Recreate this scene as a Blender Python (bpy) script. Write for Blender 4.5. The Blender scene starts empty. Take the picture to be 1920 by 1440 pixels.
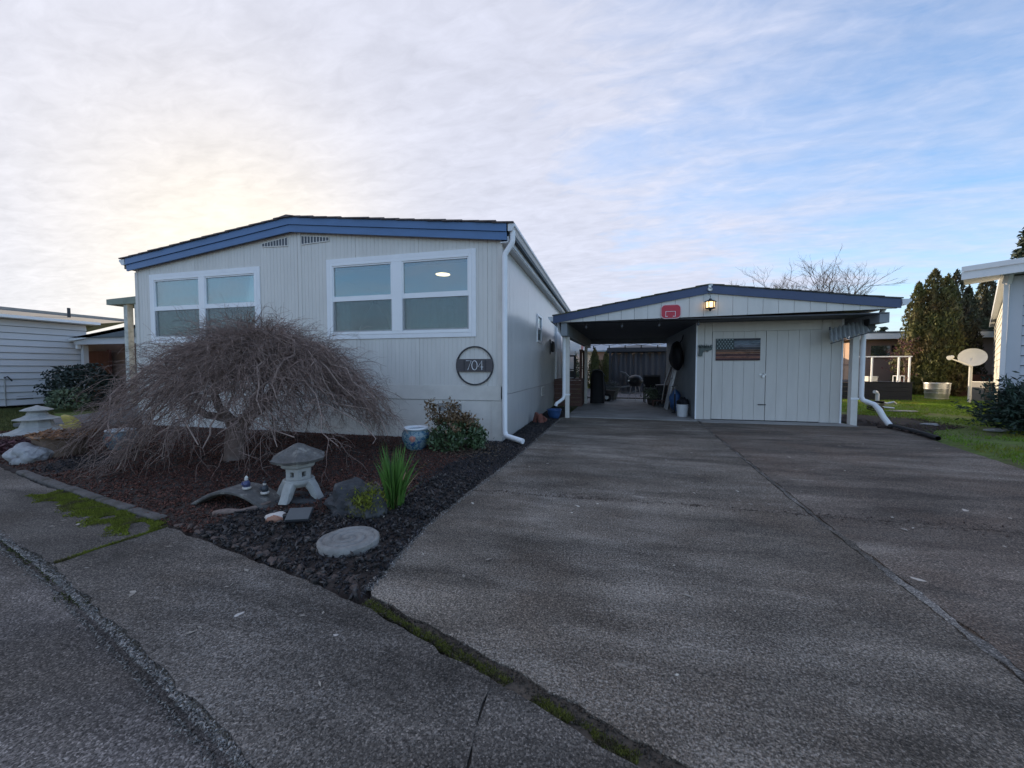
import bpy, bmesh, math, random
import numpy as np
from mathutils import Vector, Matrix, noise as mnoise

R = math.radians
S = bpy.context.scene
COL = S.collection

# ------------------------------------------------------------------ camera
cd = bpy.data.cameras.new('camera')
cam = bpy.data.objects.new('camera', cd)
COL.objects.link(cam)
cd.sensor_width = 36.0
cd.lens = 726.0 / 1920.0 * 36.0
cd.clip_start = 0.05
cd.clip_end = 2000
cam.location = (0, 0, 1.2)
cam.rotation_euler = (R(90 - 2.3), 0, R(13.9))
S.camera = cam

# ------------------------------------------------------------------ sky and sun
SUN_AZ, SUN_EL = -48.0, 12.0
sx, sy, sz = math.sin(R(SUN_AZ)) * math.cos(R(SUN_EL)), math.cos(R(SUN_AZ)) * math.cos(R(SUN_EL)), math.sin(R(SUN_EL))
W = bpy.data.worlds.new('World')
S.world = W
W.use_nodes = True
nt = W.node_tree
nt.nodes.clear()
N = nt.nodes.new
L = nt.links.new


def math_node(tree, op, a, b=None, clamp=False):
    n = tree.nodes.new('ShaderNodeMath')
    n.operation = op
    n.use_clamp = clamp
    for i, v in enumerate((a, b)):
        if v is None:
            continue
        if isinstance(v, (int, float)):
            n.inputs[i].default_value = v
        else:
            tree.links.new(v, n.inputs[i])
    return n.outputs[0]


def mix_col(tree, fac, a, b, mode='MIX'):
    n = tree.nodes.new('ShaderNodeMix')
    n.data_type = 'RGBA'
    n.blend_type = mode
    for k, v in ((0, fac), (6, a), (7, b)):
        if isinstance(v, (int, float)):
            n.inputs[k].default_value = v
        elif isinstance(v, tuple):
            n.inputs[k].default_value = v + (1,) if len(v) == 3 else v
        else:
            tree.links.new(v, n.inputs[k])
    return n.outputs[2]


def ramp(tree, fac, stops):
    n = tree.nodes.new('ShaderNodeValToRGB')
    while len(n.color_ramp.elements) < len(stops):
        n.color_ramp.elements.new(0.5)
    for e, (p, c) in zip(n.color_ramp.elements, stops):
        e.position = p
        e.color = (c, c, c, 1) if isinstance(c, (int, float)) else tuple(c) + (1,)
    tree.links.new(fac, n.inputs[0])
    return n.outputs[0]


def noise(tree, vec, scale, detail=4, rough=0.55, dist=0.0):
    n = tree.nodes.new('ShaderNodeTexNoise')
    n.inputs['Scale'].default_value = scale
    n.inputs['Detail'].default_value = detail
    n.inputs['Roughness'].default_value = rough
    n.inputs['Distortion'].default_value = dist
    if vec is not None:
        tree.links.new(vec, n.inputs['Vector'])
    return n.outputs[0]


sky = N('ShaderNodeTexSky')
sky.sky_type = 'NISHITA'
sky.sun_disc = False
sky.sun_elevation = R(SUN_EL)
sky.sun_rotation = R(SUN_AZ)
sky.altitude = 50
sky.air_density = 1.0
sky.dust_density = 0.6
sky.ozone_density = 1.6
tc = N('ShaderNodeTexCoord')
sep = N('ShaderNodeSeparateXYZ')
L(tc.outputs['Generated'], sep.inputs[0])
zc = math_node(nt, 'ADD', math_node(nt, 'MAXIMUM', sep.outputs[2], 0.0), 0.10)
px_ = math_node(nt, 'DIVIDE', sep.outputs[0], zc)
py_ = math_node(nt, 'DIVIDE', sep.outputs[1], zc)
cmb = N('ShaderNodeCombineXYZ')
L(px_, cmb.inputs[0])
L(py_, cmb.inputs[1])
rotm = N('ShaderNodeMapping')
rotm.inputs['Rotation'].default_value = (0, 0, R(35))
rotm.inputs['Scale'].default_value = (1.0, 2.1, 1.0)
L(cmb.outputs[0], rotm.inputs[0])
big = noise(nt, rotm.outputs[0], 0.55, 5, 0.55, 0.3)
mid = noise(nt, rotm.outputs[0], 2.0, 6, 0.62, 0.5)
small = noise(nt, rotm.outputs[0], 7.5, 4, 0.6, 0.6)
dots = N('ShaderNodeVectorMath')
dots.operation = 'DOT_PRODUCT'
L(tc.outputs['Generated'], dots.inputs[0])
dots.inputs[1].default_value = (sx, sy, sz)
mu = math_node(nt, 'MAXIMUM', dots.outputs['Value'], 0.0)
near = math_node(nt, 'POWER', mu, 3.0)
near2 = math_node(nt, 'POWER', mu, 28.0)
cov = math_node(nt, 'ADD', math_node(nt, 'MULTIPLY', big, 0.55), math_node(nt, 'MULTIPLY', mid, 0.42))
cov = math_node(nt, 'ADD', cov, math_node(nt, 'MULTIPLY', small, 0.13))
cov = math_node(nt, 'ADD', cov, math_node(nt, 'MULTIPLY', mu, 0.16))
# thicker veil low over the horizon
low = math_node(nt, 'POWER', math_node(nt, 'SUBTRACT', 1.0, math_node(nt, 'MAXIMUM', sep.outputs[2], 0.0)), 7.0)
cov = math_node(nt, 'ADD', cov, math_node(nt, 'MULTIPLY', low, 0.16))
cf = ramp(nt, cov, [(0.45, 0.04), (0.60, 0.42), (0.76, 0.86)])
cf = math_node(nt, 'ADD', cf, math_node(nt, 'MULTIPLY', near, 1.25), clamp=True)
cf = math_node(nt, 'MINIMUM', cf, 0.97)
ctex = ramp(nt, math_node(nt, 'ADD', math_node(nt, 'MULTIPLY', mid, 0.5), math_node(nt, 'MULTIPLY', small, 0.5)), [(0.36, 0.87), (0.64, 1.05)])
ccol = mix_col(nt, near, (5.75, 6.05, 7.35), (6.35, 6.4, 7.2))
ccol = mix_col(nt, near2, ccol, (8.9, 8.0, 6.7))
ccol = mix_col(nt, 1.0, ccol, ctex, 'MULTIPLY')
SKYGAIN = 2.62
sk = mix_col(nt, 1.0, sky.outputs[0], (SKYGAIN * 0.76, SKYGAIN * 0.92, SKYGAIN * 1.10), 'MULTIPLY')
skc = mix_col(nt, cf, sk, ccol)
bg = N('ShaderNodeBackground')
bg.inputs['Strength'].default_value = 0.1
L(skc, bg.inputs['Color'])
wo = N('ShaderNodeOutputWorld')
L(bg.outputs[0], wo.inputs['Surface'])

ld = bpy.data.lights.new('sun', 'SUN')
ld.energy = 5.0
ld.angle = R(0.6)
ld.color = (1.0, 0.80, 0.55)
lo = bpy.data.objects.new('sun', ld)
COL.objects.link(lo)
lo.rotation_euler = Vector((sx, sy, sz)).to_track_quat('Z', 'Y').to_euler()

vs = S.view_settings
vs.view_transform = 'Standard'
vs.look = 'None'
vs.exposure = 0.34
vs.gamma = 1.0
vs.use_curve_mapping = False
S.cycles.max_bounces = 6
S.cycles.transparent_max_bounces = 16

rnd = random.Random(7)
nrng = np.random.default_rng(5)


# ------------------------------------------------------------------ materials
def mk(name, base, rough=0.6, var=0.12, scale=6.0, col2=None, f2=(0.45, 0.6), s2=3.0, bump=0.0, bscale=40.0,
       metal=0.0, island=0.0, spec=0.5, emit=None, estr=0.0, stretch=None, coat=0.0, trans=0.0, transl=0.0):
    m = bpy.data.materials.new(name)
    m.use_nodes = True
    t = m.node_tree
    b = t.nodes['Principled BSDF']
    co = t.nodes.new('ShaderNodeTexCoord').outputs['Object']
    if stretch:
        mp = t.nodes.new('ShaderNodeMapping')
        mp.inputs['Scale'].default_value = stretch
        t.links.new(co, mp.inputs[0])
        co = mp.outputs[0]
    c = tuple(base)
    out = None
    if col2 is not None:
        f = ramp(t, noise(t, co, s2, 6, 0.6), [(f2[0], 0.0), (f2[1], 1.0)])
        out = mix_col(t, f, c, tuple(col2))
    if var:
        f = ramp(t, noise(t, co, scale, 5, 0.6), [(0.25, 1 - var), (0.75, 1 + var)])
        out = mix_col(t, 1.0, out if out is not None else c, f, 'MULTIPLY')
    if island:
        g = t.nodes.new('ShaderNodeNewGeometry')
        f = ramp(t, g.outputs['Random Per Island'], [(0.0, 1 - island), (1.0, 1 + island)])
        out = mix_col(t, 1.0, out if out is not None else c, f, 'MULTIPLY')
    if out is not None:
        t.links.new(out, b.inputs['Base Color'])
    else:
        b.inputs['Base Color'].default_value = c + (1,)
    b.inputs['Roughness'].default_value = rough
    b.inputs['Metallic'].default_value = metal
    b.inputs['Specular IOR Level'].default_value = spec
    b.inputs['Coat Weight'].default_value = coat
    if trans:
        b.inputs['Transmission Weight'].default_value = trans
    if emit:
        b.inputs['Emission Color'].default_value = tuple(emit) + (1,)
        b.inputs['Emission Strength'].default_value = estr
    if bump:
        bn = t.nodes.new('ShaderNodeBump')
        bn.inputs['Strength'].default_value = bump
        bn.inputs['Distance'].default_value = 0.02
        t.links.new(noise(t, co, bscale, 5, 0.65), bn.inputs['Height'])
        t.links.new(bn.outputs[0], b.inputs['Normal'])
    if transl:
        tl_ = t.nodes.new('ShaderNodeBsdfTranslucent')
        if out is not None:
            t.links.new(out, tl_.inputs[0])
        else:
            tl_.inputs[0].default_value = c + (1,)
        mx = t.nodes.new('ShaderNodeMixShader')
        mx.inputs[0].default_value = transl
        t.links.new(b.outputs[0], mx.inputs[1])
        t.links.new(tl_.outputs[0], mx.inputs[2])
        t.links.new(mx.outputs[0], t.nodes['Material Output'].inputs[0])
    return m


def concrete(name, dark, light, brown, speck=0.5, patch=(0.5, 0.7), seedoff=0.0):
    """weathered exposed aggregate: pebbles, fine grit, lichen blotches, brown algae stains"""
    m = bpy.data.materials.new(name)
    m.use_nodes = True
    t = m.node_tree
    b = t.nodes['Principled BSDF']
    tcn = t.nodes.new('ShaderNodeTexCoord')
    mp = t.nodes.new('ShaderNodeMapping')
    mp.inputs['Location'].default_value = (seedoff, seedoff * 0.7, 0)
    t.links.new(tcn.outputs['Object'], mp.inputs[0])
    co = mp.outputs[0]
    bigp = noise(t, co, 0.55, 5, 0.6, 0.4)
    # stains run across the slope, so stretch them along x
    mp2 = t.nodes.new('ShaderNodeMapping')
    mp2.inputs['Scale'].default_value = (0.45, 1.5, 1.0)
    t.links.new(co, mp2.inputs[0])
    st2 = mp2.outputs[0]
    midp = noise(t, st2, 1.5, 6, 0.65, 0.4)
    base = mix_col(t, ramp(t, midp, [(0.38, 0.0), (0.62, 1.0)]), tuple(x * 0.62 for x in dark), tuple(x * 1.40 for x in dark))
    base = mix_col(t, ramp(t, noise(t, co, 0.9, 4, 0.6, 0.6), [(0.46, 0.0), (0.66, 0.8)]), base, brown)
    vo = t.nodes.new('ShaderNodeTexVoronoi')
    vo.inputs['Scale'].default_value = 165
    t.links.new(co, vo.inputs['Vector'])
    sepc = t.nodes.new('ShaderNodeSeparateColor')
    t.links.new(vo.outputs['Color'], sepc.inputs[0])
    peb = ramp(t, sepc.outputs[0], [(0.1, 0.45), (0.6, 0.9), (0.9, 1.4), (1.0, 2.2)])
    base = mix_col(t, 1.0, base, peb, 'MULTIPLY')
    # worn grit: light speckle whose density follows the wear patches
    fine = noise(t, co, 88, 5, 0.85)
    wear = math_node(t, 'ADD', math_node(t, 'MULTIPLY', bigp, 0.36), math_node(t, 'MULTIPLY', noise(t, st2, 3.0, 5, 0.65), 0.24))
    sm_ = math_node(t, 'ADD', fine, math_node(t, 'SUBTRACT', wear, 0.31))
    spk = ramp(t, sm_, [(patch[0], 0.0), (patch[1], 1.0)])
    base = mix_col(t, math_node(t, 'MULTIPLY', spk, speck), base, light)
    dk_ = ramp(t, noise(t, co, 105, 4, 0.8), [(0.36, 0.35), (0.50, 1.0)])
    base = mix_col(t, 1.0, base, dk_, 'MULTIPLY')
    # few bright lichen spots
    sp = ramp(t, noise(t, co, 9.0, 2, 0.5, 0.4), [(0.745, 0.0), (0.76, 1.0)])
    base = mix_col(t, math_node(t, 'MULTIPLY', sp, 0.75), base, tuple(min(1, x * 1.5) for x in light))
    # pale scrapes and crust smears
    mp3 = t.nodes.new('ShaderNodeMapping')
    mp3.inputs['Rotation'].default_value = (0, 0, R(28))
    mp3.inputs['Scale'].default_value = (1.1, 5.5, 1.0)
    t.links.new(co, mp3.inputs[0])
    scf = math_node(t, 'MULTIPLY', ramp(t, noise(t, mp3.outputs[0], 1.1, 5, 0.6, 0.3), [(0.66, 0.0), (0.73, 1.0)]), ramp(t, noise(t, co, 45, 4, 0.8), [(0.42, 0.0), (0.56, 1.0)]))
    base = mix_col(t, math_node(t, 'MULTIPLY', scf, 0.6), base, light)
    # damp darker bands
    stn = ramp(t, noise(t, st2, 0.8, 5, 0.6, 1.0), [(0.40, 0.66), (0.62, 1.0)])
    base = mix_col(t, 1.0, base, stn, 'MULTIPLY')
    t.links.new(base, b.inputs['Base Color'])
    b.inputs['Roughness'].default_value = 0.85
    b.inputs['Specular IOR Level'].default_value = 0.25
    bn = t.nodes.new('ShaderNodeBump')
    bn.inputs['Strength'].default_value = 0.55
    bn.inputs['Distance'].default_value = 0.008
    hh = math_node(t, 'ADD', noise(t, co, 90, 4, 0.7), math_node(t, 'MULTIPLY', vo.outputs['Distance'], -0.8))
    t.links.new(hh, bn.inputs['Height'])
    t.links.new(bn.outputs[0], b.inputs['Normal'])
    return m


def glass_mat(name, refl=0.34, tint=(0.75, 0.85, 0.86), dirt=0.06):
    m = bpy.data.materials.new(name)
    m.use_nodes = True
    t = m.node_tree
    t.nodes.clear()
    o = t.nodes.new('ShaderNodeOutputMaterial')
    tr = t.nodes.new('ShaderNodeBsdfTransparent')
    tr.inputs[0].default_value = tint + (1,)
    gl = t.nodes.new('ShaderNodeBsdfGlossy')
    gl.inputs['Roughness'].default_value = 0.03
    gl.inputs['Color'].default_value = (0.86, 0.93, 0.95, 1)
    df = t.nodes.new('ShaderNodeBsdfDiffuse')
    df.inputs[0].default_value = (0.5, 0.52, 0.52, 1)
    m1 = t.nodes.new('ShaderNodeMixShader')
    m2 = t.nodes.new('ShaderNodeMixShader')
    lw = t.nodes.new('ShaderNodeLayerWeight')
    lw.inputs[0].default_value = 0.25
    f = math_node(t, 'ADD', math_node(t, 'MULTIPLY', lw.outputs['Fresnel'], 0.7), refl, clamp=True)
    t.links.new(f, m1.inputs[0])
    t.links.new(tr.outputs[0], m1.inputs[1])
    t.links.new(gl.outputs[0], m1.inputs[2])
    m2.inputs[0].default_value = dirt
    t.links.new(m1.outputs[0], m2.inputs[1])
    t.links.new(df.outputs[0], m2.inputs[2])
    t.links.new(m2.outputs[0], o.inputs[0])
    return m


def mesh_screen(name, col, opac):
    m = bpy.data.materials.new(name)
    m.use_nodes = True
    t = m.node_tree
    t.nodes.clear()
    o = t.nodes.new('ShaderNodeOutputMaterial')
    tr = t.nodes.new('ShaderNodeBsdfTransparent')
    df = t.nodes.new('ShaderNodeBsdfDiffuse')
    df.inputs[0].default_value = col + (1,)
    mx = t.nodes.new('ShaderNodeMixShader')
    co = t.nodes.new('ShaderNodeTexCoord').outputs['Object']
    f = ramp(t, noise(t, co, 26, 3, 0.7), [(0.3, opac * 0.9), (0.7, min(1, opac * 1.1))])
    t.links.new(f, mx.inputs[0])
    t.links.new(tr.outputs[0], mx.inputs[1])
    t.links.new(df.outputs[0], mx.inputs[2])
    t.links.new(mx.outputs[0], o.inputs[0])
    return m


M = {}
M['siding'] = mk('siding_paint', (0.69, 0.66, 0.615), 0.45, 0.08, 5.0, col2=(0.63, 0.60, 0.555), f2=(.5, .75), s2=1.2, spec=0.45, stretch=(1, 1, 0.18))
M['siding_shade'] = mk('shaded_siding_paint', (0.58, 0.545, 0.50), 0.5, 0.08, 5.0, col2=(0.51, 0.475, 0.43), f2=(.5, .75), s2=1.2, stretch=(1, 1, 0.2))  # siding paint again, darkened to carry the shade under the carport overhang
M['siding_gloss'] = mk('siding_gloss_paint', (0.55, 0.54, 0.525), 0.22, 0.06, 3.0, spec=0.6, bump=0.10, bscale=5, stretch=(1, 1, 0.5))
M['skirt'] = mk('skirting_paint', (0.69, 0.65, 0.595), 0.5, 0.08, 4.0, col2=(0.61, 0.575, 0.52), f2=(.5, .7), s2=2.2)
M['blue'] = mk('blue_fascia_paint', (0.085, 0.175, 0.35), 0.42, 0.10, 2.5, stretch=(1, 1, 3))
M['navy'] = mk('navy_fascia_paint', (0.050, 0.075, 0.155), 0.45, 0.12, 2.5)
M['white'] = mk('white_paint', (0.84, 0.84, 0.85), 0.42, 0.05, 4.0)
M['vinyl'] = mk('white_vinyl', (0.86, 0.86, 0.87), 0.32, 0.03, 3.0)
M['gutter'] = mk('gutter_enamel', (0.66, 0.68, 0.71), 0.32, 0.08, 3.0, col2=(0.46, 0.47, 0.44), f2=(0.55, 0.75))
M['shingle'] = mk('asphalt_shingle', (0.13, 0.105, 0.10), 0.9, 0.3, 30, island=0.35, bump=0.4, bscale=90)
M['mossroof'] = mk('mossy_shingle', (0.10, 0.095, 0.085), 0.95, 0.3, 30, col2=(0.13, 0.14, 0.05), f2=(0.5, 0.66), s2=5, island=0.25)
M['glass'] = glass_mat('window_glass', 0.17)
M['screen'] = mesh_screen('insect_screen_mesh', (0.20, 0.22, 0.22), 0.26)
M['interior'] = mk('interior_plaster', (0.72, 0.72, 0.70), 0.9, 0.04)
M['curtain'] = mk('sheer_curtain', (0.80, 0.84, 0.82), 0.9, 0.1, 4, stretch=(6, 1, .4))
M['glow'] = mk('lit_lamp', (0.9, 0.8, 0.6), 0.5, 0, emit=(1.0, 0.66, 0.34), estr=4.2)
M['glow2'] = mk('lit_lantern_glass', (0.9, 0.8, 0.6), 0.4, 0.1, 60, emit=(1.0, 0.62, 0.25), estr=2.2)
M['bulbglass'] = mk('clear_bulb_glass', (0.10, 0.10, 0.11), 0.08, 0)
M['dark'] = mk('dark_void', (0.012, 0.012, 0.014), 0.9, 0)
M['ventgrey'] = mk('vent_recess', (0.10, 0.11, 0.13), 0.8, 0.1)
M['black'] = mk('black_plastic', (0.015, 0.015, 0.018), 0.45, 0.1)
M['blackfab'] = mk('black_cover_fabric', (0.006, 0.006, 0.010), 0.7, 0.25, 5, bump=0.5, bscale=9)
M['iron'] = mk('weathered_iron', (0.055, 0.055, 0.062), 0.5, 0.25, 12, metal=0.5)
M['signwood'] = mk('grey_sign_board', (0.085, 0.075, 0.078), 0.6, 0.25, 10, stretch=(1, 1, 8))
M['steel'] = mk('brushed_steel', (0.55, 0.55, 0.58), 0.35, 0.1, metal=0.9)
M['galv'] = mk('galvanised_steel', (0.58, 0.58, 0.58), 0.35, 0.2, 8, metal=0.85)
M['drive'] = concrete('driveway_concrete', (0.200, 0.163, 0.128), (0.70, 0.62, 0.53), (0.185, 0.137, 0.100), 0.85, (0.49, 0.66))
M['drive2'] = concrete('driveway_concrete_brown', (0.192, 0.151, 0.120), (0.56, 0.49, 0.41), (0.205, 0.142, 0.104), 0.75, (0.51, 0.70), 9.0)
M['walk'] = concrete('sidewalk_concrete', (0.172, 0.147, 0.125), (0.60, 0.55, 0.50), (0.165, 0.132, 0.104), 0.65, (0.53, 0.69), 4.0)
M['floor'] = mk('carport_floor_concrete', (0.30, 0.285, 0.27), 0.7, 0.22, 1.5, col2=(0.19, 0.175, 0.16), f2=(0.45, 0.7), s2=1.2, bump=0.1, bscale=30)
M['joint'] = concrete('joint_mortar', (0.215, 0.19, 0.165), (0.52, 0.48, 0.43), (0.14, 0.115, 0.09), 0.6, (0.52, 0.68), 6.0)
M['jointsoil'] = mk('joint_soil', (0.105, 0.082, 0.062), 0.95, 0.4, 20, bump=0.6, bscale=40)
M['street'] = concrete('street_asphalt', (0.245, 0.212, 0.190), (0.36, 0.325, 0.29), (0.235, 0.195, 0.16), 0.35, (0.55, 0.72), 2.0)
M['soil'] = mk('bare_soil', (0.050, 0.035, 0.028), 0.95, 0.4, 20, bump=0.6, bscale=30)
M['lawnsoil'] = mk('mossy_turf', (0.115, 0.160, 0.028), 0.95, 0.35, 9, col2=(0.105, 0.085, 0.040), f2=(0.5, 0.7), s2=1.1, bump=0.6, bscale=40)
M['grass'] = mk('grass_blades', (0.16, 0.27, 0.026), 0.6, 0.25, 2, col2=(0.25, 0.22, 0.035), f2=(0.52, 0.7), s2=0.8, island=0.35, transl=0.5)
M['moss'] = mk('bright_moss', (0.155, 0.172, 0.014), 0.95, 0.3, 12, col2=(0.095, 0.075, 0.03), f2=(0.50, 0.66), s2=6, island=0.45)
M['crackmoss'] = mk('olive_moss', (0.115, 0.120, 0.018), 0.95, 0.35, 9, col2=(0.07, 0.055, 0.03), f2=(0.48, 0.62), s2=14, island=0.45)
M['darkmoss'] = mk('dark_moss', (0.085, 0.090, 0.026), 0.9, 0.3, 12, island=0.4)
M['chipbrown'] = mk('red_bark_chips', (0.140, 0.060, 0.043), 0.9, 0.2, 8, island=0.7, spec=0.3)
M['chipblack'] = mk('black_bark_chips', (0.036, 0.034, 0.038), 0.75, 0.2, 8, island=0.85, spec=0.4)
M['chipgrey'] = mk('grey_black_bark', (0.062, 0.053, 0.049), 0.6, 0.2, 8, island=0.9, spec=0.5)
M['rubble'] = mk('broken_aggregate', (0.31, 0.285, 0.26), 0.9, 0.3, 20, island=0.65)
M['leaflitter'] = mk('pale_leaf_litter', (0.33, 0.29, 0.24), 0.8, 0.2, island=0.4)
M['bark'] = mk('maple_bark', (0.165, 0.110, 0.090), 0.85, 0.3, 14, col2=(0.19, 0.15, 0.13), f2=(0.5, 0.65), s2=6, bump=0.6, bscale=30)
M['twig'] = mk('maple_twigs', (0.265, 0.182, 0.150), 0.65, 0.2, 5, island=0.5)
M['limb'] = mk('maple_limbs', (0.36, 0.26, 0.215), 0.8, 0.3, 9, bump=0.3, bscale=40)
M['stone'] = mk('cast_stone', (0.41, 0.40, 0.375), 0.85, 0.16, 9, col2=(0.27, 0.265, 0.24), f2=(0.55, 0.75), s2=7, bump=0.35, bscale=60)
M['paver'] = mk('grey_cast_paver', (0.27, 0.255, 0.235), 0.9, 0.2, 14, col2=(0.18, 0.17, 0.155), f2=(0.5, 0.7), s2=9, bump=0.5, bscale=70)
M['stonedark'] = mk('lichened_stone', (0.135, 0.125, 0.115), 0.95, 0.35, 14, col2=(0.27, 0.25, 0.22), f2=(0.55, 0.68), s2=13, bump=0.7, bscale=55)
M['boulder'] = mk('dark_boulder', (0.045, 0.045, 0.048), 0.85, 0.35, 9, col2=(0.08, 0.08, 0.08), s2=5, bump=0.7, bscale=24)
M['whiterock'] = mk('white_rock', (0.40, 0.39, 0.39), 0.9, 0.3, 9, col2=(0.26, 0.25, 0.26), f2=(0.5, 0.62), s2=8, bump=0.8, bscale=18)
M['edging'] = mk('edging_stone', (0.12, 0.085, 0.07), 0.95, 0.35, 10, bump=0.7, bscale=40)
M['kerbstone'] = mk('old_kerb_concrete', (0.13, 0.115, 0.105), 0.95, 0.3, 14, col2=(0.07, 0.06, 0.045), f2=(.5, .65), s2=6, bump=0.7, bscale=50)
M['stump'] = mk('stump_wood', (0.17, 0.115, 0.082), 0.9, 0.35, 10, stretch=(1, 1, .3), bump=0.6, bscale=20)
M['stumptop'] = mk('stump_orange_chips', (0.28, 0.135, 0.065), 0.9, 0.4, 20, island=0.5)
M['drift'] = mk('driftwood', (0.21, 0.15, 0.125), 0.9, 0.35, 14, bump=0.6, bscale=30)
M['shellrim'] = mk('white_shell', (0.58, 0.53, 0.48), 0.6, 0.15, 20)
M['shellin'] = mk('orange_shell', (0.40, 0.20, 0.13), 0.7, 0.2, 18)
M['solar'] = mk('solar_panel', (0.07, 0.08, 0.085), 0.35, 0.2, 8)
M['iris'] = mk('iris_blade', (0.105, 0.225, 0.045), 0.5, 0.15, 6, island=0.35, transl=0.3)
M['irisold'] = mk('dry_blade', (0.30, 0.20, 0.10), 0.7, 0.2, island=0.2)
M['nandred'] = mk('nandina_bronze_leaf', (0.16, 0.10, 0.05), 0.45, 0.2, 5, island=0.55)
M['nandgreen'] = mk('nandina_green_leaf', (0.062, 0.10, 0.042), 0.45, 0.2, 5, island=0.5)
M['stem'] = mk('shrub_stem', (0.10, 0.07, 0.05), 0.8, 0.2)
M['juniper'] = mk('juniper_needles', (0.024, 0.048, 0.034), 0.7, 0.2, 4, island=0.6)
M['darkleaf'] = mk('dark_evergreen_leaf', (0.016, 0.028, 0.022), 0.6, 0.2, 4, island=0.5)
M['sage'] = mk('sage_leaf', (0.11, 0.145, 0.085), 0.7, 0.2, 4, island=0.45)
M['arb'] = mk('arborvitae_foliage', (0.10, 0.105, 0.030), 0.75, 0.2, 2, col2=(0.14, 0.085, 0.038), f2=(0.45, 0.7), s2=0.9, island=0.55, transl=0.2)
M['arb2'] = mk('arborvitae_dark_foliage', (0.055, 0.062, 0.024), 0.75, 0.2, 2, col2=(0.062, 0.036, 0.022), f2=(0.45, 0.7), s2=0.9, island=0.5)
M['conifer'] = mk('conifer_foliage', (0.045, 0.062, 0.040), 0.8, 0.2, 1, island=0.5)
M['hedge'] = mk('hedge_leaf', (0.06, 0.085, 0.035), 0.6, 0.2, 3, island=0.5)
M['barebark'] = mk('bare_tree_bark', (0.105, 0.082, 0.072), 0.85, 0.2, 4)
M['redleaf'] = mk('plum_leaf', (0.11, 0.030, 0.030), 0.6, 0.2, 5, island=0.5)
M['yellowleaf'] = mk('yellow_leaf', (0.36, 0.28, 0.04), 0.5, 0.25, 14, island=0.25)
M['redground'] = mk('dark_red_groundcover', (0.075, 0.025, 0.030), 0.7, 0.2, 6, island=0.5)
M['brownwood'] = mk('brown_deck_stain', (0.105, 0.050, 0.038), 0.7, 0.25, 4, island=0.15, stretch=(1, 6, 6))
M['deck'] = mk('grey_deck_board', (0.21, 0.185, 0.175), 0.7, 0.2, 3, stretch=(6, .6, 1))
M['darkdeck'] = mk('charcoal_deck_board', (0.030, 0.033, 0.042), 0.8, 0.15, 3, spec=0.1)
M['lap'] = mk('lap_siding_paint', (0.60, 0.58, 0.58), 0.5, 0.05, 2)
M['lapblue'] = mk('pale_lap_siding', (0.58, 0.60, 0.64), 0.5, 0.05, 2)
M['taupe'] = mk('taupe_wall', (0.30, 0.20, 0.165), 0.8, 0.10, 2)
M['roofgrey'] = mk('grey_roof', (0.115, 0.13, 0.14), 0.8, 0.15, 5)
M['rooftan'] = mk('weathered_roof_cap', (0.33, 0.31, 0.28), 0.8, 0.15, 5)
M['metalroof'] = mk('blue_grey_metal_roof', (0.24, 0.29, 0.34), 0.4, 0.08, 3)
M['redroof'] = mk('dull_red_roof', (0.28, 0.11, 0.09), 0.7, 0.15, 4)
M['gate'] = mk('red_brown_gate', (0.15, 0.058, 0.048), 0.8, 0.2, 3)
M['porchgreen'] = mk('mossy_porch_fascia', (0.24, 0.27, 0.22), 0.7, 0.2, 5)
M['porchpost'] = mk('weathered_white_post', (0.55, 0.55, 0.50), 0.7, 0.2, 7, col2=(0.36, 0.36, 0.30), f2=(.5, .7), s2=5)
M['red'] = mk('red_backboard', (0.52, 0.022, 0.05), 0.4, 0.08, 20)
M['cream'] = mk('cream_enamel', (0.68, 0.66, 0.60), 0.5, 0.08, 6)
M['acgrey'] = mk('air_conditioner_grey', (0.16, 0.155, 0.15), 0.6, 0.15, 10)
M['bluepot'] = None
M['cobalt'] = mk('cobalt_glaze', (0.035, 0.085, 0.21), 0.25, 0.25, 9)
M['whiteplastic'] = mk('white_bucket_plastic', (0.66, 0.66, 0.67), 0.4, 0.05, 8)
M['bluebag'] = mk('blue_tarp', (0.05, 0.13, 0.32), 0.5, 0.2, 10)
M['drape'] = mesh_screen('gazebo_net', (0.09, 0.095, 0.105), 0.86)
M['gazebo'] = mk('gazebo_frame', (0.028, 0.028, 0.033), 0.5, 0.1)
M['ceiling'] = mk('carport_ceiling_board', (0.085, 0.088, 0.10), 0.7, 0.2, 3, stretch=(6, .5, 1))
M['beam'] = mk('painted_beam', (0.26, 0.28, 0.30), 0.6, 0.15, 4)
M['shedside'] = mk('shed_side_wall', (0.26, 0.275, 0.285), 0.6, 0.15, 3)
M['poly'] = mk('corrugated_translucent_sheet', (0.30, 0.31, 0.30), 0.35, 0.3, 3, stretch=(9, 1, 1))
M['greenmetal'] = mk('verdigris_ornament', (0.105, 0.125, 0.115), 0.7, 0.35, 30)
M['corrblack'] = mk('black_drain_pipe', (0.018, 0.018, 0.020), 0.5, 0.2)
M['terracotta'] = mk('broken_terracotta', (0.18, 0.065, 0.048), 0.85, 0.3, 14)
M['cushion'] = mk('grey_knit_cover', (0.15, 0.16, 0.16), 0.95, 0.4, 30, bump=0.7, bscale=30)
M['brick'] = mk('lichen_brown', (0.2, 0.16, 0.13), 0.9, 0.3)
M['planterwood'] = mk('dark_planter_wood', (0.075, 0.060, 0.055), 0.8, 0.3, 9, stretch=(1, 1, .3))


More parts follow.
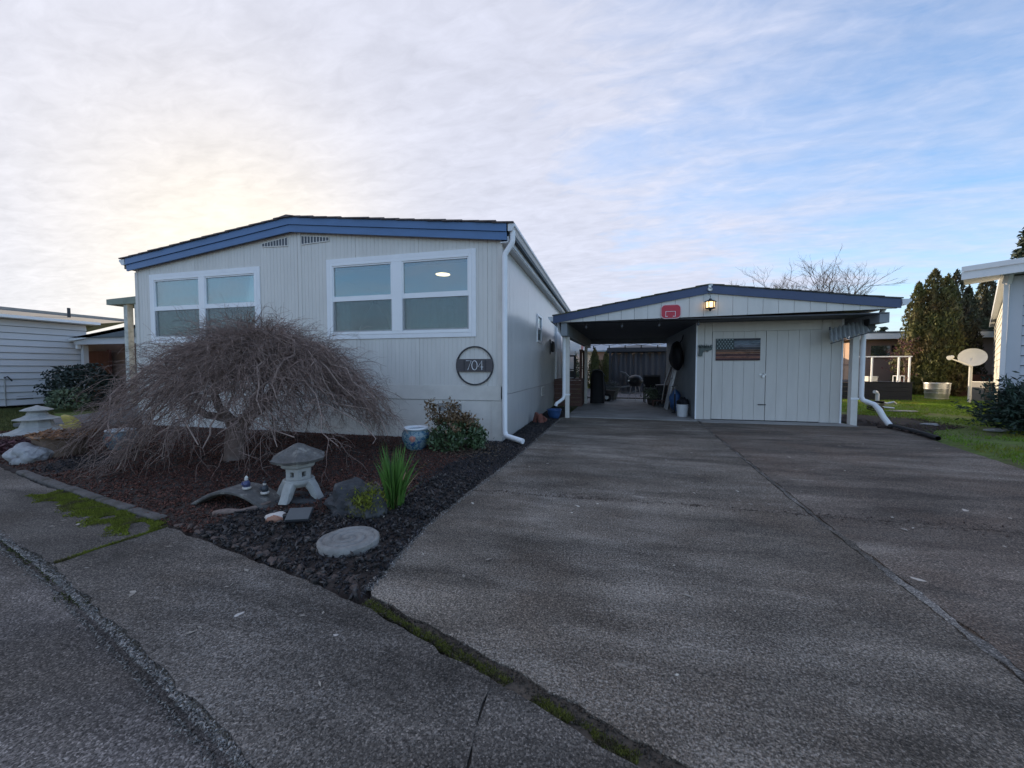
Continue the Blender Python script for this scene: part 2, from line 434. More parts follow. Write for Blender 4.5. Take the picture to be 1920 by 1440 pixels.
def pot_mat():
    m = bpy.data.materials.new('painted_porcelain')
    m.use_nodes = True
    t = m.node_tree
    b = t.nodes['Principled BSDF']
    co = t.nodes.new('ShaderNodeTexCoord').outputs['Object']
    a = mix_col(t, ramp(t, noise(t, co, 22, 4, 0.7, 1.2), [(0.44, 0.0), (0.52, 1.0)]), (0.04, 0.13, 0.20), (0.22, 0.29, 0.31))
    a = mix_col(t, ramp(t, noise(t, co, 11, 3, 0.6, 0.8), [(0.60, 0.0), (0.66, 1.0)]), a, (0.03, 0.07, 0.20))
    vm = t.nodes.new('ShaderNodeVectorMath')
    vm.operation = 'DISTANCE'
    vm.inputs[1].default_value = (0.045, -0.185, 0.205)
    t.links.new(co, vm.inputs[0])
    fl = math_node(t, 'ADD', vm.outputs['Value'], math_node(t, 'MULTIPLY', noise(t, co, 45, 3, 0.6), 0.05))
    a = mix_col(t, ramp(t, fl, [(0.060, 1.0), (0.075, 0.0)]), a, (0.50, 0.20, 0.16))
    a = mix_col(t, ramp(t, fl, [(0.035, 1.0), (0.042, 0.0)]), a, (0.60, 0.36, 0.26))
    t.links.new(a, b.inputs['Base Color'])
    b.inputs['Roughness'].default_value = 0.25
    return m


M['bluepot'] = pot_mat()
# driveway pieces read in world space so that neighbouring slabs carry on the same grain


# ------------------------------------------------------------------ mesh helpers
class MB:
    def __init__(s):
        s.v = []
        s.f = []

    def add(s, vs_, fs_):
        b = len(s.v)
        s.v.extend([tuple(p) for p in vs_])
        s.f.extend([tuple(i + b for i in f) for f in fs_])
        return s

    def box(s, x0, x1, y0, y1, z0, z1):
        return s.add([(x0, y0, z0), (x1, y0, z0), (x1, y1, z0), (x0, y1, z0), (x0, y0, z1), (x1, y0, z1), (x1, y1, z1), (x0, y1, z1)],
                     [(0, 3, 2, 1), (4, 5, 6, 7), (0, 1, 5, 4), (1, 2, 6, 5), (2, 3, 7, 6), (3, 0, 4, 7)])

    def obox(s, c, dx, dy, dz, mat):
        pts = [mat @ Vector((a * dx / 2, b * dy / 2, d * dz / 2)) + Vector(c) for d in (-1, 1) for a, b in ((-1, -1), (1, -1), (1, 1), (-1, 1))]
        return s.add(pts, [(0, 3, 2, 1), (4, 5, 6, 7), (0, 1, 5, 4), (1, 2, 6, 5), (2, 3, 7, 6), (3, 0, 4, 7)])

    def bar(s, p, q, w, h, up=(0, 0, 1)):
        """rectangular bar from p to q: w across, h along the up side"""
        p, q = Vector(p), Vector(q)
        d = (q - p).normalized()
        a = d.cross(Vector(up))
        if a.length < 1e-4:
            a = d.cross(Vector((0, 1, 0)))
        a.normalize()
        u = a.cross(d).normalized()
        pts = []
        for e in (p, q):
            for i, j in ((-1, -1), (1, -1), (1, 1), (-1, 1)):
                pts.append(e + a * (i * w / 2) + u * (j * h / 2))
        return s.add(pts, [(0, 1, 2, 3), (7, 6, 5, 4), (0, 4, 5, 1), (1, 5, 6, 2), (2, 6, 7, 3), (3, 7, 4, 0)])

    def tube(s, path, rad, n=8, cap=True, tw=None):
        P = [Vector(p) for p in path]
        if isinstance(rad, (int, float)):
            rad = [rad] * len(P)
        b = len(s.v)
        ref = None
        for i, p in enumerate(P):
            d = P[min(i + 1, len(P) - 1)] - P[max(i - 1, 0)]
            if d.length < 1e-9:
                d = Vector((0, 0, 1))
            d.normalize()
            if ref is None:
                ref = Vector((0, 0, 1)) if abs(d.z) < 0.9 else Vector((1, 0, 0))
            a = d.cross(ref)
            if a.length < 1e-6:
                a = d.orthogonal()
            a.normalize()
            u = d.cross(a)
            ref = -u if False else ref
            for k in range(n):
                t = 2 * math.pi * k / n
                s.v.append(tuple(p + a * (math.cos(t) * rad[i]) + u * (math.sin(t) * rad[i])))
        for i in range(len(P) - 1):
            for k in range(n):
                k2 = (k + 1) % n
                s.f.append((b + i * n + k, b + i * n + k2, b + (i + 1) * n + k2, b + (i + 1) * n + k))
        if cap:
            s.f.append(tuple(b + k for k in reversed(range(n))))
            s.f.append(tuple(b + (len(P) - 1) * n + k for k in range(n)))
        return s

    def lathe(s, prof, n=24, c=(0, 0, 0), rot=0.0, close=True, sx=1, sy=1):
        b = len(s.v)
        for r_, z in prof:
            for k in range(n):
                t = 2 * math.pi * k / n + rot
                s.v.append((c[0] + r_ * math.cos(t) * sx, c[1] + r_ * math.sin(t) * sy, c[2] + z))
        for i in range(len(prof) - 1):
            for k in range(n):
                k2 = (k + 1) % n
                s.f.append((b + i * n + k, b + i * n + k2, b + (i + 1) * n + k2, b + (i + 1) * n + k))
        if close:
            s.f.append(tuple(b + k for k in reversed(range(n))))
            s.f.append(tuple(b + (len(prof) - 1) * n + k for k in range(n)))
        return s

    def prism_xz(s, pts, y0, y1):
        """outline in x-z, extruded along y"""
        n = len(pts)
        v = [(x, y0, z) for x, z in pts] + [(x, y1, z) for x, z in pts]
        f = [tuple(range(n)), tuple(reversed(range(n, 2 * n)))]
        f += [(i, i + n, (i + 1) % n + n, (i + 1) % n) for i in range(n)]
        return s.add(v, f)

    def prism_xy(s, pts, z0, z1):
        n = len(pts)
        v = [(x, y, z0) for x, y in pts] + [(x, y, z1) for x, y in pts]
        f = [tuple(reversed(range(n))), tuple(range(n, 2 * n))]
        f += [(i, (i + 1) % n, (i + 1) % n + n, i + n) for i in range(n)]
        return s.add(v, f)

    def blob(s, c, r, amp=0.15, freq=1.5, n=3, seed=0.0):
        bm = bmesh.new()
        bmesh.ops.create_icosphere(bm, subdivisions=n, radius=1.0)
        b = len(s.v)
        for v in bm.verts:
            d = v.co.normalized()
            k = 1 + amp * mnoise.noise(d * freq + Vector((seed, seed * 1.7, -seed))) * 2 + amp * 0.5 * mnoise.noise(d * freq * 2.7 + Vector((seed, 3, seed)))
            s.v.append((c[0] + d.x * r[0] * k, c[1] + d.y * r[1] * k, c[2] + d.z * r[2] * k))
        for f in bm.faces:
            s.f.append(tuple(v.index + b for v in f.verts))
        bm.free()
        return s

    def build(s, name, mat, parent=None, smooth=False, world=True, kind=None):
        me = bpy.data.meshes.new(name)
        v = s.v
        if parent is not None and world:
            o = base_of(parent)
            v = [(p[0] - o[0], p[1] - o[1], p[2] - o[2]) for p in v]
        me.from_pydata(v, [], s.f)
        me.validate()
        if mat is not None:
            me.materials.append(mat)
        if smooth:
            me.shade_smooth()
        ob = bpy.data.objects.new(name, me)
        COL.objects.link(ob)
        if parent is not None:
            ob.parent = parent
        if kind:
            ob['kind'] = kind
        return ob


def base_of(o):
    x = Vector((0, 0, 0))
    while o is not None:
        x = x + o.location
        o = o.parent
    return x


def smooth_edges(o, ang=40):
    o.data.shade_smooth()
    try:
        o.data.set_sharp_from_angle(angle=R(ang))
    except Exception:
        pass
    return o


def bevel(o, w=0.006, seg=2):
    md = o.modifiers.new('bevel', 'BEVEL')
    md.width = w
    md.segments = seg
    md.limit_method = 'ANGLE'
    return o


def raw(name, v, f, mat, parent=None, kind=None, smooth=False):
    """numpy verts (n,3), faces (m,k)"""
    v = np.asarray(v, dtype=np.float32)
    if parent is not None:
        v = v - np.array(base_of(parent), dtype=np.float32)
    f = np.asarray(f, dtype=np.int32)
    me = bpy.data.meshes.new(name)
    me.vertices.add(len(v))
    me.vertices.foreach_set('co', v.ravel())
    m, k = f.shape
    me.loops.add(m * k)
    me.loops.foreach_set('vertex_index', f.ravel())
    me.polygons.add(m)
    me.polygons.foreach_set('loop_start', np.arange(0, m * k, k, dtype=np.int32))
    me.update(calc_edges=True)
    me.materials.append(mat)
    if smooth:
        me.shade_smooth()
    o = bpy.data.objects.new(name, me)
    COL.objects.link(o)
    if parent is not None:
        o.parent = parent
    if kind:
        o['kind'] = kind
    return o


def tag(o, label=None, cat=None, group=None, kind=None):
    if label:
        o['label'] = label
    if cat:
        o['category'] = cat
    if group:
        o['group'] = group
    if kind:
        o['kind'] = kind
    return o


def thing(name, label, cat, loc=(0, 0, 0), group=None, rz=0.0):
    o = bpy.data.objects.new(name, None)
    o.empty_display_size = 0.2
    COL.objects.link(o)
    o.location = loc
    o.rotation_euler = (0, 0, rz)
    return tag(o, label, cat, group)


def copy_tree(o, parent=None):
    c = o.copy()
    COL.objects.link(c)
    if parent is not None:
        c.parent = parent
    for ch in list(o.children):
        copy_tree(ch, c)
    return c


def poly_contains(poly, x, y):
    """vectorised point in polygon"""
    x = np.asarray(x)
    y = np.asarray(y)
    ins = np.zeros(x.shape, bool)
    n = len(poly)
    for i in range(n):
        x0, y0 = poly[i]
        x1, y1 = poly[(i + 1) % n]
        c = ((y0 > y) != (y1 > y))
        with np.errstate(divide='ignore', invalid='ignore'):
            xi = (x1 - x0) * (y - y0) / (y1 - y0 + 1e-12) + x0
        ins ^= c & (x < xi)
    return ins


def edge_dist(poly, x, y):
    d = np.full(np.shape(x), 1e9)
    n = len(poly)
    for i in range(n):
        a = np.array(poly[i])
        b = np.array(poly[(i + 1) % n])
        ab = b - a
        t = np.clip(((x - a[0]) * ab[0] + (y - a[1]) * ab[1]) / (ab @ ab), 0, 1)
        d = np.minimum(d, np.hypot(x - a[0] - t * ab[0], y - a[1] - t * ab[1]))
    return d


def jag(pts, step=0.06, amp=0.012, seed=1.0, closed=True):
    """polyline with small breaks so slab edges are not ruler straight"""
    out = []
    n = len(pts)
    for i in range(n if closed else n - 1):
        a = Vector(pts[i])
        b = Vector(pts[(i + 1) % n])
        k = max(1, int((b - a).length / step))
        nn = Vector((-(b - a).y, (b - a).x)).normalized() if (b - a).length > 0 else Vector((0, 0))
        for j in range(k):
            p = a.lerp(b, j / k)
            if j:
                p = p + nn * (amp * 2 * mnoise.noise(Vector((p.x * 7, p.y * 7, seed))) + amp * mnoise.noise(Vector((p.x * 25, p.y * 25, seed))))
            out.append((p.x, p.y))
    if not closed:
        out.append(tuple(pts[-1]))
    return out


def slab(name, pts, z0, z1, mat, parent=None, amp=0.012, step=0.07, seed=1.0):
    m = MB()
    m.prism_xy(jag(pts, step, amp, seed), z0, z1)
    return m.build(name, mat, parent)


def scatter_in(poly, n, rng=nrng):
    P = np.array(poly)
    lo_, hi_ = P.min(0), P.max(0)
    out = np.zeros((0, 2))
    while len(out) < n:
        q = rng.random((n * 2, 2)) * (hi_ - lo_) + lo_
        q = q[poly_contains(poly, q[:, 0], q[:, 1])]
        out = np.vstack([out, q])
    return out[:n]


def blades(pos, h, w, lean=0.5, rng=nrng):
    """one triangle per blade at pos (n,3)"""
    n = len(pos)
    a = rng.random(n) * 2 * np.pi
    hh = h * (0.5 + rng.random(n))
    ww = w * (0.6 + 0.8 * rng.random(n))
    ln = rng.normal(0, lean, (n, 2)) * hh[:, None]
    dx, dy = np.cos(a) * ww / 2, np.sin(a) * ww / 2
    v = np.zeros((n, 3, 3))
    v[:, 0] = pos - np.stack([dx, dy, 0 * dx], 1)
    v[:, 1] = pos + np.stack([dx, dy, 0 * dx], 1)
    v[:, 2] = pos + np.stack([ln[:, 0], ln[:, 1], hh], 1)
    return v.reshape(-1, 3), np.arange(3 * n).reshape(-1, 3)


def leaves(pos, size, aspect=0.5, rng=nrng, nrm=None, flat=0.0):
    """one folded-free quad leaf (rhombus) per position with random orientation"""
    n = len(pos)
    d = rng.normal(0, 1, (n, 3))
    if nrm is not None:
        d = d + nrm
    d[:, 2] *= (1 - flat)
    d /= np.linalg.norm(d, axis=1)[:, None] + 1e-9
    r_ = rng.normal(0, 1, (n, 3))
    u = np.cross(d, r_)
    u /= np.linalg.norm(u, axis=1)[:, None] + 1e-9
    s = size * (0.55 + 0.9 * rng.random(n))[:, None]
    v = np.zeros((n, 4, 3))
    v[:, 0] = pos - d * s * 0.5
    v[:, 1] = pos + u * s * aspect * 0.5 + d * s * 0.05
    v[:, 2] = pos + d * s * 0.5
    v[:, 3] = pos - u * s * aspect * 0.5 + d * s * 0.05
    return v.reshape(-1, 3), np.arange(4 * n).reshape(-1, 4)


def chips(pos, size, rng=nrng, tilt=0.5):
    """flat little wedges: tetra-like chips, 4 tris each"""
    n = len(pos)
    a = rng.random(n) * 2 * np.pi
    l = size * (0.4 + 1.2 * rng.random(n))
    w = l * (0.25 + 0.4 * rng.random(n))
    ux = np.stack([np.cos(a), np.sin(a), rng.normal(0, tilt, n)], 1)
    vx = np.stack([-np.sin(a), np.cos(a), rng.normal(0, tilt, n)], 1)
    v = np.zeros((n, 4, 3))
    v[:, 0] = pos - ux * l[:, None] / 2
    v[:, 1] = pos + ux * l[:, None] / 2 + vx * w[:, None] * 0.2
    v[:, 2] = pos + vx * w[:, None] / 2
    v[:, 3] = pos - vx * w[:, None] * 0.3 + np.array([0, 0, 1]) * (l * 0.22)[:, None]
    i = (np.arange(n) * 4)[:, None]
    f = np.concatenate([i + np.array([[0, 1, 2]]), i + np.array([[0, 3, 1]]), i + np.array([[1, 3, 2]]), i + np.array([[2, 3, 0]])], 0)
    return v.reshape(-1, 3), f


# ================================================================== SETTING
soil = MB().prism_xy([(-400, -400), (400, -400), (400, 400), (-400, 400)], -0.6, -0.10).build('ground', M['lawnsoil'])
tag(soil, kind='structure')

inner = [(-16.0, 4.98), (-7.32, 3.10), (-5.78, 2.72), (-3.24, 2.21), (-1.73, 1.86), (-1.22, 1.72), (-0.41, 1.43), (1.6, 0.62), (7.0, -1.4)]
outer = [(7.0, -2.6), (1.5, -0.05), (0.0, 0.58), (-1.74, 1.11), (-3.14, 1.51), (-4.13, 1.75), (-8.0, 2.72), (-16.0, 4.6)]
street = MB().prism_xy([(-120, 30.0), (-16, 4.62), (-8.0, 2.74), (-4.13, 1.77), (-3.14, 1.53), (-1.74, 1.13), (0, 0.6), (1.5, -0.03), (7.0, -2.58), (60, -25), (20, -60), (-120, -60)], -0.5, -0.045).build('street', M['street'])
tag(street, kind='structure')

walk = thing('sidewalk', None, None)
walk['kind'] = 'structure'
slab('slab', [(-16.0, 4.94), (-7.32, 3.07), (-5.78, 2.69), (-3.26, 2.18), (-3.31, 1.60), (-4.13, 1.75), (-8.0, 2.72), (-16.0, 4.6)], -0.3, 0.0, M['walk'], walk, 0.010, 0.05, 2.0)
slab('slab', [(-3.22, 2.17), (-1.73, 1.82), (-1.24, 1.68), (-0.43, 1.39), (-0.378, 0.712), (-1.74, 1.13), (-3.14, 1.53), (-3.28, 1.57)], -0.3, 0.004, M['walk'], walk, 0.011, 0.05, 5.0)
slab('slab', [(-0.425, 1.388), (1.6, 0.57), (7.0, -1.45), (7.0, -2.6), (1.5, -0.05), (0.0, 0.58), (-0.373, 0.71)], -0.3, 0.0, M['walk'], walk, 0.011, 0.05, 8.0)

drv = thing('driveway', None, None)
drv['kind'] = 'structure'
slab('slab', [(-1.20, 1.765), (-0.38, 1.470), (1.51, 0.71), (1.555, 1.9), (1.618, 3.615), (0.7, 3.645), (-0.2, 3.585), (-1.31, 3.565), (-1.33, 2.68), (-1.29, 1.9)], -0.3, 0.0, M['drive'], drv, 0.012, 0.05, 3.0)
slab('slab', [(-1.31, 3.575), (-0.2, 3.595), (0.7, 3.655), (1.618, 3.625), (1.63, 3.82), (1.992, 9.50), (-1.08, 9.58), (-1.1, 9.2), (-1.18, 5.3)], -0.3, -0.003, M['drive'], drv, 0.010, 0.06, 4.0)
slab('slab', [(1.585, 0.68), (7.0, -1.35), (5.2, 1.0), (4.75, 3.585), (2.95, 3.59), (1.668, 3.635), (1.618, 1.9)], -0.3, 0.0, M['drive2'], drv, 0.012, 0.05, 6.0)
slab('slab', [(1.668, 3.65), (2.95, 3.605), (4.75, 3.61), (4.82, 5.9), (5.30, 7.9), (5.72, 9.50), (5.05, 9.62), (2.03, 9.52), (1.69, 3.82)], -0.3, -0.003, M['drive2'], drv, 0.010, 0.06, 7.0)
# patched filler strip in the long joint, broken edges
jm = MB()
jl = jag([(1.520, 0.60), (1.565, 1.9), (1.628, 3.7), (2.000, 9.5)], 0.03, 0.014, 11.0, closed=False)
jr = jag([(1.575, 0.60), (1.612, 1.9), (1.664, 3.7), (2.022, 9.5)], 0.03, 0.014, 15.0, closed=False)
k = min(len(jl), len(jr))
for i in range(k - 1):
    z0 = 0.001 + 0.003 * mnoise.noise(Vector((i * 0.3, 0, 0)))
    z1 = 0.001 + 0.003 * mnoise.noise(Vector((i * 0.3 + 0.3, 0, 0)))
    jm.add([(jl[i][0], jl[i][1], z0), (jr[i][0], jr[i][1], z0), (jr[i + 1][0], jr[i + 1][1], z1), (jl[i + 1][0], jl[i + 1][1], z1),
            (jl[i][0], jl[i][1], -0.05), (jr[i][0], jr[i][1], -0.05), (jr[i + 1][0], jr[i + 1][1], -0.05), (jl[i + 1][0], jl[i + 1][1], -0.05)],
           [(0, 1, 2, 3), (0, 3, 7, 4), (1, 5, 6, 2)])
jm.build('joint_filler', M['joint'], drv)
# dirt floor under the joints
slab('joint_dirt', [(-1.2, 1.8), (-0.3, 1.3), (1.6, 0.6), (6.5, -1.2), (4.7, 3.6), (4.8, 5.9), (1.9, 9.4), (-1.05, 9.4), (-1.25, 3.0)], -0.2, -0.010, M['jointsoil'], drv, 0.0, 1.0)
slab('joint_dirt', [(-7.3, 2.95), (-3.26, 2.10), (-1.24, 1.62), (-0.43, 1.34), (1.6, 0.5), (6.6, -1.5), (6.6, -2.3), (1.5, 0.0), (0.0, 0.62), (-1.74, 1.17), (-3.14, 1.58), (-7.3, 2.6)], -0.2, -0.014, M['jointsoil'], walk, 0.0, 1.0)

fl = slab('carport_floor', [(-1.0, 9.60), (2.0, 9.555), (2.05, 9.36), (5.02, 9.42), (4.95, 9.86), (4.9, 15.75), (-0.75, 15.75)], -0.3, 0.012, M['floor'], None, 0.006, 0.2)
tag(fl, kind='structure')
lw_poly = [(4.82, 5.9), (5.36, 7.9), (5.85, 10.2), (5.5, 12.0), (5.5, 24), (30, 40), (40, 20), (30, -4), (7.2, -1.2), (5.25, 1.0), (4.78, 3.6)]


def hill(x, y):
    return 0.02 * mnoise.noise(Vector((x * 0.8, y * 0.8, 2.0)))


def ground_sheet(name, poly, cell, z0, mat, height):
    P = np.array(poly)
    lo_, hi_ = P.min(0), P.max(0)
    nx, ny = int((hi_[0] - lo_[0]) / cell) + 1, int((hi_[1] - lo_[1]) / cell) + 1
    xs = lo_[0] + np.arange(nx + 1) * cell
    ys = lo_[1] + np.arange(ny + 1) * cell
    X, Y = np.meshgrid(xs, ys, indexing='ij')
    ins = poly_contains(poly, X.ravel(), Y.ravel()).reshape(X.shape)
    ed = edge_dist(poly, X.ravel(), Y.ravel()).reshape(X.shape)
    Z = np.vectorize(height)(X, Y) * np.clip(ed / 0.25, 0, 1) + z0
    Z[~ins] = z0 - 0.06
    idx = np.arange(X.size).reshape(X.shape)
    q = np.stack([idx[:-1, :-1], idx[1:, :-1], idx[1:, 1:], idx[:-1, 1:]], -1).reshape(-1, 4)
    keep = ins[:-1, :-1] | ins[1:, :-1] | ins[1:, 1:] | ins[:-1, 1:]
    q = q[keep.reshape(-1)]
    v = np.stack([X.ravel(), Y.ravel(), Z.ravel()], 1)
    used, inv = np.unique(q.ravel(), return_inverse=True)
    o = raw(name, v[used], inv.reshape(-1, 4), mat, smooth=True)
    return tag(o, kind='structure')


ground_sheet('lawn', lw_poly, 0.35, -0.012, M['lawnsoil'], lambda x, y: 0.03 + 0.04 * mnoise.noise(Vector((x * 0.5, y * 0.5, 0))))

ground_sheet('bare_earth', [(5.36, 7.9), (5.85, 9.0), (6.9, 9.6), (6.9, 10.9), (6.1, 11.6), (5.45, 11.4), (5.3, 9.9), (5.62, 9.7)], 0.12, 0.014, M['soil'], lambda x, y: 0.03 + 0.04 * mnoise.noise(Vector((x * 0.5, y * 0.5, 0))))

bed_poly = [(-9.9, 6.04), (-10.9, 5.2), (-11.3, 4.3), (-7.40, 3.14), (-5.78, 2.78), (-3.24, 2.20), (-1.75, 1.83), (-1.23, 1.70), (-1.34, 2.68), (-1.22, 5.3), (-1.12, 9.2), (-1.08, 11.9), (-1.66, 11.9), (-1.66, 6.04)]


def bed_h(x, y):
    return 0.035 + 0.03 * mnoise.noise(Vector((x * 1.1, y * 1.1, 5))) + 0.012 * mnoise.noise(Vector((x * 6, y * 6, 5)))


ground_sheet('garden_bed', bed_poly, 0.07, 0.0, M['soil'], bed_h)


def bed_z(x, y):
    ed = edge_dist(bed_poly, np.array([x]), np.array([y]))[0]
    return bed_h(x, y) * min(1, ed / 0.25)


# bark chips: red-brown towards the house and tree, black along the driveway and the front point
pts = scatter_in(bed_poly, 90000)
cx_, cy_ = pts[:, 0], pts[:, 1]
dcam = np.hypot(cx_, cy_)
keep = nrng.random(len(pts)) < np.clip(5.0 / dcam, 0.25, 1.0)
pts = pts[keep]
zz = np.array([bed_h(a, b) for a, b in pts]) * np.clip(edge_dist(bed_poly, pts[:, 0], pts[:, 1]) / 0.25, 0, 1)
P3 = np.column_stack([pts, zz + 0.004 + nrng.random(len(pts)) * 0.008])
# black zone: within ~0.8 m of the driveway edge, in the front point, and round the stump
dx_edge = -1.25 - P3[:, 0]
blackness = np.clip(1.35 - dx_edge / 0.80, 0, 1) + np.clip((2.75 - P3[:, 1]) / 0.3, 0, 1) * (P3[:, 0] > -2.9) + np.clip(1.0 - np.hypot(P3[:, 0] + 6.3, P3[:, 1] - 3.2) / 0.9, 0, 1)
blackness += np.array([0.35 * mnoise.noise(Vector((a * 1.6, b * 1.6, 9))) for a, b in pts])
isb = blackness > 0.45 + 0.25 * nrng.random(len(P3))
v, f = chips(P3[isb], 0.027, tilt=.6)
tag(raw('black_bark_mulch', v, f, M['chipblack'], kind='stuff'), 'black bark chips spread along the driveway edge of the bed', 'mulch')
nearb = P3[isb & (np.hypot(P3[:, 0], P3[:, 1]) < 4.2)]
nearb = nearb[nrng.random(len(nearb)) < .30] + np.array([0, 0, .006])
v, f = chips(nearb, 0.042, tilt=.55)
tag(raw('coarse_black_bark', v, f, M['chipgrey'], kind='stuff'), 'coarse grey black bark pieces at the near point of the bed', 'mulch')
v, f = chips(P3[~isb], 0.026, tilt=.6)
tag(raw('red_bark_mulch', v, f, M['chipbrown'], kind='stuff'), 'red brown bark chips spread under the maple and against the house', 'mulch')
# pale flecks of leaf and stone among the chips
sel = P3[nrng.choice(len(P3), 900, replace=False)] + np.array([0, 0, 0.01])
v, f = chips(sel, 0.018)
tag(raw('pale_litter', v, f, M['leaflitter'], kind='stuff'), 'pale bits of leaf and stone lying on the dark mulch', 'litter')

# left-hand neighbour's yard
side_path = slab('path', [(-12.6, 5.55), (-10.6, 6.2), (-10.4, 7.3), (-13.4, 9.6), (-15.2, 9.0), (-13.5, 7.4)], -0.2, 0.0, mk('pale_path_concrete', (0.15, 0.145, 0.145), 0.9, 0.2, 4), None, 0.01, 0.3)
tag(side_path, kind='structure')
v, f = blades(np.column_stack([scatter_in([(-11.5, 4.5), (-20, 6.2), (-18.3, 9.0), (-13, 6.4)], 15000), np.full(15000, -0.10)]), 0.045, 0.02)
tag(raw('mossy_turf', v, f, M['darkmoss'], kind='stuff'), 'olive mossy turf in front of the neighbour house at left', 'turf')

# lawn blades: dense where near
lp = scatter_in([(4.86, 5.9), (5.42, 7.9), (5.95, 10.2), (6.4, 13), (8, 19.5), (17, 24), (17, 12), (11, 8), (7.5, 2.0)], 90000)
lz = np.array([(0.03 + 0.04 * mnoise.noise(Vector((a * 0.5, b * 0.5, 0)))) for a, b in lp]) - 0.012
thin = np.array([mnoise.noise(Vector((a * 0.9, b * 0.9, 4))) for a, b in lp])
bare = (np.hypot((lp[:, 0] - 6.2) / 1.1, (lp[:, 1] - 10.0) / 1.6) < 1)
kp = (thin > -0.28) & ~(bare & (nrng.random(len(lp)) < 0.8))
lp2 = scatter_in([(9.6, 14.2), (13.5, 14.2), (14.5, 17.2), (11.2, 17.3), (10.0, 16.0)], 26000)  # extra blades added where the sun strip falls, to make it brighter
lz2 = np.array([(0.03 + 0.04 * mnoise.noise(Vector((a * 0.5, b * 0.5, 0)))) for a, b in lp2]) - 0.012
allp = np.vstack([np.column_stack([lp, lz])[kp], np.column_stack([lp2, lz2])])
v, f = blades(allp, 0.05, 0.013, 0.6)
dp_ = scatter_in([(5.36, 8.0), (6.0, 9.0), (7.0, 9.6), (7.0, 10.9), (6.1, 11.6), (5.45, 11.4)], 1800)
tag(raw('lawn_grass', v, f, M['grass'], kind='stuff'), 'short green lawn grass beyond the driveway at right', 'grass')

v, f = chips(np.column_stack([dp_, np.full(1800, .032)]), 0.045, tilt=.6)
tag(raw('leaf_debris', v, f, M['edging'], kind='stuff'), 'brown leaf debris on bare earth beside the drain pipe', 'debris')
# moss: along the sidewalk joint, and in the crack between sidewalk and driveway


def moss_band(line, width, n, h, mat, name, label, z=0.0):
    Lp = np.array(line)
    seg = np.hypot(*(Lp[1:] - Lp[:-1]).T)
    cum = np.concatenate([[0], np.cumsum(seg)])
    t = nrng.random(n) * cum[-1]
    i = np.clip(np.searchsorted(cum, t) - 1, 0, len(seg) - 1)
    u = (t - cum[i]) / seg[i]
    p = Lp[i] + (Lp[i + 1] - Lp[i]) * u[:, None]
    d = (Lp[i + 1] - Lp[i]) / seg[i][:, None]
    nn = np.stack([-d[:, 1], d[:, 0]], 1)
    wv = np.array([0.55 + 0.9 * abs(mnoise.noise(Vector((a * 3, b * 3, 1)))) + 0.6 * mnoise.noise(Vector((a * 9, b * 9, 2))) for a, b in p])
    off = np.clip(nrng.normal(0, 0.42, n), -1, 1) * width * np.clip(wv, 0.0, 2)
    p = p + nn * off[:, None]
    gap = np.array([mnoise.noise(Vector((a * 5, b * 5, 7))) for a, b in p])
    p = p[gap > -0.25]
    v_, f_ = blades(np.column_stack([p, np.full(len(p), z)]), h, h * 0.55, 0.55)
    return tag(raw(name, v_, f_, mat, kind='stuff'), label, 'moss')


moss_band([(-5.3, 2.50), (-4.5, 2.36), (-3.9, 2.22), (-3.45, 2.13), (-3.25, 2.10)], 0.17, 30000, 0.013, M['moss'], 'sidewalk_moss', 'bright green moss spreading over the sidewalk beside the low kerb')
moss_band([(-3.24, 2.18), (-3.26, 1.95), (-3.30, 1.60)], 0.035, 2600, 0.014, M['moss'], 'joint_moss', 'thin line of moss in the cross joint of the sidewalk', -0.004)
moss_band([(-1.2, 1.72), (-0.9, 1.60), (-0.42, 1.42), (0.1, 1.20)], 0.034, 9000, 0.011, M['crackmoss'], 'crack_moss', 'green moss tuft filling the crack where driveway meets sidewalk', -0.012)
moss_band([(-8.0, 2.74), (-4.13, 1.77), (-3.14, 1.53), (-2.6, 1.37)], 0.05, 5200, 0.014, M['darkmoss'], 'kerb_moss', 'dark moss growing along the street edge of the sidewalk', -0.045)

# crumbled edge towards the street
tt = nrng.random(9000)
ex = -6.5 + 7.2 * tt
line_x = [-8.0, -4.13, -3.14, -1.74, 0.0, 1.5]
line_y = [2.72, 1.75, 1.51, 1.11, 0.58, -0.05]
ey = np.interp(ex, line_x, line_y) + nrng.normal(-0.008, 0.017, 9000)
v, f = chips(np.column_stack([ex, ey, np.where(ey < np.interp(ex, line_x, line_y) - .02, -0.042, -0.002) + 0.001]), 0.013, tilt=0.5)
tag(raw('kerb_rubble', v, f, M['rubble'], kind='stuff'), 'crumbled aggregate along the broken street edge of the sidewalk', 'rubble')
# scattered grit in the driveway cross crack
tt = nrng.random(700)
gx = -1.2 + 6.0 * tt
gy = 3.61 + nrng.normal(0, 0.05, 700) * (.5 + (gx > 1.7)) + 0.02 * np.sin(gx * 2)
v, f = chips(np.column_stack([gx, gy, np.full(700, 0.001)]), 0.018)
tag(raw('crack_grit', v, f, M['edging'], kind='stuff'), 'loose grit along the crack across the driveway', 'grit')
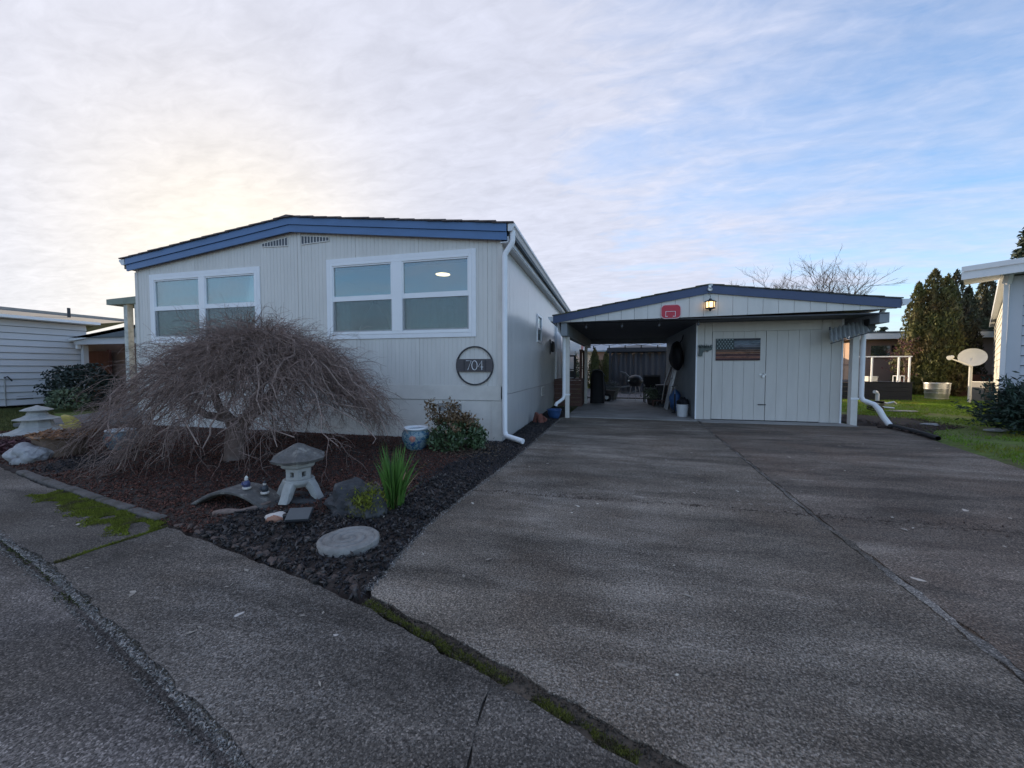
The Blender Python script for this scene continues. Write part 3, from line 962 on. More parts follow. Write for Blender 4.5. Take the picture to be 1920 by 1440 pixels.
# dirt packed in the crack between driveway and sidewalk, worn grit along the bed edge of the driveway
tt = nrng.random(3200)
gx = -1.22 + 2.9 * tt
gy = np.interp(gx, [-1.22, -0.40, 1.6], [1.735, 1.445, 0.66]) + nrng.normal(0, 0.028, 3200)
v, f = chips(np.column_stack([gx, gy, np.full(3200, -0.006)]), 0.014, tilt=.4)
tag(raw('crack_dirt', v, f, M['jointsoil'], kind='stuff'), 'brown dirt packed in the crack beside the sidewalk', 'dirt')
tt = nrng.random(2600)
gy = 1.8 + 7.6 * tt ** 1.6
gx = np.interp(gy, [1.8, 2.68, 5.3, 9.4], [-1.26, -1.33, -1.18, -1.09]) + nrng.normal(0.0, 0.016, 2600)
v, f = chips(np.column_stack([gx, gy, np.full(2600, 0.001)]), 0.014, tilt=.5)
tag(raw('edge_grit', v, f, M['rubble'], kind='stuff'), 'pale grit along the worn bed edge of the driveway', 'grit')
# leaves blown on concrete
lpv = np.vstack([scatter_in([(-6, 2.6), (-3, 1.6), (-1, 1.1), (-1.2, 1.65), (-3.2, 2.1)], 26), scatter_in([(-1, 2), (4, 2), (4.5, 8), (-1, 8)], 60)])
v, f = leaves(np.column_stack([lpv, np.full(len(lpv), 0.006)]), 0.045, 0.5, flat=0.95)
v[:, 2] = 0.006 + np.abs(v[:, 2] - 0.006) * 0.2
tag(raw('fallen_leaves', v, f, M['leaflitter'], kind='stuff'), 'small pale leaf scraps lying on the concrete', 'leaves')

# border stones along the sidewalk edge of the bed, low kerb pieces further left
ek = thing('low_kerb', 'low weathered concrete kerb pieces between sidewalk moss and mulch', 'kerb', (-4.6, 2.55, 0))
kp_ = [(-6.6, 2.95), (-5.9, 2.79), (-5.2, 2.64), (-4.5, 2.49), (-3.9, 2.37), (-3.4, 2.27)]
for a, b in zip(kp_[:-1], kp_[1:]):
    m = MB()
    pa, pb = Vector((*a, 0.0)), Vector((*b, 0.0))
    pb = pa.lerp(pb, 0.965)
    m.bar(pa + Vector((0, 0, -0.022 + rnd.uniform(-.008, .01))), pb + Vector((0, 0, -0.022 + rnd.uniform(-.012, .01))), 0.085, 0.10)
    o = m.build('kerb_piece', M['kerbstone'], ek)
    bevel(o, 0.02, 3)
for i in range(22):
    t = (i + rnd.uniform(-.3, .3)) / 21
    x = -3.12 + 1.80 * t
    y = np.interp(x, [-3.24, -1.73, -1.24], [2.245, 1.885, 1.80]) + rnd.uniform(-0.02, 0.03)
    a_, b_, c_ = rnd.uniform(.022, .058), rnd.uniform(.02, .036), rnd.uniform(.012, .026)
    o = MB().blob((0, 0, 0), (a_, b_, c_), 0.34, 1.7, 2, i * 1.3).build('edging_stone', M['edging'])
    o.location = (x, y, .008)
    o.rotation_euler = (rnd.uniform(-.2, .2), rnd.uniform(-.2, .2), rnd.uniform(-.9, .3))
    tag(o, 'small brown stone in the edging row between sidewalk and black mulch', 'stone', 'edging stones along the sidewalk')

# ================================================================== MAIN HOUSE
HX0, HX1, HY0, HY1 = -9.60, -1.67, 6.05, 25.0
PK = -5.60
house = thing('mobile_home', 'grey manufactured home with blue fascia and two white double windows', 'house', (-5.6, 6.05, 0))


def wall_top(x):
    return min(3.26 + 0.1145 * (3.97 - abs(x - PK)), 3.70)


win = [(-9.21, -6.41, 1.72, 3.13), (-4.94, -2.10, 1.72, 3.15)]


def grooved(m, a0, a1, spacing, zb, ztop, holes, place, depth=0.007, gw=0.012, seed=0):
    """wall sheet with real vertical grooves; place(a, d, z) -> point, d = depth into the wall"""
    pr = [(a0, 0.0)]
    a = a0 + spacing
    rr = random.Random(seed)
    while a < a1 - 0.02:
        if not any(abs(a - h) < 0.02 for hh in holes for h in hh[:2]):
            kq = int(round((a - a0) / spacing))
            g2, d2 = (gw * 1.5, depth * 2.2) if kq % 16 == 5 else (gw, depth)
            pr += [(a - g2 / 2, 0), (a - g2 / 4, d2), (a + g2 / 4, d2), (a + g2 / 2, 0)]
        a += spacing
    for h in holes:
        pr += [(h[0], 0.0), (h[1], 0.0)]
    pr.append((a1, 0.0))
    pr.sort(key=lambda q: q[0])
    for (p, dp), (q, dq) in zip(pr[:-1], pr[1:]):
        if q - p < 1e-6:
            continue
        mid_ = (p + q) / 2
        spans = [(zb, None)]
        for h in holes:
            if h[0] < mid_ < h[1]:
                spans = [(zb, h[2]), (h[3], None)]
        for z0, z1 in spans:
            t0 = ztop(p) if z1 is None else z1
            t1 = ztop(q) if z1 is None else z1
            m.add([place(p, dp, z0), place(q, dq, z0), place(q, dq, t1), place(p, dp, t0)], [(0, 1, 2, 3)])


m = MB()
holes = [(w[0] + .06, w[1] - .06, w[2] + .06, w[3] - .06) for w in win]
grooved(m, HX0, HX1, 0.0762, 0.90, wall_top, holes, lambda a, d, z: (a, HY0 + d, z), 0.0045, 0.009)
m.build('front_siding', M['siding'], house)
m = MB()
sw = (9.25, 9.90, 1.84, 2.52)
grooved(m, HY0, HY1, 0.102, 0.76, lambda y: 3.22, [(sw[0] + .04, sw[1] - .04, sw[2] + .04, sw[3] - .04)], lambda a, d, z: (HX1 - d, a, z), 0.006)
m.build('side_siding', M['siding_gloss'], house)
MB().box(HX0, HX0 + .04, HY0 + .02, HY1, 0, 3.2).build('left_wall', M['siding'], house)
MB().box(HX0, HX1, HY1 - .04, HY1, 0, 3.2).build('rear_wall', M['siding'], house)
# skirting
MB().box(HX0, HX1 - 0.012, HY0 - 0.006, HY0 + 0.03, 0.675, 0.915).build('skirt_band', M['skirt'], house)
for x0, x1 in ((HX0, -8.40), (-8.397, -7.18), (-7.177, -5.96), (-5.957, -4.74), (-4.737, -3.52), (-3.517, HX1 - 0.17)):
    MB().box(x0, x1, HY0 + 0.006, HY0 + 0.035, 0.0, 0.668).build('skirt_panel', M['skirt'], house)
MB().box(HX1 - .165, HX1 + .004, HY0 - .012, HY0 + .03, 0.0, 0.668).build('corner_skirt_trim', M['skirt'], house)
for i in range(8):
    y0 = HY0 + 0.04 + i * 1.22
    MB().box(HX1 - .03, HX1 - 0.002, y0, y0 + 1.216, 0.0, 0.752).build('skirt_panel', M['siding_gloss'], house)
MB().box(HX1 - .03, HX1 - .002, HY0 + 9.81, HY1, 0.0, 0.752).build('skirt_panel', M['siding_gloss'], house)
# corner boards
MB().box(HX1 - .055, HX1 + .012, HY0 - .014, HY0 + .05, 0.92, 3.20).build('corner_board', M['skirt'], house)
MB().box(HX0 - .012, HX0 + .06, HY0 - .014, HY0 + .05, 0.92, 3.20).build('corner_board', M['skirt'], house)
MB().box(-5.545, -5.475, HY0 - .012, HY0 + .02, 0.92, 3.69).build('seam_batten', M['siding'], house)
m = MB()
m.box(HX1 - .011, HX1 + .006, HY0 + .012, HY0 + .022, 0.7, 3.2)
m.build('corner_gap', M['dark'], house)


# attic vents: a recessed board with slots
def slot_vent(x0, x1, zb0, zb1, zt0, zt1, n):
    v_ = MB().prism_xz([(x0, zb0), (x1, zb1), (x1, zt1), (x0, zt0)], HY0 - .014, HY0 - .002).build('gable_vent', M['siding'], house)
    s_ = MB()
    for i in range(n):
        t0, t1 = (i + .16) / n, (i + .80) / n
        e = 0.018
        s_.prism_xz([(x0 + (x1 - x0) * t0, zb0 + (zb1 - zb0) * t0 + e), (x0 + (x1 - x0) * t1, zb0 + (zb1 - zb0) * t1 + e),
                     (x0 + (x1 - x0) * t1, zt0 + (zt1 - zt0) * t1 - e), (x0 + (x1 - x0) * t0, zt0 + (zt1 - zt0) * t0 - e)], HY0 - .017, HY0 - .010)
    s_.build('vent_slots', M['ventgrey'], v_)


slot_vent(-6.34, -5.76, 3.475, 3.455, 3.555, 3.630, 9)
slot_vent(-5.46, -4.87, 3.455, 3.475, 3.630, 3.560, 9)
# foundation vent
fv = MB().box(-2.80, -2.34, HY0 - .010, HY0 + .02, 0.47, 0.63).build('skirt_vent', M['skirt'], house)
s_ = MB()
for i in range(3):
    for j in range(8):
        s_.box(-2.785 + i * .152, -2.785 + i * .152 + .122, HY0 - .013, HY0 - .006, 0.485 + j * .017, 0.493 + j * .017)
s_.build('vent_slots', M['ventgrey'], fv)
m = MB().box(HX1 - .006, HX1 + .008, 9.95, 10.35, 0.48, 0.72).build('skirt_vent', M['skirt'], house)
s_ = MB()
for j in range(7):
    s_.box(HX1 + .004, HX1 + .011, 9.98, 10.32, 0.505 + j * .029, 0.518 + j * .029)
s_.build('vent_slots', M['ventgrey'], m)

# roof: deck, shingle courses, fascia boards, soffit
RY0, RY1 = 5.93, 25.3
RXL, RXR = -9.72, -1.55
RPX = -5.64
TL = lambda x: 3.475 + 0.1145 * (4.085 - abs(x - RPX))   # roof deck top along x
m = MB()
m.prism_xz([(RXL - .10, TL(RXL - .10) - .19), (RPX, TL(RPX) - .19), (RXR + .08, TL(RXR + .08) - .19), (RXR + .08, TL(RXR + .08) - .012), (RPX, TL(RPX) - .012), (RXL - .10, TL(RXL - .10) - .012)], RY0 + .06, RY1)
m.build('roof', M['roofgrey'], house)
roof = house.children[-1]
ncs = 15
for side in (-1, 1):
    for i in range(ncs):
        # course i from eave to ridge, each laps the one below
        w_ = 4.19 / ncs
        e0 = 4.20 - i * w_
        e1 = e0 - w_ * 1.25
        xa, xb = RPX + side * e0, RPX + side * max(e1, 0.0)
        za, zb_ = TL(xa) + .016, TL(xb) + .004
        m = MB()
        yy = RY0 - 0.035
        for kk in range(22):
            y1 = yy + (RY1 - RY0 + .07) / 22 - 0.006
            dz = rnd.uniform(-.003, .004)
            dd = rnd.uniform(-.01, .01) if kk == 0 else 0
            m.add([(xa, yy + dd, za + dz - .02), (xb, yy + dd, zb_ - .02 + dz), (xb, y1, zb_ - .02 + dz), (xa, y1, za - .02 + dz),
                   (xa, yy + dd, za + dz), (xb, yy + dd, zb_ + dz), (xb, y1, zb_ + dz), (xa, y1, za + dz)],
                  [(0, 3, 2, 1), (4, 5, 6, 7), (0, 1, 5, 4), (1, 2, 6, 5), (2, 3, 7, 6), (3, 0, 4, 7)])
            yy = y1 + 0.006
        m.build('shingle_course', M['shingle'], roof)
m = MB()
for kk in range(42):
    y0 = RY0 - .045 + kk * .46
    z = TL(RPX) + .022 + (kk % 2) * .006
    m.add([(RPX - .16, y0, z - .030), (RPX, y0, z), (RPX + .16, y0, z - .030), (RPX - .16, y0 + .5, z - .036), (RPX, y0 + .5, z - .008), (RPX + .16, y0 + .5, z - .036),
           (RPX, y0, z - .045), (RPX, y0 + .5, z - .05)], [(0, 1, 4, 3), (1, 2, 5, 4), (0, 6, 1), (6, 2, 1)])
m.build('ridge_cap', M['shingle'], roof)
for side in (-1, 1):
    xe = RXL + .02 if side < 0 else RXR - .01
    for nm, d0, d1, yo in (('fascia_board', -0.012, -0.135, 0.0), ('fascia_board', -0.139, -0.262, 0.022)):
        za, zb_ = TL(xe), TL(RPX)
        MB().prism_xz([(xe, za + d1), (RPX, zb_ + d1), (RPX, zb_ + d0), (xe, za + d0)][::side], RY0 + yo, RY0 + yo + .03).build(nm, M['blue'], house)
MB().box(HX1, RXR + .0, RY0 + .05, RY1, 3.185, 3.20).build('eave_soffit', M['white'], house)
MB().box(RXR - .01, RXR + .015, RY0 + .06, RY1, 3.20, 3.45).build('eave_fascia', M['gutter'], house)


def gutter(parent, x0, x1, y0, y1, zt):
    d = 0.11
    s = 1 if x1 > x0 else -1
    w = abs(x1 - x0)
    pr = [(x0, zt), (x0, zt - d), (x0 + s * w * .55, zt - d), (x0 + s * w * .8, zt - d * .55), (x1, zt - d * .35), (x1, zt),
          (x1 - s * .008, zt), (x1 - s * .008, zt - d * .30), (x0 + s * w * .75, zt - d * .5), (x0 + s * w * .5, zt - d + .008), (x0 + s * .008, zt - d + .008), (x0 + s * .008, zt)]
    m_ = MB()
    m_.prism_xz(pr, y0, y1)
    m_.prism_xz([pr[0], pr[1], pr[2], pr[3], pr[4], pr[5]], y0 - .004, y0)
    return m_.build('gutter', M['gutter'], parent)


g_ = gutter(house, RXR + .016, RXR + .130, RY0 - .0, 21.0, 3.45)
gutter(house, RXL - .0, RXL - .14, RY0, 21.0, 3.45)


def rect_tube(m, path, w, h):
    for p, q in zip(path[:-1], path[1:]):
        m.bar(p, q, w, h, up=(0, 1, 0) if abs(Vector(q).z - Vector(p).z) > .001 else (0, 0, 1))


m = MB()
m.tube([(-1.475, 6.00, 3.36), (-1.475, 6.00, 3.22), (-1.485, 6.00, 3.17), (-1.595, 5.99, 3.01), (-1.60, 5.985, 2.96), (-1.60, 5.985, 0.20), (-1.585, 5.975, 0.14), (-1.55, 5.955, 0.115), (-1.26, 5.80, 0.075)],
       [.042] * 9, 10)
o = m.build('downspout', M['white'], house)
smooth_edges(o, 50)


# windows
def window(x0, x1, z0, z1, mull, lamp=False):
    y = HY0
    ow = 0.075
    fr = MB()
    # vinyl frame: outer ring + centre mullion + two meeting rails
    X0, X1, Z0, Z1 = x0 + ow, x1 - ow, z0 + ow, z1 - ow
    fw_ = 0.05
    ma, mb = mull
    fr.box(X0, X0 + fw_, y - .022, y + .05, Z0, Z1)
    fr.box(X1 - fw_, X1, y - .022, y + .05, Z0, Z1)
    fr.box(X0 + fw_, X1 - fw_, y - .022, y + .05, Z1 - fw_, Z1)
    fr.box(X0 + fw_, X1 - fw_, y - .022, y + .05, Z0, Z0 + fw_)
    fr.box(ma + .03, mb - .03, y - .024, y + .05, Z0 + fw_, Z1 - fw_)
    w_ = fr.build('window', M['vinyl'], house)
    bevel(w_, .004, 1)
    zm = (z0 + z1) / 2 + .0
    for a, b in ((X0 + fw_, ma + .03), (mb - .03, X1 - fw_)):
        # upper sash set back a little, lower sash proud
        r_ = MB().box(a, b, y - .012, y + .02, zm - .04, zm + .045).build('meeting_rail', M['vinyl'], w_)
        s_ = MB()
        s_.box(a, a + .022, y - .008, y + .02, zm + .045, Z1 - fw_)
        s_.box(b - .022, b, y - .008, y + .02, zm + .045, Z1 - fw_)
        s_.box(a + .022, b - .022, y - .008, y + .02, Z1 - fw_ - .022, Z1 - fw_)
        s_.build('upper_sash', M['vinyl'], w_)
        s_ = MB()
        s_.box(a, a + .026, y + .0, y + .03, Z0 + fw_, zm - .04)
        s_.box(b - .026, b, y + .0, y + .03, Z0 + fw_, zm - .04)
        s_.box(a + .026, b - .026, y + .0, y + .03, Z0 + fw_, Z0 + fw_ + .03)
        s_.build('lower_sash', M['vinyl'], w_)
        MB().box(a + .02, b - .02, y + .012, y + .016, zm + .04, Z1 - fw_ - .02).build('pane', M['glass'], w_)
        MB().box(a + .024, b - .024, y + .022, y + .026, Z0 + fw_ + .028, zm - .038).build('pane', M['glass'], w_)
        MB().box(a + .012, b - .004, y - .006, y - .004, Z0 + fw_ + .004, zm - .042).build('insect_screen', M['screen'], w_)
        s_ = MB()
        s_.box(a + .004, a + .012, y - .010, y - .002, Z0 + fw_ + .004, zm - .042)
        s_.box(a + .012, b - .004, y - .010, y - .002, Z0 + fw_ + .0, Z0 + fw_ + .008)
        s_.build('screen_frame', M['steel'], w_)
    # flat casing round the frame
    for nm, q in (('casing', (x0, x0 + ow, z0, z1)), ('casing', (x1 - ow, x1, z0, z1)), ('casing', (x0 + ow, x1 - ow, z1 - ow, z1)), ('casing', (x0 + ow, x1 - ow, z0, z0 + ow))):
        c_ = MB().box(q[0], q[1], y - .018, y + .0, q[2], q[3]).build(nm, M['white'], w_)
        bevel(c_, .004, 1)
    # room behind
    rm = MB()
    ya, yb = y + .06, y + 3.2
    xa, xb, zc_, zf = x0 - .25, x1 + .25, 2.96, 1.0
    rm.add([(xa, ya, zf), (xb, ya, zf), (xb, yb, zf), (xa, yb, zf), (xa, ya, zc_), (xb, ya, zc_), (xb, yb, zc_), (xa, yb, zc_)],
           [(0, 1, 2, 3), (4, 7, 6, 5), (3, 2, 6, 7), (0, 3, 7, 4), (1, 5, 6, 2)])
    rm.build('room', M['interior'], house)
    return w_


def curtain(parent, x0, x1, z0, z1, y, folds, taper=0.0):
    m_ = MB()
    nx, nz = folds * 6, 6
    for j in range(nz + 1):
        tz = j / nz
        z = z0 + (z1 - z0) * tz
        for i in range(nx + 1):
            t = i / nx
            a = x0 + (x1 - x0) * t
            if taper:
                a = a + taper * (1 - tz) * (t)
            m_.v.append((a, y + .025 * math.sin(t * folds * 2 * math.pi), z))
    for j in range(nz):
        for i in range(nx):
            a = j * (nx + 1) + i
            m_.f.append((a, a + 1, a + nx + 2, a + nx + 1))
    o_ = m_.build('curtain', M['curtain'], parent, smooth=True)
    md = o_.modifiers.new('thickness', 'SOLIDIFY')
    md.thickness = 0.003
    return o_


w1 = window(*win[0], (-7.93, -7.72))
w2 = window(*win[1], (-3.66, -3.40))
curtain(w1, -9.05, -7.86, 1.75, 3.0, HY0 + .11, 9)
curtain(w1, -7.78, -6.55, 1.75, 3.0, HY0 + .11, 9)
curtain(w2, -4.82, -4.50, 1.75, 2.45, HY0 + .11, 3)
curtain(w2, -3.74, -3.60, 1.75, 2.45, HY0 + .11, 2, -0.05)
curtain(w2, -3.42, -2.25, 1.75, 2.43, HY0 + .13, 9)
# plant/ornament silhouette on the sill behind glass
lampc = thing('ceiling_light', 'round warm ceiling light glowing inside the right-hand window', 'light', (-2.97, 6.70, 2.96))
MB().lathe([(0.150, 0.0), (0.155, -0.012), (0.142, -0.022)], 28, (-2.97, 6.70, 2.957)).build('trim_ring', M['white'], lampc, smooth=True)
MB().lathe([(0.135, -.018), (0.13, -.028), (0.02, -.034)], 28, (-2.97, 6.70, 2.957)).build('diffuser', M['glow'], lampc, smooth=True)
tlp = thing('table_lamp', 'dark conical lamp standing behind the glass of the right window', 'lamp', (-4.42, 6.75, 1.0))
MB().lathe([(.16, .0), (.16, .02), (.03, .05), (.028, .70), (.02, .78)], 14, (-4.42, 6.75, 1.0)).build('stand', M['iron'], tlp, smooth=True)
MB().lathe([(.36, .62), (.30, .95), (.16, 1.28), (.04, 1.46)], 20, (-4.42, 6.75, 1.0)).build('shade', mk('dark_green_shade', (.05, .06, .055), .8, .3, 8), tlp, smooth=True)
MB().lathe([(.03, 1.46), (.045, 1.50), (.02, 1.56), (.008, 1.60)], 10, (-4.42, 6.75, 1.0)).build('finial', M['black'], tlp, smooth=True)

# small side window
m = MB()
y0, y1, z0, z1 = sw
m.box(HX1 - .01, HX1 + .022, y0, y0 + .05, z0, z1)
m.box(HX1 - .01, HX1 + .022, y1 - .05, y1, z0, z1)
m.box(HX1 - .01, HX1 + .022, y0 + .05, y1 - .05, z1 - .05, z1)
m.box(HX1 - .01, HX1 + .022, y0 + .05, y1 - .05, z0, z0 + .05)
m.box(HX1 - .01, HX1 + .016, y0 + .05, y1 - .05, (z0 + z1) / 2 - .02, (z0 + z1) / 2 + .02)
w3 = m.build('side_window', M['vinyl'], house)
zm = (z0 + z1) / 2
MB().box(HX1 - .012, HX1 - .008, y0 + .05, y1 - .05, z0 + .05, zm - .02).build('pane', M['glass'], w3)
MB().box(HX1 - .012, HX1 - .008, y0 + .05, y1 - .05, zm + .02, z1 - .05).build('pane', M['glass'], w3)
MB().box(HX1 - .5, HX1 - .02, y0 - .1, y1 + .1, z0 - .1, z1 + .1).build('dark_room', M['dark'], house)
# side door with white frame beside the landing
d_ = MB().box(HX1 + .0, HX1 + .03, 12.75, 13.65, 0.86, 2.86).build('side_door', M['white'], house)
m = MB()
m.box(HX1, HX1 + .045, 12.66, 12.75, .84, 2.95)
m.box(HX1, HX1 + .045, 13.65, 13.74, .84, 2.95)
m.box(HX1, HX1 + .045, 12.75, 13.65, 2.86, 2.95)
m.build('door_frame', M['white'], d_)
MB().tube([(HX1 + .03, 12.83, 1.85), (HX1 + .09, 12.83, 1.85), (HX1 + .09, 12.95, 1.85)], .015, 6).build('handle', M['steel'], d_)
# wall sconce on the side wall
sc = thing('wall_sconce', 'slim black wall sconce on the side wall of the house', 'lamp', (HX1, 11.45, 1.75))
MB().box(HX1, HX1 + .02, 11.39, 11.51, 1.62, 2.06).build('back_plate', M['black'], sc)
MB().lathe([(.03, 0), (.055, .03), (.055, .26), (.035, .30), (.01, .33)], 8, (HX1 + .08, 11.45, 1.68)).build('lamp_body', M['black'], sc)
MB().bar((HX1 + .01, 11.45, 2.02), (HX1 + .08, 11.45, 1.99), .02, .02).build('arm', M['black'], sc)

# house number sign
sg = thing('house_number_sign', 'round iron hoop sign with dark plate reading 704', 'sign', (-2.125, HY0, 0.93))
cxs, czs, rs = -2.125, 1.245, 0.312
m = MB()
nn = 56
for rr_, yy in ((rs - .011, HY0 - .030), (rs + .011, HY0 - .030), (rs + .011, HY0 - .006), (rs - .011, HY0 - .006)):
    for kk in range(nn):
        t = 2 * math.pi * kk / nn
        m.v.append((cxs + rr_ * math.cos(t), yy, czs + rr_ * math.sin(t)))
for i in range(4):
    for kk in range(nn):
        k2 = (kk + 1) % nn
        i2 = (i + 1) % 4
        m.f.append((i * nn + kk, i * nn + k2, i2 * nn + k2, i2 * nn + kk))
m.build('ring', M['iron'], sg)
pl = MB().box(cxs - .309, cxs + .309, HY0 - .036, HY0 - .012, 1.148, 1.355).build('plate', M['signwood'], sg)
dg = MB()
gy, gz, gh, gw = HY0 - .040, 1.176, .150, .088
gx = cxs - .140
dg.tube([(gx, gy, gz + gh), (gx + gw, gy, gz + gh), (gx + gw * .32, gy, gz)], .0058, 6)
gx = cxs + .005
dg.tube([(gx + gw * .52 * math.cos(2 * math.pi * i / 24), gy, gz + gh / 2 + gh / 2 * math.sin(2 * math.pi * i / 24)) for i in range(25)], .0058, 6)
gx = cxs + .065
dg.tube([(gx + gw * .74, gy, gz), (gx + gw * .74, gy, gz + gh), (gx, gy, gz + gh * .32), (gx + gw, gy, gz + gh * .32)], .0058, 6)
dg.build('digits', M['white'], pl)
for dx in (-.175, .19):
    MB().box(cxs + dx - .006, cxs + dx + .006, HY0 - .041, HY0 - .035, 1.165, 1.34).build('bracket', M['iron'], sg)

# left porch awning with posts
pa = thing('porch_awning', 'small mossy porch roof on white posts at left of the house', 'porch', (-12.2, 7.4, 0))
m = MB()
m.add([(-12.74, 7.35, 2.86), (-9.61, 7.35, 2.86), (-9.61, 11.0, 2.86), (-12.74, 11.0, 2.86), (-12.74, 7.35, 3.0), (-9.61, 7.35, 3.12), (-9.61, 11, 3.12), (-12.74, 11, 3.0)],
      [(0, 3, 2, 1), (4, 5, 6, 7), (0, 1, 5, 4), (1, 2, 6, 5), (2, 3, 7, 6), (3, 0, 4, 7)])
m.build('awning_roof', M['porchgreen'], pa)
MB().box(-12.25, -12.12, 7.42, 7.55, 0.0, 2.858).build('post', M['porchpost'], pa)
MB().box(-11.80, -11.69, 7.38, 7.49, 0.0, 2.858).build('post', M['porchpost'], pa)
MB().box(-12.5, -9.62, 7.40, 11, 0.0, 0.28).build('porch_floor', M['deck'], pa)
for i in range(7):
    MB().box(-12.32 + i * .02, -12.30 + i * .02, 8.2 + i * .4, 8.23 + i * .4, 0.28, 1.2).build('baluster', M['porchpost'], pa)

# ================================================================== CARPORT AND SHED
cp = thing('carport', 'low carport with navy fascia and grey board gable over the driveway', 'carport', (2.05, 9.5, 0))
CY0, CY1 = 9.0, 14.9
cpk = (2.06, 2.97)
cl, cr = (-1.24, 2.425), (5.40, 2.535)


def ctop(x):
    return cpk[1] + (cl[1] - cpk[1]) * (cpk[0] - x) / (cpk[0] - cl[0]) if x < cpk[0] else cpk[1] + (cr[1] - cpk[1]) * (x - cpk[0]) / (cr[0] - cpk[0])


def cbot(x):
    return 2.262 + (x + 1.15) / 6.5 * 0.085


m = MB()
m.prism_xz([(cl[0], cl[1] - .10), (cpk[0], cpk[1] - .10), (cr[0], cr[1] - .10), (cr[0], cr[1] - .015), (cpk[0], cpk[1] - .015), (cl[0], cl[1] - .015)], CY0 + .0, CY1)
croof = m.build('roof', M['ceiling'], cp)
for side in (-1, 1):
    e = cl if side < 0 else cr
    n_ = 12
    for i in range(n_):
        t0, t1 = i / n_, min(1, (i + 1.25) / n_)
        xa, xb = e[0] + (cpk[0] - e[0]) * t0 - .02 * (1 if side < 0 else -1) * (i == 0), e[0] + (cpk[0] - e[0]) * t1
        za, zb_ = ctop(xa) + .016, ctop(xb) + .004
        m = MB()
        yy = CY0 - .055
        for kk in range(8):
            y1 = yy + (CY1 - CY0 + .08) / 8 - .005
            dz = rnd.uniform(-.004, .006)
            m.add([(xa, yy, za + dz - .022), (xb, yy, zb_ - .022 + dz), (xb, y1, zb_ - .022 + dz), (xa, y1, za - .022 + dz),
                   (xa, yy, za + dz), (xb, yy, zb_ + dz), (xb, y1, zb_ + dz), (xa, y1, za + dz)],
                  [(0, 3, 2, 1), (4, 5, 6, 7), (0, 1, 5, 4), (1, 2, 6, 5), (2, 3, 7, 6), (3, 0, 4, 7)])
            yy = y1 + .005
        m.build('shingle_course', M['mossroof'], croof)
for e, s in ((cl, 1), (cr, -1)):
    MB().prism_xz([(e[0], e[1] - .185), (cpk[0], cpk[1] - .185), (cpk[0], cpk[1] - .016), (e[0], e[1] - .016)][::s], CY0 - .035, CY0 + .0).build('fascia_board', M['navy'], cp)
# gable boards
xb = cl[0] + .12
bw = 0.28
x = xb
while x < cr[0] - .06:
    x1 = min(x + bw - .006, cr[0] - .04)
    pts_ = [(x, cbot(x)), (x1, cbot(x1)), (x1, max(ctop(x1) - .19 + .02, cbot(x1) + .004)), (x, max(ctop(x) - .19 + .02, cbot(x) + .004))]
    if x < cpk[0] < x1:
        pts_ = [pts_[0], pts_[1], pts_[2], (cpk[0], ctop(cpk[0]) - .17), pts_[3]]
    MB().prism_xz(pts_, CY0 + .004, CY0 + .028).build('gable_board', M['siding'], cp)
    x += bw
MB().prism_xz([(xb, cbot(xb) + .01), (cr[0] - .05, cbot(cr[0]) + .01), (cpk[0], cpk[1] - .12)], CY0 + .03, CY0 + .05).build('gable_backing', M['dark'], cp)
# ceiling
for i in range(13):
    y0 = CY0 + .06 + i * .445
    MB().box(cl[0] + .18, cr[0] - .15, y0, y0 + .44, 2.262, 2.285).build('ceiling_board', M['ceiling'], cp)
# beams and posts
MB().bar((-1.0, 9.08, 2.11), (-0.70, 14.85, 2.11), .14, .29).build('side_beam', M['beam'], cp)
MB().bar((5.20, 9.07, 2.19), (5.10, 14.85, 2.15), .16, .20).build('side_beam', M['beam'], cp)
MB().box(-.72, 5.0, 14.72, 14.86, 2.10, 2.26).build('rear_beam', M['beam'], cp)
for (x, y, w_, zt) in ((-0.955, 9.50, .10, 1.97), (-0.72, 13.35, .10, 1.97), (5.045, 9.69, .125, 2.02), (5.0, 14.78, .1, 2.1)):
    o = MB().box(x - w_ / 2, x + w_ / 2, y - w_ / 2, y + w_ / 2, -.05, zt).build('post', M['skirt'], cp)
    bevel(o, .006, 1)
for (x, y, w_) in ((-0.955, 9.50, .10), (5.045, 9.69, .125)):
    MB().box(x - w_ / 2 - .008, x + w_ / 2 + .02, y - w_ / 2 - .008, y - w_ / 2, .545, .585).build('pipe_strap', M['white'], cp)
# gutters at both eaves with downspouts
gutter(cp, cr[0] + .005, cr[0] + .15, CY0 - .05, CY1, cr[1] - .02)
gutter(cp, cl[0] - .005, cl[0] - .12, CY0 - .02, CY1, cl[1] - .03)
o = MB().tube([(-1.16, 9.30, 2.30), (-1.14, 9.34, 2.12), (-1.05, 9.44, 1.98), (-1.035, 9.45, 1.9), (-1.035, 9.45, .55), (-1.05, 9.43, .47), (-1.13, 9.34, .40), (-1.19, 9.27, .36), (-1.21, 9.25, .30)], .040, 10).build('downspout', M['white'], cp)
smooth_edges(o, 50)
o = MB().tube([(5.44, 9.50, 2.44), (5.40, 9.56, 2.28), (5.20, 9.62, 2.08), (5.165, 9.63, 2.0), (5.165, 9.63, .62), (5.19, 9.62, .54), (5.26, 9.58, .50), (5.34, 9.53, .46), (5.40, 9.48, .36), (5.46, 9.44, .20), (5.53, 9.38, .06)],
              [.045] * 6 + [.048, .05, .055, .055, .055], 10).build('downspout', M['white'], cp)
smooth_edges(o, 50)
dp = MB()
path_, rad_ = [], []
A_, B_ = Vector((5.52, 9.39, .05)), Vector((5.34, 7.90, .04))
for i in range(81):
    t = i / 80
    p = A_.lerp(B_, t)
    path_.append((p.x + .05 * math.sin(t * 3.2), p.y, p.z))
    rad_.append(.038 + (.005 if i % 2 else -.002))
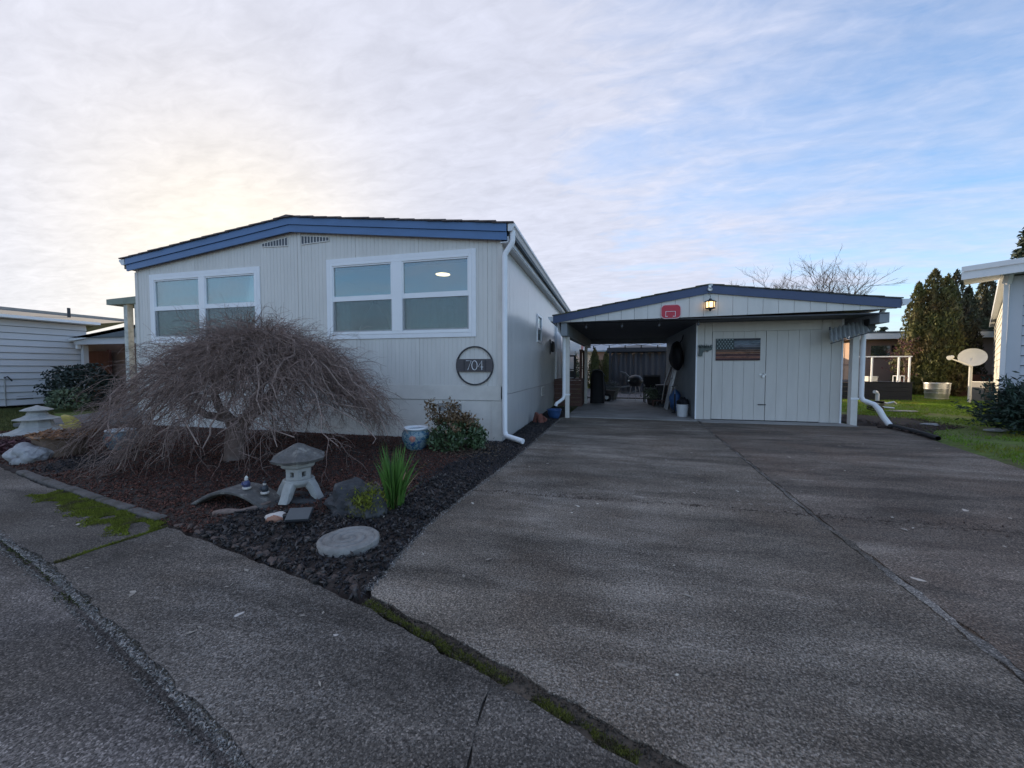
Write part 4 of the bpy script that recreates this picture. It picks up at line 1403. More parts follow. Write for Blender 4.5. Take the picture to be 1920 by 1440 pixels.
o = dp.tube(path_, rad_, 10, cap=False).build('drain_pipe', M['corrblack'])
tag(o, 'black corrugated drain pipe lying between driveway and lawn', 'pipe')

shed = thing('storage_shed', 'grey board shed with double doors under the right of the carport', 'shed', (3.44, 9.8, 0))
SY = 9.80
# left boards
for (x0, x1) in ((2.015, 2.165), (2.172, 2.325)):
    MB().box(x0, x1, SY, SY + .03, .018, 2.258).build('wall_board', M['siding_shade'], shed)
MB().box(1.985, 2.012, SY - .012, SY + .04, .014, 2.258).build('corner_trim', M['white'], shed)
MB().box(2.33, 4.49, SY - .004, SY + .03, 2.045, 2.258).build('door_header', M['siding_shade'], shed)
for (x0, x1) in ((4.50, 4.68), (4.687, 4.865)):
    MB().box(x0, x1, SY, SY + .03, .018, 2.258).build('wall_board', M['siding_shade'], shed)
MB().box(4.868, 4.90, SY - .012, SY + .04, .014, 2.258).build('corner_trim', M['white'], shed)
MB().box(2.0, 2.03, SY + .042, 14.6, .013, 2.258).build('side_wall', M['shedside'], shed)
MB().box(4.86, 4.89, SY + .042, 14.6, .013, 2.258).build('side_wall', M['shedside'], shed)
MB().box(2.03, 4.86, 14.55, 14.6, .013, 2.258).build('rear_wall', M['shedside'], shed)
MB().box(2.33, 4.50, SY + .04, SY + .05, .014, 2.05).build('door_backing', M['dark'], shed)
for x0, x1, n_ in ((2.335, 3.425, 5), (3.437, 4.493, 5)):
    d_ = MB().box(x0 + .004, x1 - .004, SY + .012, SY + .034, .035, 2.038).build('door', M['siding_shade'], shed)
    w_ = (x1 - x0) / n_
    for i in range(n_):
        MB().box(x0 + i * w_ + (.0022 if i else 0), x0 + (i + 1) * w_ - (.0022 if i < n_ - 1 else 0), SY - .006, SY + .010, .032, 2.04).build('door_board', M['siding_shade'], d_)
    if n_ and x0 < 3:
        hs = MB().box(3.30, 3.44, SY - .014, SY - .008, 1.05, 1.085).build('hasp', M['steel'], d_)
        MB().box(3.355, 3.405, SY - .045, SY - .018, 1.00, 1.05).build('padlock', M['steel'], d_)
        m = MB().tube([(3.365, SY - .03, 1.05), (3.365, SY - .03, 1.085), (3.38, SY - .03, 1.097), (3.395, SY - .03, 1.085), (3.395, SY - .03, 1.05)], .005, 6)
        m.build('shackle', M['steel'], d_)
        MB().box(3.29, 3.45, SY - .02, SY - .008, .375, .395).build('latch', M['iron'], d_)

# flag panel on the shed door
fg = thing('flag_panel', 'rustic wooden flag panel with stars and brown stripes on shed door', 'wall art', (2.855, SY - .03, 1.38))
cols = [(0.035, 0.035, 0.045), (0.13, 0.16, 0.19), (0.17, 0.20, 0.24), (0.15, 0.155, 0.18), (0.055, 0.05, 0.055), (0.12, 0.065, 0.045), (0.26, 0.115, 0.06), (0.075, 0.022, 0.022), (0.24, 0.095, 0.06), (0.05, 0.014, 0.016)]
hh_ = .50 / len(cols)
for i, c in enumerate(cols):
    z1 = 1.88 - i * hh_
    mm = mk('flag_stripe_%d' % i, c, .6, .45, 9, stretch=(1, 1, 5), col2=tuple(x * .4 for x in c), f2=(.5, .62), s2=3)
    o = MB().box(2.405 if i > 4 else 2.78, 3.31, SY - .028, SY - .008, z1 - hh_ + .002, z1 - .001).build('stripe_slat', mm, fg)
ca = MB().box(2.405, 2.778, SY - .030, SY - .008, 1.882 - 5 * hh_, 1.88).build('canton', mk('flag_canton', (.045, .06, .06), .6, .5, 12), fg)
sm = MB()
for j in range(5):
    for i in range(6 if j % 2 == 0 else 5):
        cx = 2.435 + i * .062 + (0 if j % 2 == 0 else .031)
        cz = 1.855 - j * .048
        for kk in range(5):
            t0 = R(90 + kk * 72)
            p0 = (cx + .019 * math.cos(t0), cz + .019 * math.sin(t0))
            p1 = (cx + .0075 * math.cos(t0 + R(36)), cz + .0075 * math.sin(t0 + R(36)))
            p2 = (cx + .0075 * math.cos(t0 - R(36)), cz + .0075 * math.sin(t0 - R(36)))
            sm.add([(cx, SY - .034, cz), (p2[0], SY - .033, p2[1]), (p0[0], SY - .033, p0[1]), (p1[0], SY - .033, p1[1])], [(0, 1, 2, 3)])
sm.build('stars', mk('flag_star', (.36, .42, .42), .6, .1), ca)

# green-grey ornament beside the door
om = MB()
om.prism_xz([(2.03, 1.73), (2.05, 1.66), (2.035, 1.50), (2.045, 1.485), (2.115, 1.485), (2.12, 1.55), (2.15, 1.60), (2.20, 1.615), (2.235, 1.58), (2.25, 1.615), (2.30, 1.62), (2.325, 1.665), (2.32, 1.70), (2.27, 1.69), (2.2, 1.705), (2.1, 1.70)], SY - .05, SY - .006)
orn = om.build('wall_ornament', M['greenmetal'])
tag(orn, 'grey green weathered ornament hung left of the flag panel', 'ornament')
pp = np.column_stack([2.04 + nrng.random(150) * .28, np.full(150, SY - .03) - nrng.random(150) * .04, 1.66 + nrng.random(150) * .05])
v, f = blades(pp, .05, .012, .4)
raw('tuft', v, f, M['greenmetal'], orn)

# backboard
bb = thing('mini_basketball_backboard', 'small red basketball backboard fixed to the carport gable', 'backboard', (1.305, CY0, 2.28))


def rrect(x0, x1, z0, z1, r_, n=6):
    out = []
    for cx, cz, a0 in ((x1 - r_, z1 - r_, 0), (x0 + r_, z1 - r_, 90), (x0 + r_, z0 + r_, 180), (x1 - r_, z0 + r_, 270)):
        for i in range(n + 1):
            t = R(a0 + 90 * i / n)
            out.append((cx + r_ * math.cos(t), cz + r_ * math.sin(t)))
    return out[::-1]


MB().prism_xz(rrect(1.10, 1.512, 2.272, 2.578, .09), CY0 - .022, CY0 + .002).build('rim', mk('pinkish_white_rim', (.68, .48, .48), .5, .05), bb)
MB().prism_xz(rrect(1.116, 1.496, 2.290, 2.562, .078), CY0 - .027, CY0 - .020).build('board', M['red'], bb)
m = MB()
m.box(1.198, 1.206, CY0 - .030, CY0 - .026, 2.33, 2.432)
m.box(1.392, 1.400, CY0 - .030, CY0 - .026, 2.33, 2.432)
m.box(1.206, 1.392, CY0 - .030, CY0 - .026, 2.424, 2.432)
m.box(1.19, 1.245, CY0 - .030, CY0 - .026, 2.318, 2.328)
m.box(1.345, 1.405, CY0 - .030, CY0 - .026, 2.318, 2.328)
m.build('target_lines', M['white'], bb)
for x in (1.06, 1.53):
    MB().box(x - .015, x + .02, CY0 - .03, CY0 + .0, 2.255, 2.29).build('clip', M['black'], bb)

# hanging lantern on the gable
ln = thing('gable_lantern', 'small lit amber lantern hanging on the carport gable', 'lantern', (2.06, CY0 - .10, 2.42))
lx, ly = 2.06, CY0 - .11
MB().lathe([(.02, .225), (.035, .20), (.125, .165), (.115, .155)], 6, (lx, ly, 2.43)).build('cap', M['iron'], ln)
MB().lathe([(.085, .155), (.078, .04)], 6, (lx, ly, 2.43)).build('glass', M['glow2'], ln)
m = MB()
for kk in range(6):
    t = 2 * math.pi * kk / 6
    m.bar((lx + .092 * math.cos(t), ly + .092 * math.sin(t), 2.43 + .155), (lx + .084 * math.cos(t), ly + .084 * math.sin(t), 2.43 + .035), .014, .014)
m.lathe([(.10, .035), (.10, .02), (.03, .0), (.012, -.035)], 6, (lx, ly, 2.43))
m.build('cage', M['iron'], ln)
MB().tube([(lx, ly, 2.655), (lx, ly + .02, 2.72), (lx, CY0 + .0, 2.79)], .005, 5).build('hanger', M['iron'], ln)
# cable eye at the peak
ce = thing('cable_anchor', 'grey cable anchor bolted at the carport gable peak', 'anchor', (2.06, CY0 - .05, 2.82))
m = MB()
m.box(2.035, 2.085, CY0 - .05, CY0 - .036, 2.83, 2.97)
m.tube([(2.06 + .035 * math.cos(t), CY0 - .06, 2.855 + .035 * math.sin(t)) for t in [2 * math.pi * i / 12 for i in range(13)]], .012, 6)
m.bar((2.06, CY0 - .055, 2.945), (2.11, CY0 - .06, 2.945), .015, .02)
m.build('bracket', M['galv'], ce)

# string lights
sl = thing('string_lights', 'dark wire of small glass bulbs strung round the carport ceiling', 'lights', (0.3, 12, 2.2))


def bulbs_along(p, q, n, sag):
    p, q = Vector(p), Vector(q)
    pth = []
    for i in range(n * 4 + 1):
        t = i / (n * 4)
        s_ = abs(math.sin(t * n * math.pi)) * sag
        pth.append(p.lerp(q, t) - Vector((0, 0, s_)))
    MB().tube(pth, .006, 5).build('wire', M['black'], sl)
    for i in range(n):
        t = (i + .5) / n
        c = p.lerp(q, t) - Vector((0, 0, sag))
        bo = MB().lathe([(.016, 0), (.018, -.05), (.014, -.055)], 8, c).build('socket', M['black'], sl)
        MB().lathe([(.014, -.05), (.030, -.08), (.030, -.10), (.012, -.125)], 8, c).build('bulb', M['bulbglass'], bo, smooth=True)


bulbs_along((-.8, 14.70, 2.10), (2.0, 14.70, 2.10), 5, .06)
bulbs_along((-.9, 9.20, 2.255), (2.3, 9.20, 2.257), 4, .004)

# corrugated sheet stored below the right eave, dark pulley block beside it
cs = thing('corrugated_sheet', 'grey translucent corrugated sheet stored below the right carport eave', 'sheet', (4.95, 9.45, 1.85))
m = MB()
nx = 36
for j, (ya, za) in enumerate(((9.55, 2.02), (9.30, 1.80))):
    for i in range(nx + 1):
        t = i / nx
        m.v.append((4.42 + 0.70 * t + (.10 if j == 0 else 0.0), ya, za + .03 * math.sin(i * math.pi / 2) + .20 * t - (.06 if j else 0)))
for i in range(nx):
    m.f.append((i, i + 1, nx + 2 + i, nx + 1 + i))
o = m.build('sheet', M['poly'], cs)
md = o.modifiers.new('t', 'SOLIDIFY')
md.thickness = .006
MB().bar((4.42, 9.29, 1.71), (5.12, 9.29, 1.93), .02, .02).build('edge_strip', M['iron'], cs)
MB().bar((4.5, 9.5, 2.07), (4.5, 9.5, 2.0), .02, .02).build('hook', M['iron'], cs)
MB().bar((5.15, 9.42, 2.2), (5.15, 9.42, 1.96), .12, .14).build('mount', M['black'], cs)

# ------------------------------------------------ things inside the carport
# landing and steps by the side door
ld_ = thing('wooden_landing', 'red brown wooden landing and steps at the side door', 'steps', (-1.2, 12.9, 0))
for i in range(6):
    MB().box(-1.64, -.80, 12.2 + .0, 12.23, .02 + i * .135, .02 + i * .135 + .128).build('riser_board', M['brownwood'], ld_)
for i in range(7):
    MB().box(-1.64, -.78, 12.2 + i * .24, 12.2 + i * .24 + .232, .835, .86).build('deck_board', M['brownwood'], ld_)
MB().box(-.82, -.79, 12.24, 13.85, .012, .83).build('side_panel', M['brownwood'], ld_)
for y in (12.25, 13.8):
    MB().box(-.86, -.78, y - .04, y + .04, .86, 1.75).build('rail_post', M['brownwood'], ld_)
MB().box(-.87, -.77, 12.21, 13.84, 1.75, 1.79).build('hand_rail', M['brownwood'], ld_)
gr = thing('black_cabinet', 'dark iron plant stand standing on the brown landing', 'stand', (-1.25, 13.2, .86))
m = MB()
for x in (-1.42, -1.08):
    for y in (13.0, 13.4):
        m.box(x - .02, x + .02, y - .02, y + .02, .86, 1.62)
m.box(-1.44, -1.06, 12.98, 13.42, 1.60, 1.64)
m.box(-1.42, -1.08, 13.0, 13.4, 1.15, 1.18)
m.box(-1.40, -1.10, 13.02, 13.38, .90, 1.12)
m.build('frame', M['gazebo'], gr)
gr.name = 'plant_stand'

# black covered grill
cv = thing('covered_grill', 'tall black fabric cover over a grill beside the carport post', 'grill cover', (-.35, 13.75, 0))
m = MB()
nseg = 16
prof_ = [(.27, .012), (.265, .25), (.245, .6), (.235, .85), (.225, 1.0), (.19, 1.10), (.10, 1.165), (.02, 1.18)]
for r_, z in prof_:
    for kk in range(nseg):
        t = 2 * math.pi * kk / nseg
        q = 1 + .06 * math.sin(kk * 2.7 + z * 3) * (1 if z < 1 else .3)
        ex_ = abs(math.cos(t)) ** .5 * (1 if math.cos(t) > 0 else -1)
        ey_ = abs(math.sin(t)) ** .5 * (1 if math.sin(t) > 0 else -1)
        m.v.append((-.35 + r_ * q * ex_ * .92, 13.72 + r_ * q * ey_ * .9, z))
for i in range(len(prof_) - 1):
    for kk in range(nseg):
        k2 = (kk + 1) % nseg
        m.f.append((i * nseg + kk, i * nseg + k2, (i + 1) * nseg + k2, (i + 1) * nseg + kk))
m.f.append(tuple((len(prof_) - 1) * nseg + kk for kk in range(nseg)))
m.build('cover', M['blackfab'], cv, smooth=True)
MB().tube([(-.60, 13.66, 1.06), (-.5, 13.6, 1.15), (-.35, 13.58, 1.16), (-.2, 13.6, 1.10), (-.06, 13.63, .92)], .014, 6).build('cover_piping', M['cushion'], cv)

# hand truck / mower with white hubbed wheel
hm = thing('garden_cart', 'dark garden cart with a white hubbed wheel behind the grill cover', 'cart', (0.0, 14.55, 0))
m = MB()
m.tube([(-.03 + .13 * math.cos(t), 14.38, .145 + .13 * math.sin(t)) for t in [2 * math.pi * i / 20 for i in range(21)]], .035, 8)
wh = m.build('wheel', M['black'], hm)
MB().tube([(-.03, 14.34, .145), (-.03, 14.42, .145)], .062, 14).build('hub', M['vinyl'], wh)
wh2 = MB().tube([(-.03 + .13 * math.cos(t), 14.80, .145 + .13 * math.sin(t)) for t in [2 * math.pi * i / 20 for i in range(21)]], .035, 8).build('wheel', M['black'], hm)
MB().tube([(-.03, 14.76, .145), (-.03, 14.84, .145)], .062, 14).build('hub', M['vinyl'], wh2)
MB().tube([(-.03, 14.40, .145), (-.03, 14.80, .145)], .018, 8).build('axle', M['iron'], hm)
m = MB()
m.tube([(-.03, 14.45, .15), (-.10, 14.45, .6), (-.17, 14.46, .95)], .016, 6)
m.tube([(-.03, 14.75, .15), (-.10, 14.75, .6), (-.17, 14.74, .95)], .016, 6)
m.tube([(-.17, 14.46, .95), (-.17, 14.74, .95)], .016, 6)
m.build('handle', M['iron'], hm)
m = MB()
m.add([(-.05, 14.46, .20), (.20, 14.46, .18), (.20, 14.74, .18), (-.05, 14.74, .20), (-.09, 14.44, .42), (.28, 14.44, .40), (.28, 14.76, .40), (-.09, 14.76, .42)],
      [(0, 3, 2, 1), (0, 1, 5, 4), (1, 2, 6, 5), (2, 3, 7, 6), (3, 0, 4, 7), (4, 5, 6, 7)])
m.build('tray', M['planterwood'], hm)
MB().box(.17, .21, 14.5, 14.54, .012, .19).build('rest_leg', M['iron'], hm)

# round covered fire table, left of the gap
cf_ = thing('round_planter', 'round grey planter tub with dry clump behind the garden cart', 'planter', (.12, 15.35, 0))
MB().lathe([(.20, .012), (.25, .2), (.33, .42), (.36, .50), (.33, .52), (.30, .49)], 20, (.12, 15.35, 0)).build('tub', M['cushion'], cf_, smooth=True)
pp = np.column_stack([.12 + nrng.normal(0, .15, 900), 15.35 + nrng.normal(0, .15, 900), .46 + np.abs(nrng.normal(0, .09, 900))])
v, f = leaves(pp, .06)
raw('dry_foliage', v, f, M['cushion'], cf_)

# gazebo behind
gd = thing('deck', None, None)
gd['kind'] = 'structure'
for i in range(26):
    x0 = -1.2 + i * .145
    MB().box(x0, x0 + .137, 15.79, 22.6, -.05, .06).build('deck_board', M['deck'], gd)
gz = thing('gazebo', 'dark framed gazebo hung with grey net drapes behind the carport', 'gazebo', (1.4, 19, .06))
for x, y in ((.10, 18.9), (2.75, 18.9), (.10, 20.4), (2.75, 20.4)):
    MB().box(x - .055, x + .055, y - .055, y + .055, .06, 2.0).build('post', M['gazebo'], gz)
MB().box(-.05, 2.85, 18.82, 18.96, 1.98, 2.16).build('beam', M['gazebo'], gz)
MB().box(-.05, 2.85, 20.34, 20.47, 1.98, 2.14).build('beam', M['gazebo'], gz)
for x in (.0, 2.70):
    MB().box(x, x + .1, 18.97, 20.33, 1.98, 2.14).build('beam', M['gazebo'], gz)
MB().bar((.15, 18.9, 1.70), (.42, 18.9, 1.99), .05, .06).build('brace', M['gazebo'], gz)


def drape(x0, x1, y, z0, z1, folds, gather, name='drape'):
    """hanging net whose top is pinned in points so light triangles show between"""
    m_ = MB()
    nx, nz = folds * 8, 8
    for j in range(nz + 1):
        tz = j / nz
        for i in range(nx + 1):
            t = i / nx
            pin = abs(math.sin(t * folds * math.pi))
            top = z1 - gather * (1 - pin) ** 3
            z = z0 + (top - z0) * tz
            m_.v.append((x0 + (x1 - x0) * t, y + .05 * math.sin(t * folds * 2 * math.pi * 1.5), z))
    for j in range(nz):
        for i in range(nx):
            a = j * (nx + 1) + i
            m_.f.append((a, a + 1, a + nx + 2, a + nx + 1))
    return m_.build(name, M['drape'], gz, smooth=True)


drape(.17, 1.5, 19.05, .10, 1.96, 4, .75)
drape(1.5, 2.7, 19.08, .10, 1.96, 3, .5)
drape(.17, 2.7, 20.3, .10, 1.96, 5, .1)
MB().lathe([(1.9, 2.17), (.9, 2.26), (.1, 2.34)], 4, (1.42, 19.65, 0), R(45), sy=.6).build('canopy', M['gazebo'], gz)
# wicker lounge seen through the net
ls = thing('lounge_chair', 'pale curved lounge chair behind the gazebo net', 'chair', (1.0, 18.4, .06))
for s_ in (0, .6):
    m = MB()
    m.tube([(.55, 18.2 + s_, 1.05), (.75, 18.2 + s_, 1.0), (1.05, 18.2 + s_, .72), (1.25, 18.2 + s_, .45), (1.28, 18.2 + s_, .20), (1.1, 18.2 + s_, .08), (.6, 18.2 + s_, .08)], .03, 7)
    m.build('side_frame', M['cushion'], ls, smooth=True)
m = MB()
prof_ = [(.58, 1.02), (.80, .93), (1.04, .66), (.98, .40), (.55, .34)]
for (x0, z0), (x1, z1) in zip(prof_[:-1], prof_[1:]):
    m.bar((x0, 18.5, z0), (x1, 18.5, z1), .05, .56, up=(0, 1, 0))
m.build('cushion', M['cushion'], ls)

# metal roofed outbuilding behind the gazebo
ob_ = thing('metal_roof_outbuilding', 'outbuilding with blue grey metal roof behind the gazebo', 'outbuilding', (2.0, 27, 0))
MB().box(-1.0, 7.5, 26.0, 31, 0, 2.35).build('wall', M['taupe'], ob_)
m = MB()
m.add([(-1.6, 25.6, 2.36), (7.9, 25.6, 2.40), (7.9, 28.5, 3.15), (-1.6, 28.5, 3.15), (-1.6, 25.6, 2.28), (7.9, 25.6, 2.28), (7.9, 31.4, 2.28), (-1.6, 31.4, 2.28)],
      [(0, 1, 2, 3), (4, 5, 1, 0), (5, 6, 2, 1), (6, 7, 3, 2), (7, 4, 0, 3), (4, 7, 6, 5)])
rf = m.build('roof', M['metalroof'], ob_)
for i in range(16):
    x0 = -1.5 + i * .6
    MB().bar((x0, 25.6, 2.39), (x0, 28.45, 3.16), .03, .03).build('roof_rib', M['metalroof'], rf)
rb = thing('red_roof_house', 'far house with dull red roof behind the arborvitae', 'house', (-3, 33, 0))
MB().box(-8, .8, 31.5, 37, 0, 2.5).build('wall', M['white'], rb)
m = MB()
m.add([(-8.6, 31, 2.45), (1.4, 31, 2.45), (1.4, 34.2, 3.6), (-8.6, 34.2, 3.6), (1.4, 37.4, 2.45), (-8.6, 37.4, 2.45)], [(0, 1, 2, 3), (3, 2, 4, 5), (1, 4, 2), (0, 3, 5), (0, 5, 4, 1)])
m.build('roof', M['redroof'], rb)


# ------------------------------------------------ right hand clutter inside carport
bg_ = thing('hanging_black_bag', 'big black bag hanging high on the shed side wall', 'bag', (1.86, 11.5, 1.5))
m = MB()
m.blob((1.82, 11.45, 1.55), (.175, .46, .38), .10, 1.6, 3, 3.2)
m.build('sack', M['blackfab'], bg_, smooth=True)
MB().tube([(1.995, 11.45, 2.12), (1.96, 11.42, 1.98), (1.86, 11.45, 1.84)], .014, 6).build('strap', M['black'], bg_)
sk_ = MB()
tl = thing('garden_tools', 'long handled garden tools leaning on the shed side wall', 'tools', (1.9, 12.6, 0))
for i, (x, y, zt, mt) in enumerate(((1.80, 12.5, 1.35, 'drift'), (1.74, 12.7, 1.45, 'drift'), (1.86, 12.9, 1.2, 'iron'), (1.78, 13.1, 1.5, 'white'))):
    MB().tube([(x - .12, y, .02), (x - .02, y, zt * .5), (1.985, y + .03, zt)], .014, 6).build('tool_handle', M[mt], tl)
    MB().box(x - .2, x - .05, y - .02, y + .02, .012, .10).build('tool_head', M['iron'], tl)
ch = thing('patio_chair', 'dark patio chair with grey cushions on the right of carport', 'chair', (1.55, 14.2, 0))
m = MB()
for x in (1.25, 1.80):
    for y in (14.0, 14.5):
        m.tube([(x, y, .012), (x, y, .40)], .018, 6)
    m.tube([(x, 14.5, .40), (x, 14.62, .95)], .018, 6)
    m.tube([(x, 14.0, .40), (x, 13.99, .60), (x, 14.5, .62)], .018, 6)
m.tube([(1.25, 14.62, .95), (1.80, 14.62, .95)], .018, 6)
m.build('frame', M['gazebo'], ch)
o = MB().box(1.24, 1.81, 13.98, 14.5, .40, .52).build('seat_cushion', M['cushion'], ch)
bevel(o, .04, 3)
m = MB()
m.bar((1.525, 14.5, .52), (1.525, 14.6, .92), .54, .10, up=(0, 1, 0))
bevel(m.build('back_cushion', M['blackfab'], ch), .03, 2)
tb = thing('potted_shrub', 'low bushy grey green plant in a tub at right of the carport', 'plant', (1.35, 13.55, 0))
MB().lathe([(.12, .012), (.16, .18), (.17, .2), (.15, .19)], 14, (1.42, 13.5, 0)).build('tub', M['planterwood'], tb)
pp = np.column_stack([1.42 + nrng.normal(0, .14, 700), 13.5 + nrng.normal(0, .14, 700), .36 + nrng.normal(0, .10, 700)])
v, f = leaves(pp, .07, .4)
raw('foliage', v, f, M['sage'], tb)
MB().tube([(1.42, 13.5, .18), (1.42, 13.5, .40)], .015, 6).build('stem', M['stem'], tb)
wt = thing('wooden_stool', 'low red brown wooden stool on the carport floor', 'stool', (1.6, 12.9, 0))
MB().box(1.36, 1.78, 12.8, 13.05, .17, .20).build('seat', M['brownwood'], wt)
for x in (1.39, 1.75):
    for y in (12.83, 13.02):
        MB().box(x - .02, x + .02, y - .02, y + .02, .012, .17).build('leg', M['brownwood'], wt)
bk = thing('white_bucket', 'white plastic bucket on the floor by the shed corner', 'bucket', (1.80, 10.30, 0))
m = MB()
m.lathe([(.118, .013), (.128, .16), (.133, .24), (.140, .242), (.140, .252), (.134, .254), (.137, .30), (.142, .302), (.142, .315), (.132, .315), (.128, .28), (.112, .03)], 28, (1.80, 10.30, 0))
m.build('pail', M['whiteplastic'], bk, smooth=False)
smooth_edges(bk.children[0], 35)
MB().tube([(1.80 + .143 * math.cos(t), 10.30 - .04 * math.sin(t) - .02, .27 - .10 * math.sin(t)) for t in [math.pi * i / 12 for i in range(13)]], .004, 5).build('handle', M['steel'], bk)
rg = thing('black_rag_heap', 'crumpled black cloth heaped in the white bucket', 'cloth', (1.82, 10.3, .30))
MB().blob((1.82, 10.34, .33), (.12, .12, .13), .3, 2.0, 3, 1.4).build('cloth', M['blackfab'], rg, smooth=True)
bx = thing('blue_tote', 'blue folded tarp bundle behind the white bucket', 'tarp', (1.86, 11.6, 0))
MB().blob((1.84, 11.6, .30), (.14, .20, .30), .18, 1.8, 3, 5.0).build('bundle', M['bluebag'], bx, smooth=True)
bx.name = 'tarp_bundle'
for i, (x, y) in enumerate(((1.72, 12.2), (1.7, 12.45))):
    pass
ldr = thing('step_ladder', 'bright aluminium step ladder leaning on the shed side wall', 'ladder', (1.85, 12.1, 0))
for y in (11.95, 12.28):
    MB().bar((1.66, y, .012), (1.985, y, 1.62), .03, .055).build('rail', M['steel'], ldr)
for i in range(6):
    t = (i + .7) / 6.6
    MB().bar((1.66 + .325 * t, 11.96, 1.61 * t), (1.66 + .325 * t, 12.27, 1.61 * t), .05, .022).build('rung', M['steel'], ldr)
bn = thing('storage_bin', 'stack of two dark storage bins by the patio chair', 'bins', (1.75, 13.6, 0))
for i in range(2):
    z0 = .012 + i * .33
    m = MB()
    m.add([(1.60, 13.42, z0), (1.90, 13.42, z0), (1.90, 13.78, z0), (1.60, 13.78, z0), (1.57, 13.38, z0 + .28), (1.94, 13.38, z0 + .28), (1.94, 13.82, z0 + .28), (1.57, 13.82, z0 + .28)],
          [(0, 3, 2, 1), (4, 5, 6, 7), (0, 1, 5, 4), (1, 2, 6, 5), (2, 3, 7, 6), (3, 0, 4, 7)])
    m.build('bin_body', M['iron'], bn)
    bevel(MB().box(1.55, 1.955, 13.36, 13.84, z0 + .282, z0 + .318).build('bin_lid', M['black'], bn), .01, 1)
cr_ = thing('kettle_barbecue', 'round dark kettle barbecue with bright legs at the back of the carport', 'barbecue', (.95, 15.2, 0))
MB().lathe([(.02, .50), (.20, .55), (.27, .68), (.275, .72), (.25, .84), (.15, .93), (.03, .96)], 18, (1.0, 15.2, 0)).build('bowl', M['black'], cr_, smooth=True)
for a in (30, 150, 270):
    MB().tube([(1.0 + .15 * math.cos(R(a)), 15.2 + .15 * math.sin(R(a)), .56), (1.0 + .27 * math.cos(R(a)), 15.2 + .27 * math.sin(R(a)), .012)], .012, 6).build('leg', M['steel'], cr_)
MB().bar((.72, 15.05, .74), (1.28, 15.05, .74), .03, .03).build('handle', M['steel'], cr_)
hk = thing('bicycle_pump', 'slim black floor pump against the shed side wall', 'pump', (1.72, 11.1, 0))
MB().tube([(1.74, 11.05, .02), (1.74, 11.05, .52)], .022, 8).build('barrel', M['black'], hk)
MB().tube([(1.74, 11.05, .52), (1.74, 11.05, .72)], .008, 6).build('rod', M['steel'], hk)
MB().bar((1.66, 11.05, .72), (1.82, 11.05, .74), .03, .03).build('handle', M['black'], hk)
MB().box(1.66, 1.82, 11.02, 11.08, .012, .03).build('foot', M['black'], hk)

# blue planter under the left downspout, broken terracotta by the wall
bp = thing('blue_planter', 'dark blue glazed planter under the carport downspout', 'planter', (-1.22, 9.22, 0))
m = MB().lathe([(.11, .0), (.15, .10), (.172, .20), (.185, .215), (.18, .23), (.155, .225), (.14, .12)], 22, (-1.24, 9.22, 0.0))
m.build('bowl', M['cobalt'], bp, smooth=True)
tp = thing('broken_terracotta', 'broken red terracotta pieces leaning by the house side wall', 'terracotta', (-1.45, 8.3, 0))
for i, (x, y, a, h_) in enumerate(((-1.52, 8.30, 14, .24), (-1.40, 8.22, -12, .22), (-1.36, 8.38, 30, .14))):
    mt = Matrix.Rotation(R(a), 3, 'Y') @ Matrix.Rotation(R(a * 2), 3, 'Z')
    bevel(MB().obox((x, y, h_ / 2), .06, .14, h_, mt).build('shard', M['terracotta'], tp), .012, 1)

# ================================================================== FRONT GARDEN
# ---- weeping maple
mp_ = thing('weeping_maple', 'leafless weeping maple with dense purple brown drooping twigs', 'tree', (-4.62, 3.92, 0))
mr = random.Random(21)
tm_ = MB()
tp_ = [(-4.63, 3.92, -.05), (-4.62, 3.92, .10), (-4.64, 3.93, .28), (-4.62, 3.95, .42), (-4.55, 3.97, .52)]
tm_.tube(tp_, [.155, .118, .105, .105, .10], 14)
tm_.tube([(-4.60, 3.95, .40), (-4.45, 3.98, .60), (-4.25, 4.02, .74), (-4.08, 4.04, .95), (-3.98, 4.05, 1.2), (-4.02, 4.06, 1.42)], [.095, .08, .07, .055, .045, .03], 10)
tm_.tube([(-4.62, 3.94, .42), (-4.72, 3.92, .58), (-4.86, 3.92, .70), (-4.98, 3.95, .90), (-4.92, 4.0, 1.15), (-4.8, 4.05, 1.35)], [.085, .06, .05, .042, .035, .025], 9)
tm_.tube([(-4.52, 3.98, .5), (-4.48, 4.1, .72), (-4.52, 4.22, .95), (-4.42, 4.3, 1.22), (-4.45, 4.32, 1.45)], [.08, .06, .05, .04, .03], 9)
tm_.tube([(-4.3, 4.0, .70), (-4.1, 3.85, .76), (-3.88, 3.78, .92), (-3.7, 3.8, 1.05)], [.07, .05, .04, .03], 8)
tm_.tube([(-4.70, 3.92, .56), (-4.9, 3.78, .62), (-5.1, 3.7, .78), (-5.25, 3.7, .98)], [.055, .045, .038, .028], 8)
tm_.build('trunk', M['bark'], mp_, smooth=True)
fork_pts = [Vector((-4.02, 4.06, 1.40)), Vector((-4.8, 4.05, 1.34)), Vector((-4.45, 4.32, 1.44)), Vector((-3.72, 3.8, 1.05)), Vector((-5.25, 3.7, .98)), Vector((-4.05, 4.04, 1.05)), Vector((-4.95, 3.96, 1.0))]
CXM, CYM = -4.42, 4.08


def dome(phi, s):
    """umbrella outline: s 0 crown centre, 1 hem.  wide to the left, shorter to the right"""
    c_, s_ = math.cos(phi), math.sin(phi)
    rx = 1.95 if c_ > 0 else 3.1
    ry = 1.0 if s_ < 0 else 1.45
    r_ = 1 / math.sqrt((c_ / rx) ** 2 + (s_ / ry) ** 2)
    zt = 1.69
    hem = 0.52 - .12 * c_ if c_ > 0 else .40 + .30 * c_
    z = zt - (zt - hem) * (s ** 1.9)
    return Vector((CXM + r_ * s * c_, CYM + r_ * s * s_, z)), r_


limb = MB()
tw = MB()


